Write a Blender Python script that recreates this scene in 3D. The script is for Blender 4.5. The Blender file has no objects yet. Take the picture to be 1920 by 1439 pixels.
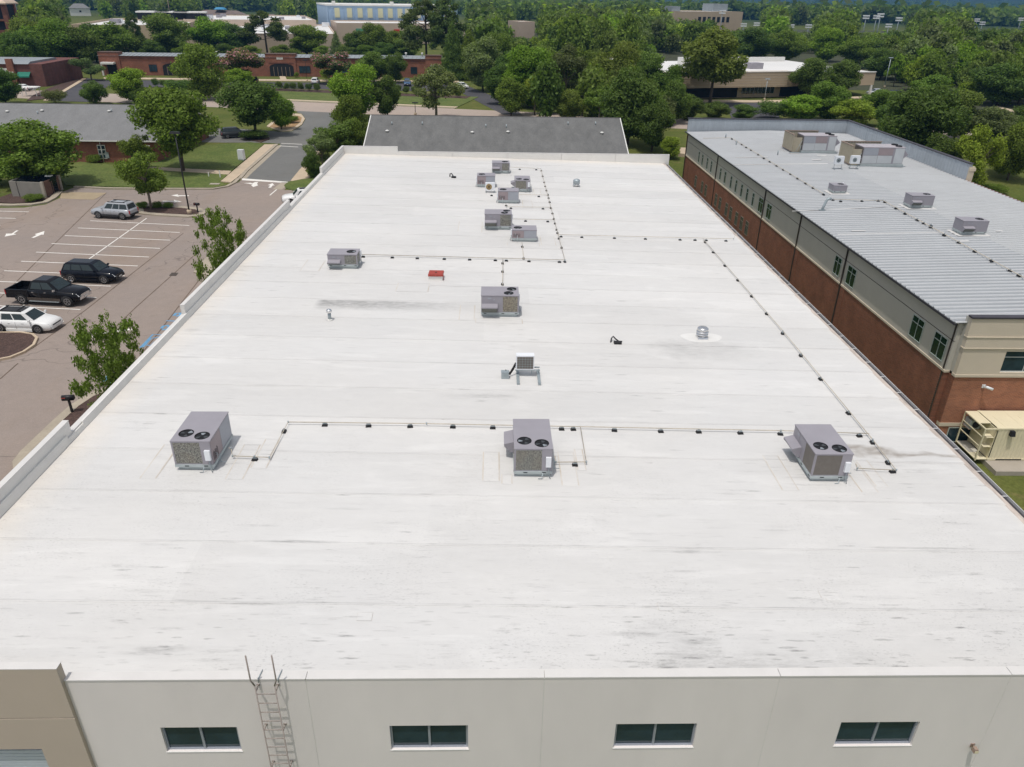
import bpy, bmesh, math, random
import numpy as np
from mathutils import Vector, Matrix
from mathutils.geometry import tessellate_polygon

S = bpy.context.scene
COL = S.collection
rad = math.radians

# ------------------------------------------------------------------ camera
F, PITCH, YAW, ROLL = 1406.43, 0.4771265, 0.0286908, 0.0170293
CX, CY, CAMZ = 960.0, 719.5, 22.0

def _rot():
    cp, sp = math.cos(PITCH), math.sin(PITCH)
    b = np.array([[1, 0, 0], [0, -sp, -cp], [0, cp, -sp]])
    c, s = math.cos(YAW), math.sin(YAW)
    y = np.array([[c, -s, 0], [s, c, 0], [0, 0, 1]])
    c, s = math.cos(ROLL), math.sin(ROLL)
    r = np.array([[c, -s, 0], [s, c, 0], [0, 0, 1]])
    return r @ b @ y
MROT = _rot()
cam = bpy.data.cameras.new('camera')
cam.sensor_width = 36.0
cam.lens = F / 1920.0 * 36.0
cam.clip_start = 0.5
cam.clip_end = 30000
camo = bpy.data.objects.new('camera', cam)
COL.objects.link(camo)
m = Matrix.Identity(4)
for i in range(3):
    m[i][0] = MROT[0][i]; m[i][1] = -MROT[1][i]; m[i][2] = -MROT[2][i]
m[2][3] = CAMZ
camo.matrix_world = m
S.camera = camo

# ------------------------------------------------------------------ light
SUN = Vector((-0.16, -0.26, 1.0)).normalized()
SUN_EL = math.asin(SUN.z)
w = bpy.data.worlds.new('World'); S.world = w; w.use_nodes = True
nt = w.node_tree
bg = nt.nodes['Background']
sky = nt.nodes.new('ShaderNodeTexSky')
sky.sky_type = 'NISHITA'; sky.sun_disc = False
sky.sun_elevation = SUN_EL
sky.sun_rotation = math.atan2(SUN.x, SUN.y) % (2 * math.pi)
sky.air_density = 1.0; sky.dust_density = 2.5; sky.ozone_density = 1.0
hs = nt.nodes.new('ShaderNodeHueSaturation'); hs.inputs['Saturation'].default_value = 0.35
nt.links.new(sky.outputs[0], hs.inputs['Color']); nt.links.new(hs.outputs[0], bg.inputs[0])
bg.inputs[1].default_value = 0.138
sl = bpy.data.lights.new('sun', 'SUN'); sl.energy = 2.4; sl.angle = rad(0.53); sl.color = (1.0, 0.955, 0.89)
so = bpy.data.objects.new('sun', sl); COL.objects.link(so)
so.rotation_euler = SUN.to_track_quat('Z', 'Y').to_euler()
so.location = (0, 0, 200)
vs = S.view_settings
vs.view_transform = 'Standard'; vs.look = 'None'; vs.exposure = 0.0; vs.gamma = 1.0; vs.use_curve_mapping = False
cy = S.cycles
cy.max_bounces = 6; cy.diffuse_bounces = 3; cy.glossy_bounces = 3; cy.transmission_bounces = 3
cy.transparent_max_bounces = 6; cy.volume_bounces = 0
cy.use_denoising = True
cy.caustics_reflective = False; cy.caustics_refractive = False

# ------------------------------------------------------------------ geometry helpers
def ray(u, v):
    return MROT.T @ np.array([(u - CX) / F, (v - CY) / F, 1.0])
def G(u, v, z=0.0):
    d = ray(u, v); t = (z - CAMZ) / d[2]
    return (d[0] * t, d[1] * t)
def ONX(u, v, x):
    d = ray(u, v); t = x / d[0]
    return (d[1] * t, d[2] * t + CAMZ)          # y, z
def ONY(u, v, y):
    d = ray(u, v); t = y / d[1]
    return (d[0] * t, d[2] * t + CAMZ)          # x, z
ZL, ZR = 7.6, 6.95
KR = -(ZL - ZR) / 33.0
def roof_z(x): return ZL + KR * (x + 15.0)
def RF(u, v):
    d = ray(u, v); t = (ZL - CAMZ + KR * 15) / (d[2] - KR * d[0])
    return (d[0] * t, d[1] * t)
def HG(u, vb, vt, du=0.0, z=0.0):
    b = np.array(G(u, vb, z)); d = ray(u + du, vt)
    t = (b @ d[:2]) / (d[:2] @ d[:2])
    return d[2] * t + CAMZ - z

def terrain_z(x, y):
    def sm(a, b, v):
        t = np.clip((v - a) / (b - a), 0, 1); return t * t * (3 - 2 * t)
    x = np.asarray(x, float); y = np.asarray(y, float)
    z = -3.2 * sm(16, 20, x) * (1 - sm(98, 128, y))
    d = np.hypot(x, y)
    z = z - 18 * sm(900, 2200, d) + 175 * sm(2600, 7500, d) * (0.75 + 0.25 * np.sin(x / 900.0 + 1.0) * np.cos(y / 1300.0))
    return z

class MB:
    def __init__(s): s.v = []; s.f = []; s.m = []; s.mi = 0; s.sm = []; s.smooth = False
    def quad(s, *p):
        n = len(s.v); s.v += [tuple(q) for q in p]; s.f.append(tuple(range(n, n + len(p)))); s.m.append(s.mi); s.sm.append(s.smooth)
    def box(s, x0, x1, y0, y1, z0, z1, top=None, T=None):
        # top: (dx0,dx1,dy0,dy1) inset of the top face
        a = top or (0, 0, 0, 0)
        p = [(x0, y0, z0), (x1, y0, z0), (x1, y1, z0), (x0, y1, z0),
             (x0 + a[0], y0 + a[2], z1), (x1 - a[1], y0 + a[2], z1), (x1 - a[1], y1 - a[3], z1), (x0 + a[0], y1 - a[3], z1)]
        if T is not None: p = [tuple(T @ Vector(q)) for q in p]
        n = len(s.v); s.v += p
        for f in ((0, 3, 2, 1), (4, 5, 6, 7), (0, 1, 5, 4), (1, 2, 6, 5), (2, 3, 7, 6), (3, 0, 4, 7)):
            s.f.append(tuple(n + i for i in f)); s.m.append(s.mi); s.sm.append(False)
    def tube(s, pts, r, n=8, r2=None, cap=True):
        pts = [Vector(p) for p in pts]; k = len(pts); base = len(s.v)
        for i, p in enumerate(pts):
            d = (pts[min(i + 1, k - 1)] - pts[max(i - 1, 0)]).normalized()
            a = d.orthogonal().normalized() if i == 0 else (a - d * a.dot(d)).normalized()
            b = d.cross(a)
            rr = r if r2 is None else r + (r2 - r) * i / (k - 1)
            for j in range(n):
                t = 2 * math.pi * j / n
                s.v.append(tuple(p + a * math.cos(t) * rr + b * math.sin(t) * rr))
        for i in range(k - 1):
            for j in range(n):
                j2 = (j + 1) % n
                s.f.append((base + i * n + j, base + i * n + j2, base + (i + 1) * n + j2, base + (i + 1) * n + j)); s.m.append(s.mi); s.sm.append(True)
        if cap:
            s.f.append(tuple(base + j for j in reversed(range(n)))); s.m.append(s.mi); s.sm.append(False)
            s.f.append(tuple(base + (k - 1) * n + j for j in range(n))); s.m.append(s.mi); s.sm.append(False)
    def lathe(s, prof, n=20, c=(0, 0, 0), cap=True, axis='z'):
        base = len(s.v); k = len(prof)
        for r, z in prof:
            for j in range(n):
                t = 2 * math.pi * j / n
                if axis == 'z': s.v.append((c[0] + r * math.cos(t), c[1] + r * math.sin(t), c[2] + z))
                else: s.v.append((c[0] + r * math.cos(t), c[1] + z, c[2] + r * math.sin(t)))
        for i in range(k - 1):
            for j in range(n):
                j2 = (j + 1) % n
                f = (base + i * n + j, base + i * n + j2, base + (i + 1) * n + j2, base + (i + 1) * n + j)
                s.f.append(f if axis == 'z' else f[::-1]); s.m.append(s.mi); s.sm.append(True)
        if cap:
            s.f.append(tuple(base + j for j in reversed(range(n)))); s.m.append(s.mi); s.sm.append(False)
            s.f.append(tuple(base + (k - 1) * n + j for j in range(n))); s.m.append(s.mi); s.sm.append(False)
    def slab(s, pts, zt, zb):
        """pts: list of (x,y); flat top with a skirt"""
        a = sum(pts[i][0] * pts[(i + 1) % len(pts)][1] - pts[(i + 1) % len(pts)][0] * pts[i][1] for i in range(len(pts)))
        if a < 0: pts = pts[::-1]
        n = len(s.v); k = len(pts)
        zt_ = (lambda x, y: zt) if not callable(zt) else zt
        zb_ = (lambda x, y: zb) if not callable(zb) else zb
        s.v += [(x, y, zt_(x, y)) for x, y in pts]; s.v += [(x, y, zb_(x, y)) for x, y in pts]
        for t in tessellate_polygon([[Vector((x, y, 0)) for x, y in pts]]):
            p = [pts[i] for i in t]
            ar = (p[1][0] - p[0][0]) * (p[2][1] - p[0][1]) - (p[2][0] - p[0][0]) * (p[1][1] - p[0][1])
            t = t if ar > 0 else t[::-1]
            s.f.append(tuple(n + i for i in t)); s.m.append(s.mi); s.sm.append(False)
        for i in range(k):
            j = (i + 1) % k
            s.f.append((n + i, n + k + i, n + k + j, n + j)); s.m.append(s.mi); s.sm.append(False)
    def ribbon(s, pts, w, z0, z1, closed=False, off=0.0):
        """box-section strip along a ground polyline"""
        P = [Vector((p[0], p[1])) for p in pts]; k = len(P); base = len(s.v)
        for i in range(k):
            a = P[(i - 1) % k] if (closed or i > 0) else P[i]
            b = P[(i + 1) % k] if (closed or i < k - 1) else P[i]
            d = (b - a).normalized(); nrm = Vector((-d.y, d.x))
            l, r = P[i] + nrm * (off + w / 2), P[i] + nrm * (off - w / 2)
            s.v += [(l.x, l.y, z0), (r.x, r.y, z0), (r.x, r.y, z1), (l.x, l.y, z1)]
        for i in range(k if closed else k - 1):
            a, b = base + 4 * i, base + 4 * ((i + 1) % k)
            for e in range(4):
                e2 = (e + 1) % 4
                s.f.append((a + e, a + e2, b + e2, b + e)); s.m.append(s.mi); s.sm.append(False)
        if not closed:
            s.f.append((base, base + 3, base + 2, base + 1)); s.m.append(s.mi); s.sm.append(False)
            q = base + 4 * (k - 1); s.f.append((q, q + 1, q + 2, q + 3)); s.m.append(s.mi); s.sm.append(False)
    def mesh(s, name, mats):
        me = bpy.data.meshes.new(name); me.from_pydata(s.v, [], s.f)
        for mt in (mats if isinstance(mats, (list, tuple)) else [mats]): me.materials.append(mt)
        me.polygons.foreach_set('material_index', s.m); me.polygons.foreach_set('use_smooth', s.sm)
        me.update(); return me
    def build(s, name, mats, parent=None, loc=None, rz=0.0):
        o = bpy.data.objects.new(name, s.mesh(name, mats)); COL.objects.link(o)
        if parent is not None: o.parent = parent
        if loc is not None: o.location = loc
        if rz: o.rotation_euler.z = rz
        return o

def tag(o, label=None, cat=None, group=None, kind=None):
    if label: o['label'] = label
    if cat: o['category'] = cat
    if group: o['group'] = group
    if kind: o['kind'] = kind
    return o
def thing(name, label, cat, loc=(0, 0, 0), rz=0.0, group=None):
    o = bpy.data.objects.new(name, None); COL.objects.link(o)
    o.empty_display_size = 0.2
    o.location = loc; o.rotation_euler.z = rz
    return tag(o, label, cat, group)
def structure(o): o['kind'] = 'structure'; return o
def copy_tree(o, loc=None, rz=None, parent=None, label=None, group=None):
    c = o.copy(); COL.objects.link(c)
    if parent is not None: c.parent = parent
    if loc is not None: c.location = loc
    if rz is not None: c.rotation_euler.z = rz
    if label: c['label'] = label
    if group: c['group'] = group
    for ch in list(KIDS.get(o.name, [])):
        copy_tree(ch, parent=c)
    return c
KIDS = {}
def note_kids(o):
    KIDS[o.name] = list(o.children)
    for ch in o.children: note_kids(ch)

# ------------------------------------------------------------------ materials
def srgb(r, g, b):
    f = lambda c: (c / 255.0 / 12.92) if c <= 10 else (((c / 255.0) + 0.055) / 1.055) ** 2.4
    return (f(r), f(g), f(b), 1.0)
def C(r, g, b): return (r, g, b, 1.0)
MATS = {}
def mat(name, col, rough=0.7, var=0.12, scale=2.0, metal=0.0, bump=0.0, bscale=30.0, spec=0.4, fine=0.0, fscale=60.0, col2=None, stretch=(1, 1, 1), world=True, clear=0.0):
    """base colour broken up by two octaves of noise, optional bump"""
    M = bpy.data.materials.new(name); M.use_nodes = True
    t = M.node_tree; N = t.nodes; L = t.links; b = N['Principled BSDF']
    b.inputs['Roughness'].default_value = rough; b.inputs['Metallic'].default_value = metal
    b.inputs['Specular IOR Level'].default_value = spec
    if clear: b.inputs['Coat Weight'].default_value = clear * .25; b.inputs['Coat Roughness'].default_value = 0.05
    if world:
        g = N.new('ShaderNodeNewGeometry'); src = g.outputs['Position']
    else:
        g = N.new('ShaderNodeTexCoord'); src = g.outputs['Object']
    mp = N.new('ShaderNodeMapping'); mp.inputs['Scale'].default_value = stretch; L.new(src, mp.inputs[0])
    n1 = N.new('ShaderNodeTexNoise'); n1.inputs['Scale'].default_value = scale; n1.inputs['Detail'].default_value = 5; n1.inputs['Roughness'].default_value = 0.65
    L.new(mp.outputs[0], n1.inputs[0])
    mx = N.new('ShaderNodeMix'); mx.data_type = 'RGBA'
    a = tuple(max(0.0, c * (1 - var)) for c in col[:3]) + (1,); c2 = tuple(min(1.0, c * (1 + var)) for c in col[:3]) + (1,)
    if col2 is not None: a, c2 = col, col2
    mx.inputs[6].default_value = a; mx.inputs[7].default_value = c2
    cr = N.new('ShaderNodeMapRange'); cr.inputs[1].default_value = 0.3; cr.inputs[2].default_value = 0.7
    L.new(n1.outputs[0], cr.inputs[0]); L.new(cr.outputs[0], mx.inputs[0])
    out = mx.outputs[2]
    if fine:
        n2 = N.new('ShaderNodeTexNoise'); n2.inputs['Scale'].default_value = fscale; n2.inputs['Detail'].default_value = 3
        L.new(mp.outputs[0], n2.inputs[0])
        r2 = N.new('ShaderNodeMapRange'); r2.inputs[1].default_value = 0.3; r2.inputs[2].default_value = 0.7; r2.inputs[3].default_value = 1 - fine; r2.inputs[4].default_value = 1 + fine
        L.new(n2.outputs[0], r2.inputs[0])
        vm = N.new('ShaderNodeVectorMath'); vm.operation = 'SCALE'; L.new(out, vm.inputs[0]); L.new(r2.outputs[0], vm.inputs['Scale']); out = vm.outputs[0]
    L.new(out, b.inputs['Base Color'])
    if bump:
        n3 = N.new('ShaderNodeTexNoise'); n3.inputs['Scale'].default_value = bscale; n3.inputs['Detail'].default_value = 4
        L.new(mp.outputs[0], n3.inputs[0])
        bp = N.new('ShaderNodeBump'); bp.inputs['Strength'].default_value = 1.0; bp.inputs['Distance'].default_value = bump
        L.new(n3.outputs[0], bp.inputs['Height']); L.new(bp.outputs[0], b.inputs['Normal'])
    MATS[name] = M
    return M
def nd(t, kind, **kw):
    n = t.nodes.new(kind)
    for k, v in kw.items(): setattr(n, k, v)
    return n
def math_n(t, op, a, b=None, clamp=False):
    n = t.nodes.new('ShaderNodeMath'); n.operation = op; n.use_clamp = clamp
    for i, q in enumerate((a, b)):
        if q is None: continue
        if isinstance(q, (int, float)): n.inputs[i].default_value = q
        else: t.links.new(q, n.inputs[i])
    return n.outputs[0]
def mixc(t, fac, a, b):
    n = t.nodes.new('ShaderNodeMix'); n.data_type = 'RGBA'
    for i, q in ((0, fac), (6, a), (7, b)):
        if isinstance(q, (int, float)): n.inputs[i].default_value = q
        elif isinstance(q, tuple): n.inputs[i].default_value = q
        else: t.links.new(q, n.inputs[i])
    return n.outputs[2]
def noise(t, vec, scale, detail=4, rough=0.6, dist=0.0):
    n = t.nodes.new('ShaderNodeTexNoise'); n.inputs['Scale'].default_value = scale; n.inputs['Detail'].default_value = detail
    n.inputs['Roughness'].default_value = rough; n.inputs['Distortion'].default_value = dist
    t.links.new(vec, n.inputs['Vector']); return n.outputs[0]
def mapped(t, vec, sc, loc=(0, 0, 0), rot=(0, 0, 0)):
    n = t.nodes.new('ShaderNodeMapping'); n.inputs['Scale'].default_value = sc; n.inputs['Location'].default_value = loc; n.inputs['Rotation'].default_value = rot
    t.links.new(vec, n.inputs[0]); return n.outputs[0]
def rng(t, x, a, b, c=0.0, d=1.0):
    n = t.nodes.new('ShaderNodeMapRange'); n.inputs[1].default_value = a; n.inputs[2].default_value = b; n.inputs[3].default_value = c; n.inputs[4].default_value = d
    t.links.new(x, n.inputs[0]); return n.outputs[0]
def brick_mat(name, c1, c2, mortar, axis):
    M = bpy.data.materials.new(name); M.use_nodes = True
    t = M.node_tree; L = t.links; b = t.nodes['Principled BSDF']; b.inputs['Roughness'].default_value = 0.85
    g = nd(t, 'ShaderNodeNewGeometry')
    sp = nd(t, 'ShaderNodeSeparateXYZ'); L.new(g.outputs['Position'], sp.inputs[0])
    cb = nd(t, 'ShaderNodeCombineXYZ'); L.new(sp.outputs[axis], cb.inputs[0]); L.new(sp.outputs[2], cb.inputs[1])
    br = nd(t, 'ShaderNodeTexBrick'); br.inputs['Scale'].default_value = 1.0
    br.inputs['Brick Width'].default_value = 0.23; br.inputs['Row Height'].default_value = 0.078; br.inputs['Mortar Size'].default_value = 0.006
    br.inputs['Color1'].default_value = c1; br.inputs['Color2'].default_value = c2; br.inputs['Mortar'].default_value = mortar; br.inputs['Bias'].default_value = -0.2
    L.new(cb.outputs[0], br.inputs['Vector'])
    n = noise(t, g.outputs['Position'], 0.7, 5)
    f = rng(t, n, 0.3, 0.7, 0.8, 1.2)
    vm = nd(t, 'ShaderNodeVectorMath', operation='SCALE'); L.new(br.outputs[0], vm.inputs[0]); L.new(f, vm.inputs['Scale'])
    L.new(vm.outputs[0], b.inputs['Base Color'])
    bp = nd(t, 'ShaderNodeBump'); bp.inputs['Distance'].default_value = 0.006; bp.invert = True
    L.new(br.outputs['Fac'], bp.inputs['Height']); L.new(bp.outputs[0], b.inputs['Normal'])
    return M

def roof_material():
    M = bpy.data.materials.new('roof membrane'); M.use_nodes = True
    t = M.node_tree; L = t.links; b = t.nodes['Principled BSDF']; b.inputs['Roughness'].default_value = 0.55; b.inputs['Specular IOR Level'].default_value = 0.3
    g = nd(t, 'ShaderNodeNewGeometry'); P = g.outputs['Position']
    oi = nd(t, 'ShaderNodeObjectInfo')
    sp = nd(t, 'ShaderNodeSeparateXYZ'); L.new(P, sp.inputs[0])
    broad = rng(t, noise(t, mapped(t, P, (0.35, 1, 1)), 0.22, 5), 0.3, 0.7, 0.94, 1.04)
    mott = rng(t, noise(t, mapped(t, P, (0.5, 1, 1)), 2.6, 6, 0.7), 0.3, 0.7, 0.965, 1.02)
    sheet = rng(t, oi.outputs['Random'], 0, 1, 0.965, 1.03)
    val = math_n(t, 'MULTIPLY', math_n(t, 'MULTIPLY', broad, mott), sheet)
    # scuffs and drag marks along the sheets
    st = rng(t, noise(t, mapped(t, P, (0.55, 5.5, 1), rot=(0, 0, rad(3))), 1.5, 6, 0.72, 0.4), 0.57, 0.70)
    stm = rng(t, noise(t, mapped(t, P, (1, 1, 1), loc=(3, 7, 0)), 0.16, 3), 0.40, 0.60)
    val = math_n(t, 'MULTIPLY', val, rng(t, math_n(t, 'MULTIPLY', st, stm), 0, 1, 1.0, 0.84))
    st2 = rng(t, noise(t, mapped(t, P, (1.6, 13, 1), rot=(0, 0, rad(-14)), loc=(5, 0, 0)), 1.1, 5, 0.7), 0.60, 0.70)
    # heavier wear close to the ladder end of the roof
    near = rng(t, sp.outputs[1], 12.5, 18.5, 1.0, 0.12)
    val = math_n(t, 'MULTIPLY', val, rng(t, math_n(t, 'MULTIPLY', st2, near), 0, 1, 1.0, 0.78))
    spk = rng(t, noise(t, mapped(t, P, (1, 2.2, 1)), 11, 3, 0.6), 0.58, 0.68)
    spkm = math_n(t, 'MULTIPLY', rng(t, noise(t, P, 0.33, 3), 0.4, 0.62), rng(t, sp.outputs[1], 13, 30, 1.0, 0.25))
    val = math_n(t, 'MULTIPLY', val, rng(t, math_n(t, 'MULTIPLY', spk, spkm), 0, 1, 1.0, 0.74))
    for (sx, sy, an, loc, keep, r0, dark, msk) in ((1.1, 8.0, 2, 0, .93, .20, .55, 'all'), (1.3, 9.0, -15, 7, .86, .24, .40, 'near'), (0.5, 5.0, 4, 3, .86, .22, .78, 'all'), (2.6, 12.0, -9, 11, .83, .25, .48, 'near')):
        vo = nd(t, 'ShaderNodeTexVoronoi'); vo.inputs['Scale'].default_value = 1.0; L.new(mapped(t, P, (sx, sy, 0), rot=(0, 0, rad(an)), loc=(loc, loc, 0)), vo.inputs['Vector'])
        sc = nd(t, 'ShaderNodeSeparateColor'); L.new(vo.outputs['Color'], sc.inputs[0])
        on = math_n(t, 'MULTIPLY', math_n(t, 'GREATER_THAN', sc.outputs[0], keep), rng(t, vo.outputs['Distance'], r0, r0 + .2, 1, 0))
        on = math_n(t, 'MULTIPLY', on, rng(t, noise(t, mapped(t, P, (2, 14, 1)), 2.0, 4, .75), .4, .6))
        cl = rng(t, noise(t, mapped(t, P, (1, 1, 1), loc=(loc + 5, 2, 0)), 0.2, 3), .40, .62)
        if msk == 'near': cl = math_n(t, 'MULTIPLY', math_n(t, 'MAXIMUM', cl, rng(t, sp.outputs[0], 2.0, 5.0, 0, .9)), rng(t, sp.outputs[1], 13.0, 17.0, 1, .04))
        val = math_n(t, 'MULTIPLY', val, rng(t, math_n(t, 'MULTIPLY', on, cl), 0, 1, 1.0, dark))
    # the grey strip of old membrane left of the middle, sharp along its lap
    gs = math_n(t, 'MULTIPLY', math_n(t, 'MULTIPLY', rng(t, sp.outputs[0], -9.4, -9.0), rng(t, sp.outputs[0], -6.5, 0.0, 1, 0)), math_n(t, 'MULTIPLY', rng(t, sp.outputs[1], 37.66, 37.74, 1, 0), rng(t, sp.outputs[1], 36.2, 37.0)))
    gs = math_n(t, 'MULTIPLY', gs, rng(t, noise(t, mapped(t, P, (1, 3, 1)), 2.2, 6, .75), .32, .6, .25, 1))
    val = math_n(t, 'MULTIPLY', val, rng(t, gs, 0, 1, 1, .52))
    # dirt gathered along the laps
    fr = math_n(t, 'FRACT', math_n(t, 'DIVIDE', math_n(t, 'SUBTRACT', sp.outputs[1], 15.33 - 25.0), 2.5))
    d = math_n(t, 'ABSOLUTE', math_n(t, 'SUBTRACT', fr, 0.5))
    seam = rng(t, d, 0.488, 0.496)
    sm_ = rng(t, noise(t, mapped(t, P, (0.5, 2, 1)), 1.2, 5, 0.75), 0.36, 0.68, 0.05, 1.0)
    val = math_n(t, 'MULTIPLY', val, rng(t, math_n(t, 'MULTIPLY', seam, sm_), 0, 1, 1.0, 0.72))
    # ponding stains with their own outlines
    stains = [(905, 743, 1.5, 0.22, 0.16), (1330, 655, 2.6, 1.4, 0.10), (1262, 652, 1.6, 1.2, 0.08),
              (1345, 1245, 1.8, 0.4, 0.12), (1290, 1225, 1.0, 0.3, 0.12), (1500, 1238, 2.6, 0.4, 0.10), (360, 620, 0.4, 0.25, 0.14), (1230, 1180, 1.0, 0.5, 0.08),
              (300, 1218, 0.7, 0.12, 0.2), (560, 1016, 1.3, 0.07, 0.3), (1290, 1035, 1.2, 0.09, 0.2), (1740, 1029, 2.2, 0.06, 0.22), (470, 1133, 0.9, 0.05, 0.25), (1310, 1203, 0.5, 0.16, 0.25), (1250, 1250, 0.35, 0.2, 0.3), (1190, 1190, 0.8, 0.1, 0.2)]
    wob = noise(t, P, 1.3, 4, 0.65)
    strk = rng(t, noise(t, mapped(t, P, (0.8, 5.0, 1), rot=(0, 0, rad(-5))), 3.0, 6, 0.8), 0.36, 0.6, 0.15, 1.5)
    for (u, v, sx, sy, k) in stains:
        x, y = RF(u, v)
        q = mapped(t, P, (1 / sx, 1 / sy, 0), loc=(-x / sx, -y / sy, 0))
        ln = nd(t, 'ShaderNodeVectorMath', operation='LENGTH'); L.new(q, ln.inputs[0])
        f = math_n(t, 'SUBTRACT', 1.0, math_n(t, 'MULTIPLY', rng(t, math_n(t, 'ADD', ln.outputs['Value'], math_n(t, 'MULTIPLY', math_n(t, 'SUBTRACT', wob, 0.5), 1.6)), 0.3, 1.15, k, 0.0), strk))
        val = math_n(t, 'MULTIPLY', val, f)
    col = mixc(t, rng(t, noise(t, P, 0.12, 3), 0.35, 0.65), (0.635, 0.622, 0.602, 1), (0.627, 0.619, 0.606, 1))
    # rusty run-off trail from the unit nearest the gutter
    x, y = RF(1715, 846)
    wv = noise(t, mapped(t, P, (0.45, 0.8, 1), loc=(1, 2, 0)), 0.8, 3, 0.5)
    off = math_n(t, 'ABSOLUTE', math_n(t, 'SUBTRACT', math_n(t, 'SUBTRACT', sp.outputs[1], y), math_n(t, 'MULTIPLY', math_n(t, 'SUBTRACT', wv, 0.5), 2.6)))
    trail = math_n(t, 'MULTIPLY', rng(t, off, 0.04, 0.28, 1, 0), math_n(t, 'MULTIPLY', rng(t, sp.outputs[0], 12.3, 13.2), rng(t, noise(t, P, 1.9, 3), 0.3, 0.6, 0.35, 1)))
    col = mixc(t, math_n(t, 'MULTIPLY', trail, 0.85), col, (0.30, 0.265, 0.23, 1))
    # tan grime in front of the parapets and the gutter
    g1 = math_n(t, 'MAXIMUM', rng(t, sp.outputs[0], -14.9, -13.6, 1, 0), rng(t, sp.outputs[0], 17.0, 17.6, 0, 1))
    g1 = math_n(t, 'MULTIPLY', math_n(t, 'MAXIMUM', g1, rng(t, sp.outputs[1], 76.3, 77.8, 0, 1)), rng(t, noise(t, P, 1.1, 4), 0.25, 0.6, 0.3, 1))
    col = mixc(t, math_n(t, 'MULTIPLY', g1, 0.55), col, (0.72, 0.655, 0.57, 1))
    smr = math_n(t, 'MULTIPLY', rng(t, noise(t, mapped(t, P, (0.28, 1.3, 1), loc=(2, 5, 0)), 0.8, 4, 0.55, 0.8), 0.56, 0.64), 0.05)
    val = math_n(t, 'ADD', val, smr)
    vm = nd(t, 'ShaderNodeVectorMath', operation='SCALE'); L.new(col, vm.inputs[0]); L.new(val, vm.inputs['Scale'])
    L.new(vm.outputs[0], b.inputs['Base Color'])
    h = math_n(t, 'ADD', math_n(t, 'MULTIPLY', noise(t, mapped(t, P, (0.12, 1.1, 1)), 1.0, 3, 0.5), 0.09), math_n(t, 'MULTIPLY', noise(t, P, 9, 3), 0.004))
    bp = nd(t, 'ShaderNodeBump'); bp.inputs['Distance'].default_value = 1.0; bp.inputs['Strength'].default_value = 0.55
    L.new(h, bp.inputs['Height']); L.new(bp.outputs[0], b.inputs['Normal'])
    return M

ROOF = roof_material()
WALLW = mat('painted panel', (0.755, 0.712, 0.686, 1), 0.85, 0.045, 0.5, stretch=(1, 1, .35), fine=0.02, bump=0.002, bscale=60)
WALLT = mat('tan panel', (0.49, 0.42, 0.345, 1), 0.88, 0.03, 0.6, fine=0.035, fscale=40, bump=0.003, bscale=50)
COPE = mat('coping white', (0.63, 0.612, 0.59, 1), 0.55, 0.04, 1.5, fine=0.02)
PARA = mat('parapet membrane', (0.70, 0.685, 0.655, 1), 0.6, 0.05, 0.8, fine=0.02, fscale=20)
CURBM = mat('base flashing', (0.73, 0.715, 0.68, 1), 0.6, 0.06, 1.2)
GUT = mat('dark gutter', (0.055, 0.052, 0.06, 1), 0.5, 0.3, 3)
GUTW = mat('gutter lip', (0.62, 0.61, 0.60, 1), 0.4, 0.08, 2)
TANMET = mat('gutter edge metal', (0.50, 0.43, 0.375, 1), 0.6, 0.25, 1.5, stretch=(4, 1, 1))
PATCH = mat('membrane patch', (0.66, 0.64, 0.605, 1), 0.55, 0.05, 0.9, fine=0.02)
PATCHE = mat('membrane patch edge', (0.64, 0.615, 0.58, 1), 0.6, 0.1, 1.6, col2=(0.52, 0.455, 0.375, 1))
FRAMEM = mat('aluminium frame', (0.36, 0.39, 0.45, 1), 0.4, 0.05, 4, metal=0.3)
SILLW = mat('white sill', (0.78, 0.77, 0.75, 1), 0.5, 0.03)
GLASS = mat('dark teal glass', (0.022, 0.044, 0.058, 1), 0.06, 0.35, 0.8, spec=0.5)
GLASSG = mat('green glass', (0.008, 0.035, 0.02, 1), 0.08, 0.3, 0.6, spec=0.5)
DOORB = mat('pale blue shutter', (0.50, 0.56, 0.60, 1), 0.5, 0.05)
DOORH = mat('shutter header', (0.20, 0.235, 0.30, 1), 0.5, 0.05)
LADM = mat('ladder steel', (0.30, 0.26, 0.235, 1), 0.6, 0.12, 8)
BROWNMET = mat('brown painted steel', (0.30, 0.22, 0.175, 1), 0.6, 0.2, 8)
GREYMET = mat('galvanised steel', (0.36, 0.41, 0.43, 1), 0.45, 0.12, 5, metal=0.4)
HV = mat('hvac grey paint', (0.30, 0.285, 0.315, 1), 0.5, 0.045, 1.5, fine=0.02, fscale=25)
HV2 = mat('hvac bluish door', (0.33, 0.345, 0.385, 1), 0.5, 0.04, 1.5)
HV3 = mat('hvac pinkish panel', (0.31, 0.255, 0.265, 1), 0.5, 0.05, 1.5)
CURBG = mat('hvac curb', (0.40, 0.445, 0.45, 1), 0.5, 0.1, 2.5)
DARK = mat('dark void', (0.012, 0.013, 0.016, 1), 0.8, 0.2)
FANB = mat('glinting blade', (0.30, 0.33, 0.36, 1), 0.4, 0.1, metal=0.3)
FAND = mat('dark blade', (0.05, 0.055, 0.06, 1), 0.5, 0.1)
WHITEB = mat('white enamel', (0.74, 0.76, 0.79, 1), 0.4, 0.03)
BLACKR = mat('black rubber', (0.018, 0.018, 0.02, 1), 0.7, 0.2, 10)
PIPEM = mat('gas pipe', (0.50, 0.45, 0.37, 1), 0.5, 0.2, 3)
REDP = mat('red paint', (0.34, 0.055, 0.04, 1), 0.6, 0.15, 2, fine=0.05)
SHINY = mat('bright aluminium', (0.72, 0.72, 0.72, 1), 0.25, 0.06, 3, metal=0.9)
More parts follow.
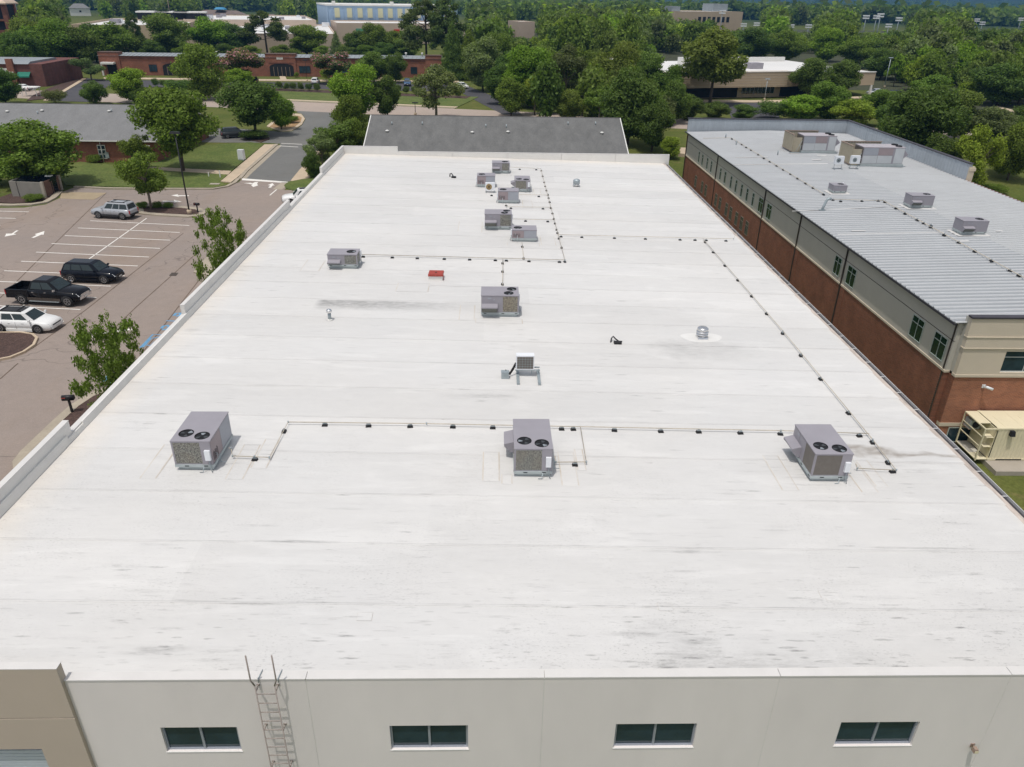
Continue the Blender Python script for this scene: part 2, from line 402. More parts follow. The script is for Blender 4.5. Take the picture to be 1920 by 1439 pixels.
CREAM = mat('cream paint', (0.72, 0.65, 0.46, 1), 0.5, 0.05, 1.0, fine=0.02)

def coil_mat(name, dark, light, ws):
    M = bpy.data.materials.new(name); M.use_nodes = True
    t = M.node_tree; L = t.links; b = t.nodes['Principled BSDF']; b.inputs['Roughness'].default_value = 0.6
    g = nd(t, 'ShaderNodeNewGeometry')
    n = noise(t, mapped(t, g.outputs['Position'], (1, 1, 1)), ws, 4, 0.7)
    n2 = noise(t, g.outputs['Position'], 2.0, 2)
    c = mixc(t, rng(t, n, 0.42, 0.60), dark, light)
    c = mixc(t, rng(t, n2, 0.35, 0.7, 0, 0.22), c, (0.23, 0.17, 0.10, 1))
    L.new(c, b.inputs['Base Color'])
    return M
COIL = coil_mat('hail-beaten coil', (0.065, 0.07, 0.066, 1), (0.33, 0.325, 0.29, 1), 25)
COILP = mat('plain coil', (0.15, 0.135, 0.12, 1), 0.6, 0.1, 4, fine=0.1)
FILTER = mat('hood filter', (0.14, 0.145, 0.13, 1), 0.7, 0.3, 25)

# ------------------------------------------------------------------ ground
def ground_mat():
    M = bpy.data.materials.new('ground cover'); M.use_nodes = True
    t = M.node_tree; L = t.links; b = t.nodes['Principled BSDF']; b.inputs['Roughness'].default_value = 0.95; b.inputs['Specular IOR Level'].default_value = 0.1
    g = nd(t, 'ShaderNodeNewGeometry'); P = g.outputs['Position']
    c = mixc(t, rng(t, noise(t, P, 0.12, 6, 0.7), 0.35, 0.65), (0.075, 0.10, 0.022, 1), (0.12, 0.13, 0.036, 1))
    c = mixc(t, rng(t, noise(t, mapped(t, P, (1, 1, 1), loc=(9, 4, 0)), 0.35, 5, 0.7), 0.56, 0.74, 0, 0.8), c, (0.19, 0.145, 0.07, 1))
    f = rng(t, noise(t, P, 3.5, 5, 0.75), 0.3, 0.7, 0.72, 1.28)
    vm = nd(t, 'ShaderNodeVectorMath', operation='SCALE'); L.new(c, vm.inputs[0]); L.new(f, vm.inputs['Scale'])
    # woodland colours take over far away
    ln = nd(t, 'ShaderNodeVectorMath', operation='LENGTH'); L.new(P, ln.inputs[0])
    far = rng(t, ln.outputs['Value'], 700, 1100)
    wd = mixc(t, rng(t, noise(t, P, 0.035, 6, 0.75), 0.38, 0.62), (0.018, 0.034, 0.014, 1), (0.05, 0.075, 0.028, 1))
    wd = mixc(t, rng(t, noise(t, P, 0.0022, 5, 0.6), 0.60, 0.70, 0, 0.4), wd, (0.15, 0.17, 0.10, 1))
    c = mixc(t, far, vm.outputs[0], wd)
    L.new(c, b.inputs['Base Color'])
    bp = nd(t, 'ShaderNodeBump'); bp.inputs['Distance'].default_value = 0.05; L.new(noise(t, P, 5, 4), bp.inputs['Height']); L.new(bp.outputs[0], b.inputs['Normal'])
    return M
def axis(a, lo, hi):
    v = list(a); 
    step = 25.0
    x = v[-1]
    while x < hi: step *= 1.18; x += step; v.append(x)
    step = 25.0; x = v[0]
    while x > lo: step *= 1.18; x -= step; v.insert(0, x)
    return np.array(v)
def build_ground():
    xs = axis(list(np.arange(-140, 15, 20)) + [15, 17, 19, 21, 23, 26] + list(np.arange(32, 160, 16)), -9000, 9000)
    ys = axis(list(np.arange(-40, 240, 10.0)), -200, 11000)
    X, Y = np.meshgrid(xs, ys); Z = terrain_z(X, Y)
    # bumpy far ridges
    rs = np.random.RandomState(3)
    d = np.hypot(X, Y)
    Z += np.clip((d - 2500) / 2000, 0, 1) * 12 * np.sin(X / 310.0 + 2) * np.sin(Y / 270.0)
    nx, ny = len(xs), len(ys)
    v = np.stack([X.ravel(), Y.ravel(), Z.ravel()], 1)
    f = [(j * nx + i, j * nx + i + 1, (j + 1) * nx + i + 1, (j + 1) * nx + i) for j in range(ny - 1) for i in range(nx - 1)]
    me = bpy.data.meshes.new('ground'); me.from_pydata([tuple(q) for q in v], [], f)
    me.materials.append(ground_mat())
    me.polygons.foreach_set('use_smooth', [True] * len(f)); me.update()
    o = bpy.data.objects.new('ground', me); COL.objects.link(o); structure(o)
build_ground()

def asphalt_mat(name, c1, c2, crack=0.5, stain=(0.16, 0.115, 0.08, 1)):
    M = bpy.data.materials.new(name); M.use_nodes = True
    t = M.node_tree; L = t.links; b = t.nodes['Principled BSDF']; b.inputs['Roughness'].default_value = 0.9; b.inputs['Specular IOR Level'].default_value = 0.2
    g = nd(t, 'ShaderNodeNewGeometry'); P = g.outputs['Position']
    c = mixc(t, rng(t, noise(t, P, 0.09, 5, 0.6), 0.35, 0.65), c1, c2)
    c = mixc(t, rng(t, noise(t, mapped(t, P, (1, 0.35, 1), loc=(4, 1, 0)), 0.14, 5, 0.65), 0.5, 0.72, 0, 0.55), c, stain)
    f = math_n(t, 'MULTIPLY', rng(t, noise(t, P, 14, 4, 0.8), 0.3, 0.7, 0.86, 1.14), rng(t, noise(t, P, 1.2, 4, 0.7), 0.3, 0.7, 0.95, 1.05))
    f = math_n(t, 'MULTIPLY', f, rng(t, noise(t, P, 0.55, 4, 0.6), 0.62, 0.74, 1.0, 0.82))
    # thin meandering cracks
    wv = nd(t, 'ShaderNodeTexVoronoi', feature='DISTANCE_TO_EDGE'); wv.inputs['Scale'].default_value = 0.075
    dv = nd(t, 'ShaderNodeVectorMath', operation='ADD'); L.new(P, dv.inputs[0])
    nz = nd(t, 'ShaderNodeTexNoise'); nz.inputs['Scale'].default_value = 0.5; L.new(P, nz.inputs['Vector'])
    sc = nd(t, 'ShaderNodeVectorMath', operation='SCALE'); sc.inputs['Scale'].default_value = 2.5; L.new(nz.outputs['Color'], sc.inputs[0]); L.new(sc.outputs[0], dv.inputs[1])
    L.new(dv.outputs[0], wv.inputs['Vector'])
    f = math_n(t, 'MULTIPLY', f, rng(t, wv.outputs['Distance'], 0.0, 0.0045, 1 - crack, 1.0))
    vm = nd(t, 'ShaderNodeVectorMath', operation='SCALE'); L.new(c, vm.inputs[0]); L.new(f, vm.inputs['Scale'])
    L.new(vm.outputs[0], b.inputs['Base Color'])
    return M
ASPH = asphalt_mat('worn asphalt', (0.292, 0.240, 0.208, 1), (0.266, 0.224, 0.200, 1), 0.35, (0.265, 0.198, 0.145, 1))
ASPD = asphalt_mat('grey asphalt', (0.150, 0.150, 0.145, 1), (0.178, 0.176, 0.168, 1), 0.2, (0.16, 0.148, 0.13, 1))
ASPN = asphalt_mat('fresh dark asphalt', (0.07, 0.068, 0.076, 1), (0.086, 0.083, 0.090, 1), 0.2, (0.09, 0.085, 0.085, 1))
ROADP = asphalt_mat('pinkish road', (0.40, 0.325, 0.275, 1), (0.36, 0.30, 0.26, 1), 0.2, (0.36, 0.29, 0.24, 1))
CONC = mat('concrete', (0.50, 0.40, 0.29, 1), 0.9, 0.08, 0.6, fine=0.06, fscale=10)
CONCG = mat('gutter concrete', (0.37, 0.32, 0.25, 1), 0.9, 0.12, 0.8, fine=0.06, fscale=10)
CONCP = mat('pad concrete', (0.36, 0.32, 0.27, 1), 0.9, 0.1, 0.8, fine=0.05)
MULCH = mat('mulch', (0.075, 0.045, 0.037, 1), 0.95, 0.3, 3.0, fine=0.35, fscale=9, bump=0.06, bscale=9)
CLAY = mat('bare clay', (0.32, 0.20, 0.10, 1), 0.95, 0.2, 1.0, fine=0.1, fscale=8)
GRASSM = mat('lawn', (0.070, 0.108, 0.018, 1), 0.95, 0.3, 0.3, fine=0.3, fscale=4, bump=0.08, bscale=5, col2=(0.125, 0.148, 0.036, 1))
PAINT = mat('road paint', (0.76, 0.73, 0.68, 1), 0.7, 0.06, 2.0, fine=0.08, fscale=12)
PAINTB = mat('blue road paint', (0.13, 0.31, 0.50, 1), 0.7, 0.15, 3.0, fine=0.1)
IRON = mat('cast iron', (0.07, 0.055, 0.045, 1), 0.7, 0.2, 8)

def gpoly(px): return [G(u, v) for u, v in px]
def slab(name, pts, zt, m, th=0.2, kind='structure'):
    b = MB(); b.slab(pts, zt, (zt - th) if not callable(zt) else (lambda x, y: zt(x, y) - th)); o = b.build(name, m)
    if kind: o['kind'] = kind
    return o
Z1, Z2, Z3 = 0.02, 0.026, 0.034
# car park west of the warehouse
slab('parking_lot', [(-150, -60), (-15.6, -60), (-15.6, 95.0)] + gpoly([(533, 357), (545, 342), (455, 336), (446, 343), (427, 352), (400, 356.5), (300, 356.5), (200, 356), (140, 352), (118, 360), (112, 372), (86, 384), (45, 390), (-150, 392)]), Z1, ASPH, 0.3)
drive = gpoly([(454, 336.5), (461, 333), (490, 305), (521, 275), (527, 270), (490, 268), (420, 268), (300, 266), (300, 246), (420, 240), (528, 248), (548, 247), (566, 236), (573, 224), (566, 214), (556, 211), (560, 208), (640, 211), (640, 225), (622, 256), (600, 277), (562, 319), (544, 341)])
slab('driveway', drive, Z2, ASPD, 0.3)
rd = gpoly([(560, 196.2), (1000, 200)]); ra, rb = Vector(rd[0]), Vector(rd[1])
RDIR = (Vector(G(1285, 236)) - Vector(G(140, 184))).normalized()
RN = Vector((-RDIR.y, RDIR.x))
RP = Vector(G(575, 209.5))            # near edge of the cross road
def road_pt(s, n): q = RP + RDIR * s + RN * n; return (q.x, q.y)
RW = 13.5
slab('road', [road_pt(-190, 0), road_pt(190, 0), road_pt(190, RW), road_pt(-190, RW)], Z3, ROADP, 0.3)
def strip(name, s0, s1, n0, n1, z, m, **k): return slab(name, [road_pt(s0, n0), road_pt(s1, n0), road_pt(s1, n1), road_pt(s0, n1)], z, m, **k)
strip('pavement', -48, 28, RW + 1.3, RW + 3.0, 0.12, CONC)
strip('kerb', -48, 28, RW, RW + 0.5, 0.15, CONCG)
strip('verge', -48, 28, RW + 0.5, RW + 1.3, 0.11, GRASSM)
strip('lawn', -48, 28, RW + 3.0, RW + 22.0, 0.11, GRASSM)
strip('mulch_bed', -46, 26, RW + 17.5, RW + 22.3, 0.14, MULCH)
slab('parking_lot', gpoly([(120, 163), (250, 163), (500, 164), (860, 165), (900, 178), (975, 214), (945, 215), (905, 196), (862, 176), (850, 172)][:1] + [(500, 165.5), (862, 173), (905, 196), (943, 215.5), (980, 215.5), (930, 183), (872, 160), (860, 157), (500, 155), (195, 150), (160, 147), (105, 178), (98, 190), (170, 192), (185, 176), (200, 164)]), 0.045, ASPN)
slab('pavement', gpoly([(195, 148.8), (500, 152.8), (860, 155.4), (860, 153.0), (500, 150.0), (195, 146.2)]), 0.16, CONC)
slab('footpath', gpoly([(526, 150.6), (538, 150.8), (535, 144.5), (524, 144.3)]), 0.165, CONC)
slab('footpath', gpoly([(712, 152), (724, 152.3), (716, 145), (706, 145)]), 0.165, CONC)
# side road by the far-left shop
slab('mulch_bed', gpoly([(50, 190), (88, 186), (150, 156), (165, 147), (140, 150), (95, 165), (62, 180)]), 0.12, MULCH)
b = MB(); b.ribbon(gpoly([(86, 190), (120, 172), (158, 149)]), 1.0, -0.1, 0.16); structure(b.build('kerb', CONC))
slab('parking_lot', gpoly([(62, 170), (95, 155), (140, 146), (120, 146), (85, 150), (50, 168)]), 0.06, ASPD)
# tan building car park
slab('parking_lot', gpoly([(1300, 192), (1405, 193.5), (1470, 193), (1700, 186), (1780, 190), (1640, 203), (1490, 203), (1455, 206), (1462, 222), (1372, 222), (1368, 214), (1350, 205), (1310, 203)]), 0.045, ASPN)
slab('pavement', gpoly([(1240, 187.5), (1410, 189.5), (1460, 189), (1640, 181), (1640, 184), (1470, 193), (1405, 193.3), (1240, 191)]), 0.16, CONC)
slab('parking_lot', gpoly([(1618, 179), (1690, 174), (1760, 176), (1720, 183), (1640, 184)]), 0.05, ASPN)
def tz(dz): return lambda x, y: float(terrain_z(x, y)) + dz
slab('footpath', gpoly([(1272, 289), (1300, 291), (1300, 279), (1276, 278)]), 0.1, CONC, 2.0)
slab('yard_paving', [(56, 60), (90, 60), (95, 104), (70, 104), (56, 84)], tz(0.06), mat('pale paving', (0.33, 0.265, 0.21, 1), 0.9, 0.12, 0.3, fine=0.08, fscale=4), 1.0)
slab('footpath', gpoly([(1868, 199), (1925, 214), (1925, 218), (1866, 203)]), 0.1, CONC, 1.0)
slab('concrete_pad', [(30.2, 36.9), (46, 36.9), (46, 40.2), (30.2, 40.2)], -2.9, CONCP, 0.6)
slab('mulch_bed', [(34.0, 30.5), (38, 30.5), (38, 34.2), (34.8, 34.0)], -2.95, CLAY, 0.4)

# pavement, kerbs, islands near the drive
slab('pavement', gpoly([(414, 342), (496, 272.6), (518, 272.2), (463, 319), (446, 334), (433, 344)]), 0.13, CONC)
slab('footpath', gpoly([(262, 314), (330, 317), (434, 322.3), (428, 329), (330, 322.5), (262, 319)]), 0.12, CONC)
slab('lawn', gpoly([(125, 349), (150, 350), (300, 353.5), (400, 353.5), (424, 349), (413, 342), (427, 329.5), (330, 323), (262, 319.5), (230, 312), (150, 305), (100, 320)]), 0.11, GRASSM)
slab('lawn', gpoly([(262, 313.5), (330, 316.5), (434, 321.8), (495, 272.4), (470, 268), (380, 274), (300, 285), (230, 300)]), 0.11, GRASSM)
b = MB(); b.ribbon(gpoly([(140, 351.5), (200, 354.5), (300, 355.5), (400, 355.5), (426, 351), (440, 344), (448, 336)]), 0.45, -0.1, 0.15); structure(b.build('kerb', CONCG))
b = MB(); b.ribbon(gpoly([(450, 336), (463, 321), (519, 272)]), 0.5, -0.1, 0.15); structure(b.build('kerb', CONCG))
b = MB(); b.ribbon(gpoly([(452.5, 337), (466, 324), (522, 273.5)]), 1.1, -0.1, 0.033); structure(b.build('gutter_strip', CONCG))
slab('driveway_apron', gpoly([(116, 361), (200, 362.5), (176, 375.5), (112, 373)]), 0.04, mat('tan concrete', (0.34, 0.27, 0.18, 1), 0.9, 0.1, 0.8, fine=0.05))
# dumpster bed
slab('mulch_bed', gpoly([(-20, 380), (20, 383), (60, 382), (95, 374), (108, 362), (118, 352), (60, 352), (0, 372)]), 0.12, MULCH)
b = MB(); b.ribbon(gpoly([(-60, 384), (20, 386.5), (60, 385), (85, 381), (100, 373), (112, 361)]), 0.7, -0.1, 0.16); structure(b.build('kerb', CONCG))
# island with the tree and the lamp
isl = [(262, 391.5), (264, 401), (300, 404.5), (355, 407.5), (376, 405), (381, 399.5), (372, 394), (340, 390.5), (300, 388.5), (272, 388)]
slab('mulch_bed', gpoly(isl), 0.14, MULCH)
b = MB(); b.ribbon(gpoly(isl), 0.75, -0.1, 0.15, closed=True); structure(b.build('kerb', CONCG))
isl2 = [(-60, 627.5), (40, 626.5), (62, 630), (70, 637), (64, 650), (45, 663), (20, 673), (-10, 679), (-60, 686)]
slab('mulch_bed', gpoly(isl2), 0.14, MULCH)
b = MB(); b.ribbon(gpoly(isl2), 0.18, -0.1, 0.17, closed=True); structure(b.build('kerb', CONC))
b = MB(); b.ribbon(gpoly(isl2), 0.95, -0.1, 0.034, closed=True, off=-0.5); structure(b.build('gutter_strip', CONCG))
# bed along the warehouse wall
bed = gpoly([(36, 868), (37, 880), (20, 905)]) + [(-15.4, 20)] 
P1 = [(-15.4, 24), G(40, 890), G(36, 868), G(50, 850), G(110, 792), G(140, 765), G(170, 745), G(196, 735), G(215, 733)] + [(-15.4, 48.5)]
slab('mulch_bed', P1, 0.13, MULCH)
b = MB(); b.ribbon(P1[1:], 0.55, -0.1, 0.15); structure(b.build('kerb', CONCG))
P2 = [(-15.4, 88)] + gpoly([(560, 362), (536, 354), (533, 349), (540, 343)]) + gpoly([(548, 341), (580, 336), (600, 333)]) + [(-15.4, 100)]
slab('lawn', P2, 0.11, GRASSM)
slab('pavement', gpoly([(545, 341), (562, 320), (600, 278), (606, 278), (572, 322), (580, 330), (592, 333), (548, 341.5)]), 0.13, CONC)
b = MB(); b.ribbon(gpoly([(520, 356), (536, 343)]), 1.2, -0.1, 0.034); structure(b.build('gutter_strip', CONCG))
slab('pavement', gpoly([(363, 513), (372, 502), (392, 480), (420, 490), (400, 520)]), 0.13, CONCG)
slab('pavement', gpoly([(528, 247.5), (548, 246), (566, 235), (572, 224), (565, 215), (545, 214), (520, 222), (500, 238)]), 0.13, CONC)
slab('mulch_bed', gpoly([(535, 244), (552, 240), (564, 230), (566, 222), (560, 219), (545, 219), (520, 228), (505, 240)]), 0.15, CLAY)
slab('mulch_bed', gpoly([(457, 262), (475, 250), (498, 250), (506, 262), (490, 268)]), 0.13, MULCH)

WFL = mat('woodland floor', (0.035, 0.036, 0.02, 1), .95, .3, .25, col2=(0.06, 0.068, 0.03, 1), fine=.2, fscale=2)
for q in ([(60, 222), (300, 222), (620, 700), (-300, 700), (-120, 460), (30, 460), (30, 262)], [(-190, 262), (-20, 262), (-20, 312), (-260, 312)], [(108, 160), (170, 150), (300, 222), (110, 222)]):
    slab('woodland_floor', q, .03, WFL)
# painted markings
def mark(name, pts, m=PAINT, z=0.03): o = slab(name, pts, z, m, 0.006); return o
def seg(u0, v0, u1, v1, wd=0.12, m=PAINT, z=0.03, name='painted_line'):
    b = MB(); b.ribbon([G(u0, v0), G(u1, v1)], wd, z - 0.006, z); o = b.build(name, m); structure(o); return o
for l in ((169.5, 414.7, 355, 423.6), (146, 428.2, 337, 436.7), (122, 442.6, 319, 451.2), (97, 457.5, 300, 466.6), (68, 473.6, 279.5, 482.8), (40, 490.7, 258.5, 499.6), (8, 508.5, 234, 518),
          (-40, 527, 208, 537.5), (-80, 546.5, 181, 559), (-120, 569, 151, 581.3), (-160, 590, 120, 603.5)):
    seg(*l)
seg(275, 410, 21, 590)
for l in ((-40, 395.7, 54, 398), (-40, 408.6, 30, 410.3), (-40, 422.5, 1, 423.3)): seg(*l)
slab('stop_line', gpoly([(454.5, 335.2), (541.5, 341.8), (540.5, 344.2), (453.5, 338.6)]), 0.034, PAINT, 0.006)
seg(527, 269.5, 566, 271.3, 0.25, z=0.036); seg(524, 274.3, 559, 276.5, 0.25, z=0.036)
def arrow(px, z=0.032):
    o = slab('painted_arrow', gpoly(px), z, PAINT, 0.006); return o
arrow([(9, 444.5), (12, 439), (22, 439), (31, 433), (35, 433), (26, 438.8), (31, 440.3)])
arrow([(59, 446.6), (69, 441.5), (65.5, 440), (83.5, 434.2), (82, 441), (78, 440.8), (64, 446.8)])
arrow([(321, 367.3), (334, 365), (333, 366.9), (354.5, 367.2), (354, 368.4), (334, 368.6), (336, 370)])
arrow([(305, 377.5), (327, 377.5), (326, 375.6), (341, 379), (326, 380.3), (327, 379.2), (305, 378.9)])
arrow([(457, 344.2), (470, 343.5), (473, 344.8), (478, 342.3), (484, 342), (482, 345.5), (484, 348.5), (475, 351.5), (471, 348.5), (474, 347), (466, 345.2)])
arrow([(503, 352.5), (507, 348.6), (502, 347.8), (511, 344.4), (515, 348.6), (511.5, 348.4), (508, 352.8)])
arrow([(146, 639), (147, 628), (158, 629), (245, 617), (250, 619), (163, 631), (180, 632)])
# blue accessible-parking paint beside the wall
def bl(*p, wd=0.13):
    b = MB(); b.ribbon([G(*q) for q in p], wd, 0.026, 0.032); structure(b.build('blue_marking', PAINTB))
bl((263, 653), (287, 628), (304, 629)); bl((268, 652), (283, 636), (303, 632)); bl((312, 602.5), (328, 603))
bl((303, 617), (306, 612.5), (314, 611), (318, 614), (312, 619), (304, 619), wd=0.22); bl((326, 593), (330, 588.5), (338, 588), (338, 592), (330, 594), wd=0.22)
bl((198, 716), (204, 705), (214, 702), wd=0.3); bl((203, 722), (216, 713), (219, 704), wd=0.2); bl((275, 648), (283, 649), (290, 642))
for q in ([(344, 438), (157, 585), (60, 655)], [(392, 455), (254, 578), (190, 640)], [(374, 525), (287, 638), (262, 668)], [(200, 362), (90, 470), (0, 560)], [(0, 712), (34, 682)]):
    b = MB(); b.ribbon([G(*k) for k in q], .09, .021, .025); structure(b.build('paving_joint', mat('bitumen joint', (.13, .095, .07, 1), .9, .3, 1.0) if 'bitumen joint' not in MATS else MATS['bitumen joint']))
o = slab('storm_drain', gpoly([(317, 518), (322, 512), (335, 512.5), (330, 518.5)]), 0.03, IRON, 0.01); 
seg(520, 355, 506, 367, 0.15)
o['kind'] = 'structure'

# ------------------------------------------------------------------ the warehouse with the white roof
YF, YB = 12.4, 78.2           # front wall face, back wall inside
XL, XR = -15.3, 17.62
COP, HI = 7.85, 8.32
wh = thing('warehouse', 'long white flat-roofed warehouse carrying grey rooftop units, window wall in front', 'building', (0, 0, 0))
def P_(name, b, m, parent=wh): return b.build(name, m, parent)
# roof membrane sheets, each with its own lap
rs = random.Random(5)
rows = [12.62, 12.83 + 0.0]
y0 = 12.62; edges = [12.62, 12.83, 15.33]
edges = [12.6, 12.9] ; 
ys_ = [12.6] + [12.83 + 2.5 * i for i in range(0, 27)]
ys_ = [q for q in ys_ if q < YB - 0.4] + [YB]
ys_.pop(1)
known = {15: [-8.5], 18: [-1.93], 25: [-1.9], 28: [4.5], 30: [4.5], 13: [-7.5]}
for i in range(len(ys_) - 1):
    a, c = ys_[i], ys_[i + 1]
    cuts = [x for k, v in known.items() if abs(k + 0.4 - a) < 0.9 for x in v][:1] or [rs.uniform(-11, 13)]
    if rs.random() < 0.35: cuts.append(cuts[0] + (11 if cuts[0] < 2 else -11))
    xs = [-15.0] + sorted(cuts) + [17.35]
    for j in range(len(xs) - 1):
        p, q = xs[j] - (0.08 if j else 0), xs[j + 1]
        b = MB()
        f0 = 0.002 if not j else (0.005 if j == 1 else 0.008)
        n = max(2, int((q - p) / 1.5))
        for k in range(n):
            u0, u1 = p + (q - p) * k / n, p + (q - p) * (k + 1) / n
            e = 0.007 + 0.003 * j
            b.quad((u0, a - 0.06, roof_z(u0) + e + .004), (u1, a - 0.06, roof_z(u1) + e + .004), (u1, c, roof_z(u1) + f0), (u0, c, roof_z(u0) + f0))
            b.quad((u0, a - 0.06, roof_z(u0) - 0.02), (u1, a - 0.06, roof_z(u1) - 0.02), (u1, a - 0.06, roof_z(u1) + e + .004), (u0, a - 0.06, roof_z(u0) + e + .004))
        if j: b.quad((p, c, roof_z(p) - .02), (p, a - 0.06, roof_z(p) - .02), (p, a - 0.06, roof_z(p) + .011 + .003 * j), (p, c, roof_z(p) + f0))
        P_('roof_sheet', b, ROOF)
b = MB(); 
for k in range(8):
    u0, u1 = -15 + 4.05 * k, -15 + 4.05 * (k + 1)
    b.quad((u0, 12.6, roof_z(u0) - .03), (u1, 12.6, roof_z(u1) - .03), (u1, YB, roof_z(u1) - .03), (u0, YB, roof_z(u0) - .03))
P_('roof_deck', b, PARA)
# front panels with window openings
JT = [ONY(573.3, 1275, YF)[0], ONY(1021, 1271.7, YF)[0], ONY(1463, 1270, YF)[0]]
pit = JT[1] - JT[0]
xt = ONY(120.5, 1278, YF)[0]
pan = [(xt, JT[0]), (JT[0], JT[1]), (JT[1], JT[2]), (JT[2], JT[2] + pit), (JT[2] + pit, XR)]
wins = []
for (ul, ut, ur, ub) in ((300, 1364, 454, 1408), (730, 1361.5, 878, 1405), (1155, 1358, 1299, 1401), (1577, 1355.5, 1708, 1398.5)):
    l, zt = ONY(ul, ut, YF); r, zb = ONY(ur, ub, YF); wins.append((l, r, zb, zt))
WZ0, WZ1 = sum(q[2] for q in wins) / 4, sum(q[3] for q in wins) / 4
def wall_with_hole(b, x0, x1, y0, y1, z0, z1, h=None):
    if h is None: b.box(x0, x1, y0, y1, z0, z1); return
    l, r, lo, hi = h
    b.box(x0, l, y0, y1, z0, z1); b.box(r, x1, y0, y1, z0, z1)
    b.box(l, r, y0, y1, z0, lo); b.box(l, r, y0, y1, hi, z1)
def wall_clean(b, x0, x1, y0, y1, z0, z1, l, r, lo, hi):
    """front face with a hole and reveals, no coplanar seams showing"""
    f = y0
    for a in ((x0, l, z0, z1), (r, x1, z0, z1), (l, r, z0, lo), (l, r, hi, z1)):
        b.quad((a[0], f, a[2]), (a[1], f, a[2]), (a[1], f, a[3]), (a[0], f, a[3]))
    b.quad((l, f, lo), (r, f, lo), (r, y1, lo), (l, y1, lo)); b.quad((l, y1, hi), (r, y1, hi), (r, f, hi), (l, f, hi))
    b.quad((l, f, hi), (l, f, lo), (l, y1, lo), (l, y1, hi)); b.quad((r, f, lo), (r, f, hi), (r, y1, hi), (r, y1, lo))
    b.quad((x0, y1, z1), (x0, f, z1), (x1, f, z1), (x1, y1, z1)); b.quad((x0, f, z0), (x0, f, z1), (x0, y1, z1), (x0, y1, z0)); b.quad((x1, f, z1), (x1, f, z0), (x1, y1, z0), (x1, y1, z1))
for i, (a, c) in enumerate(pan):
    a2, c2 = a + (0.009 if i else 0), c - 0.009
    b = MB()
    if i < 4:
        l, r, lo, hi = wins[i]; lo, hi = WZ0, WZ1
        wall_clean(b, a2, c2, YF, YF + 0.2, -3.2, COP - 0.03, l, r, lo, hi)
    else: b.box(a2, c2, YF, YF + 0.2, -3.2, COP - 0.03)
    P_('wall_panel', b, WALLW)
    b = MB(); b.box(c - .012, c + .012, YF + .006, YF + .19, -3, COP - .04); P_('joint_sealant', b, PARA)
    b = MB(); b.box(a2 - 0.002, c2 + 0.002, YF - 0.012, YF + 0.23, COP - 0.03, COP + 0.012); P_('coping', b, COPE)
    if i < 4:
        b = MB(); d0, d1 = YF + 0.06, YF + 0.12; t = 0.05
        b.box(l, r, d0, d1, lo, lo + t); b.box(l, r, d0, d1, hi - t, hi)
        b.box(l, l + t, d0 - .002, d1, lo, hi); b.box(r - t, r, d0 - .002, d1, lo, hi); mid = (l + r) / 2
        b.box(mid - .028, mid + .028, d0 - .004, d1, lo, hi)
        wf = P_('window', b, FRAMEM)
        for (p, q) in ((l + t, mid - .028), (mid + .028, r - t)):
            b = MB(); b.quad((p, d0 + .03, lo + t), (q, d0 + .03, lo + t), (q, d0 + .03 + rs.uniform(-.003, .003), hi - t), (p, d0 + .03, hi - t)); P_('pane', b, GLASS, wf)
        b = MB(); b.box(l - .02, r + .02, YF - 0.014, YF + .06, lo - 0.022, lo - 0.002); P_('sill', b, SILLW, wf)
b = MB(); b.box(xt, XR, YF + .215, YF + .3, 6.2, COP - 0.06); P_('parapet_lining', b, PARA)
b = MB(); b.box(XL, XR, YF + .5, YF + 6, 0, 5.4); P_('interior', b, DARK)
# tan end panel, a little proud, with a groove and a shutter door
b = MB(); TY = YF - 0.10; xg = xt - 0.002
zg = ONY(0, 1348, TY)[1]
xd, zd = ONY(78, 1405, TY)
for (za, zb_) in ((zg + .02, HI), ):
    b.box(XL - .02, xg, TY, TY + .2, za, zb_)
b.box(XL - .02, xg, TY + .02, TY + .2, zg - .02, zg + .02)
b.quad((xd, TY, -3), (xg, TY, -3), (xg, TY, zg - .02), (xd, TY, zg - .02)); b.quad((XL, TY, zd), (xd, TY, zd), (xd, TY, zg - .02), (XL, TY, zg - .02))
b.quad((xg, TY, -3), (xg, YF + .25, -3), (xg, YF + .25, zg - .02), (xg, TY, zg - .02)); b.quad((xd, YF + .2, zd), (xd, YF + .2, -3), (xd, TY, -3), (xd, TY, zd)); b.quad((XL, TY, zd), (XL, YF + .2, zd), (xd, YF + .2, zd), (xd, TY, zd))
b.quad((xg, TY, zg - .02), (xg, TY + .02, zg - .02), (XL, TY + .02, zg - .02), (XL, TY, zg - .02))
o = P_('wall_panel', b, WALLT); o['label'] = 'tan end panel with a groove above the shutter'
b = MB(); b.box(XL - .02, xg + .004, TY - .004, TY + .21, HI, HI + .014); P_('coping', b, COPE)
dr = MB(); dr.box(XL + .5, xd, YF + .12, YF + .2, zd - .26, zd); dd = P_('shutter_door', dr, DOORH)
b = MB(); z = zd - .26
while z > 0.0:
    b.box(XL + .5, xd, YF + .07, YF + .19, z - .115, z - .008); z -= .12
P_('shutter_slats', b, DOORB, dd)
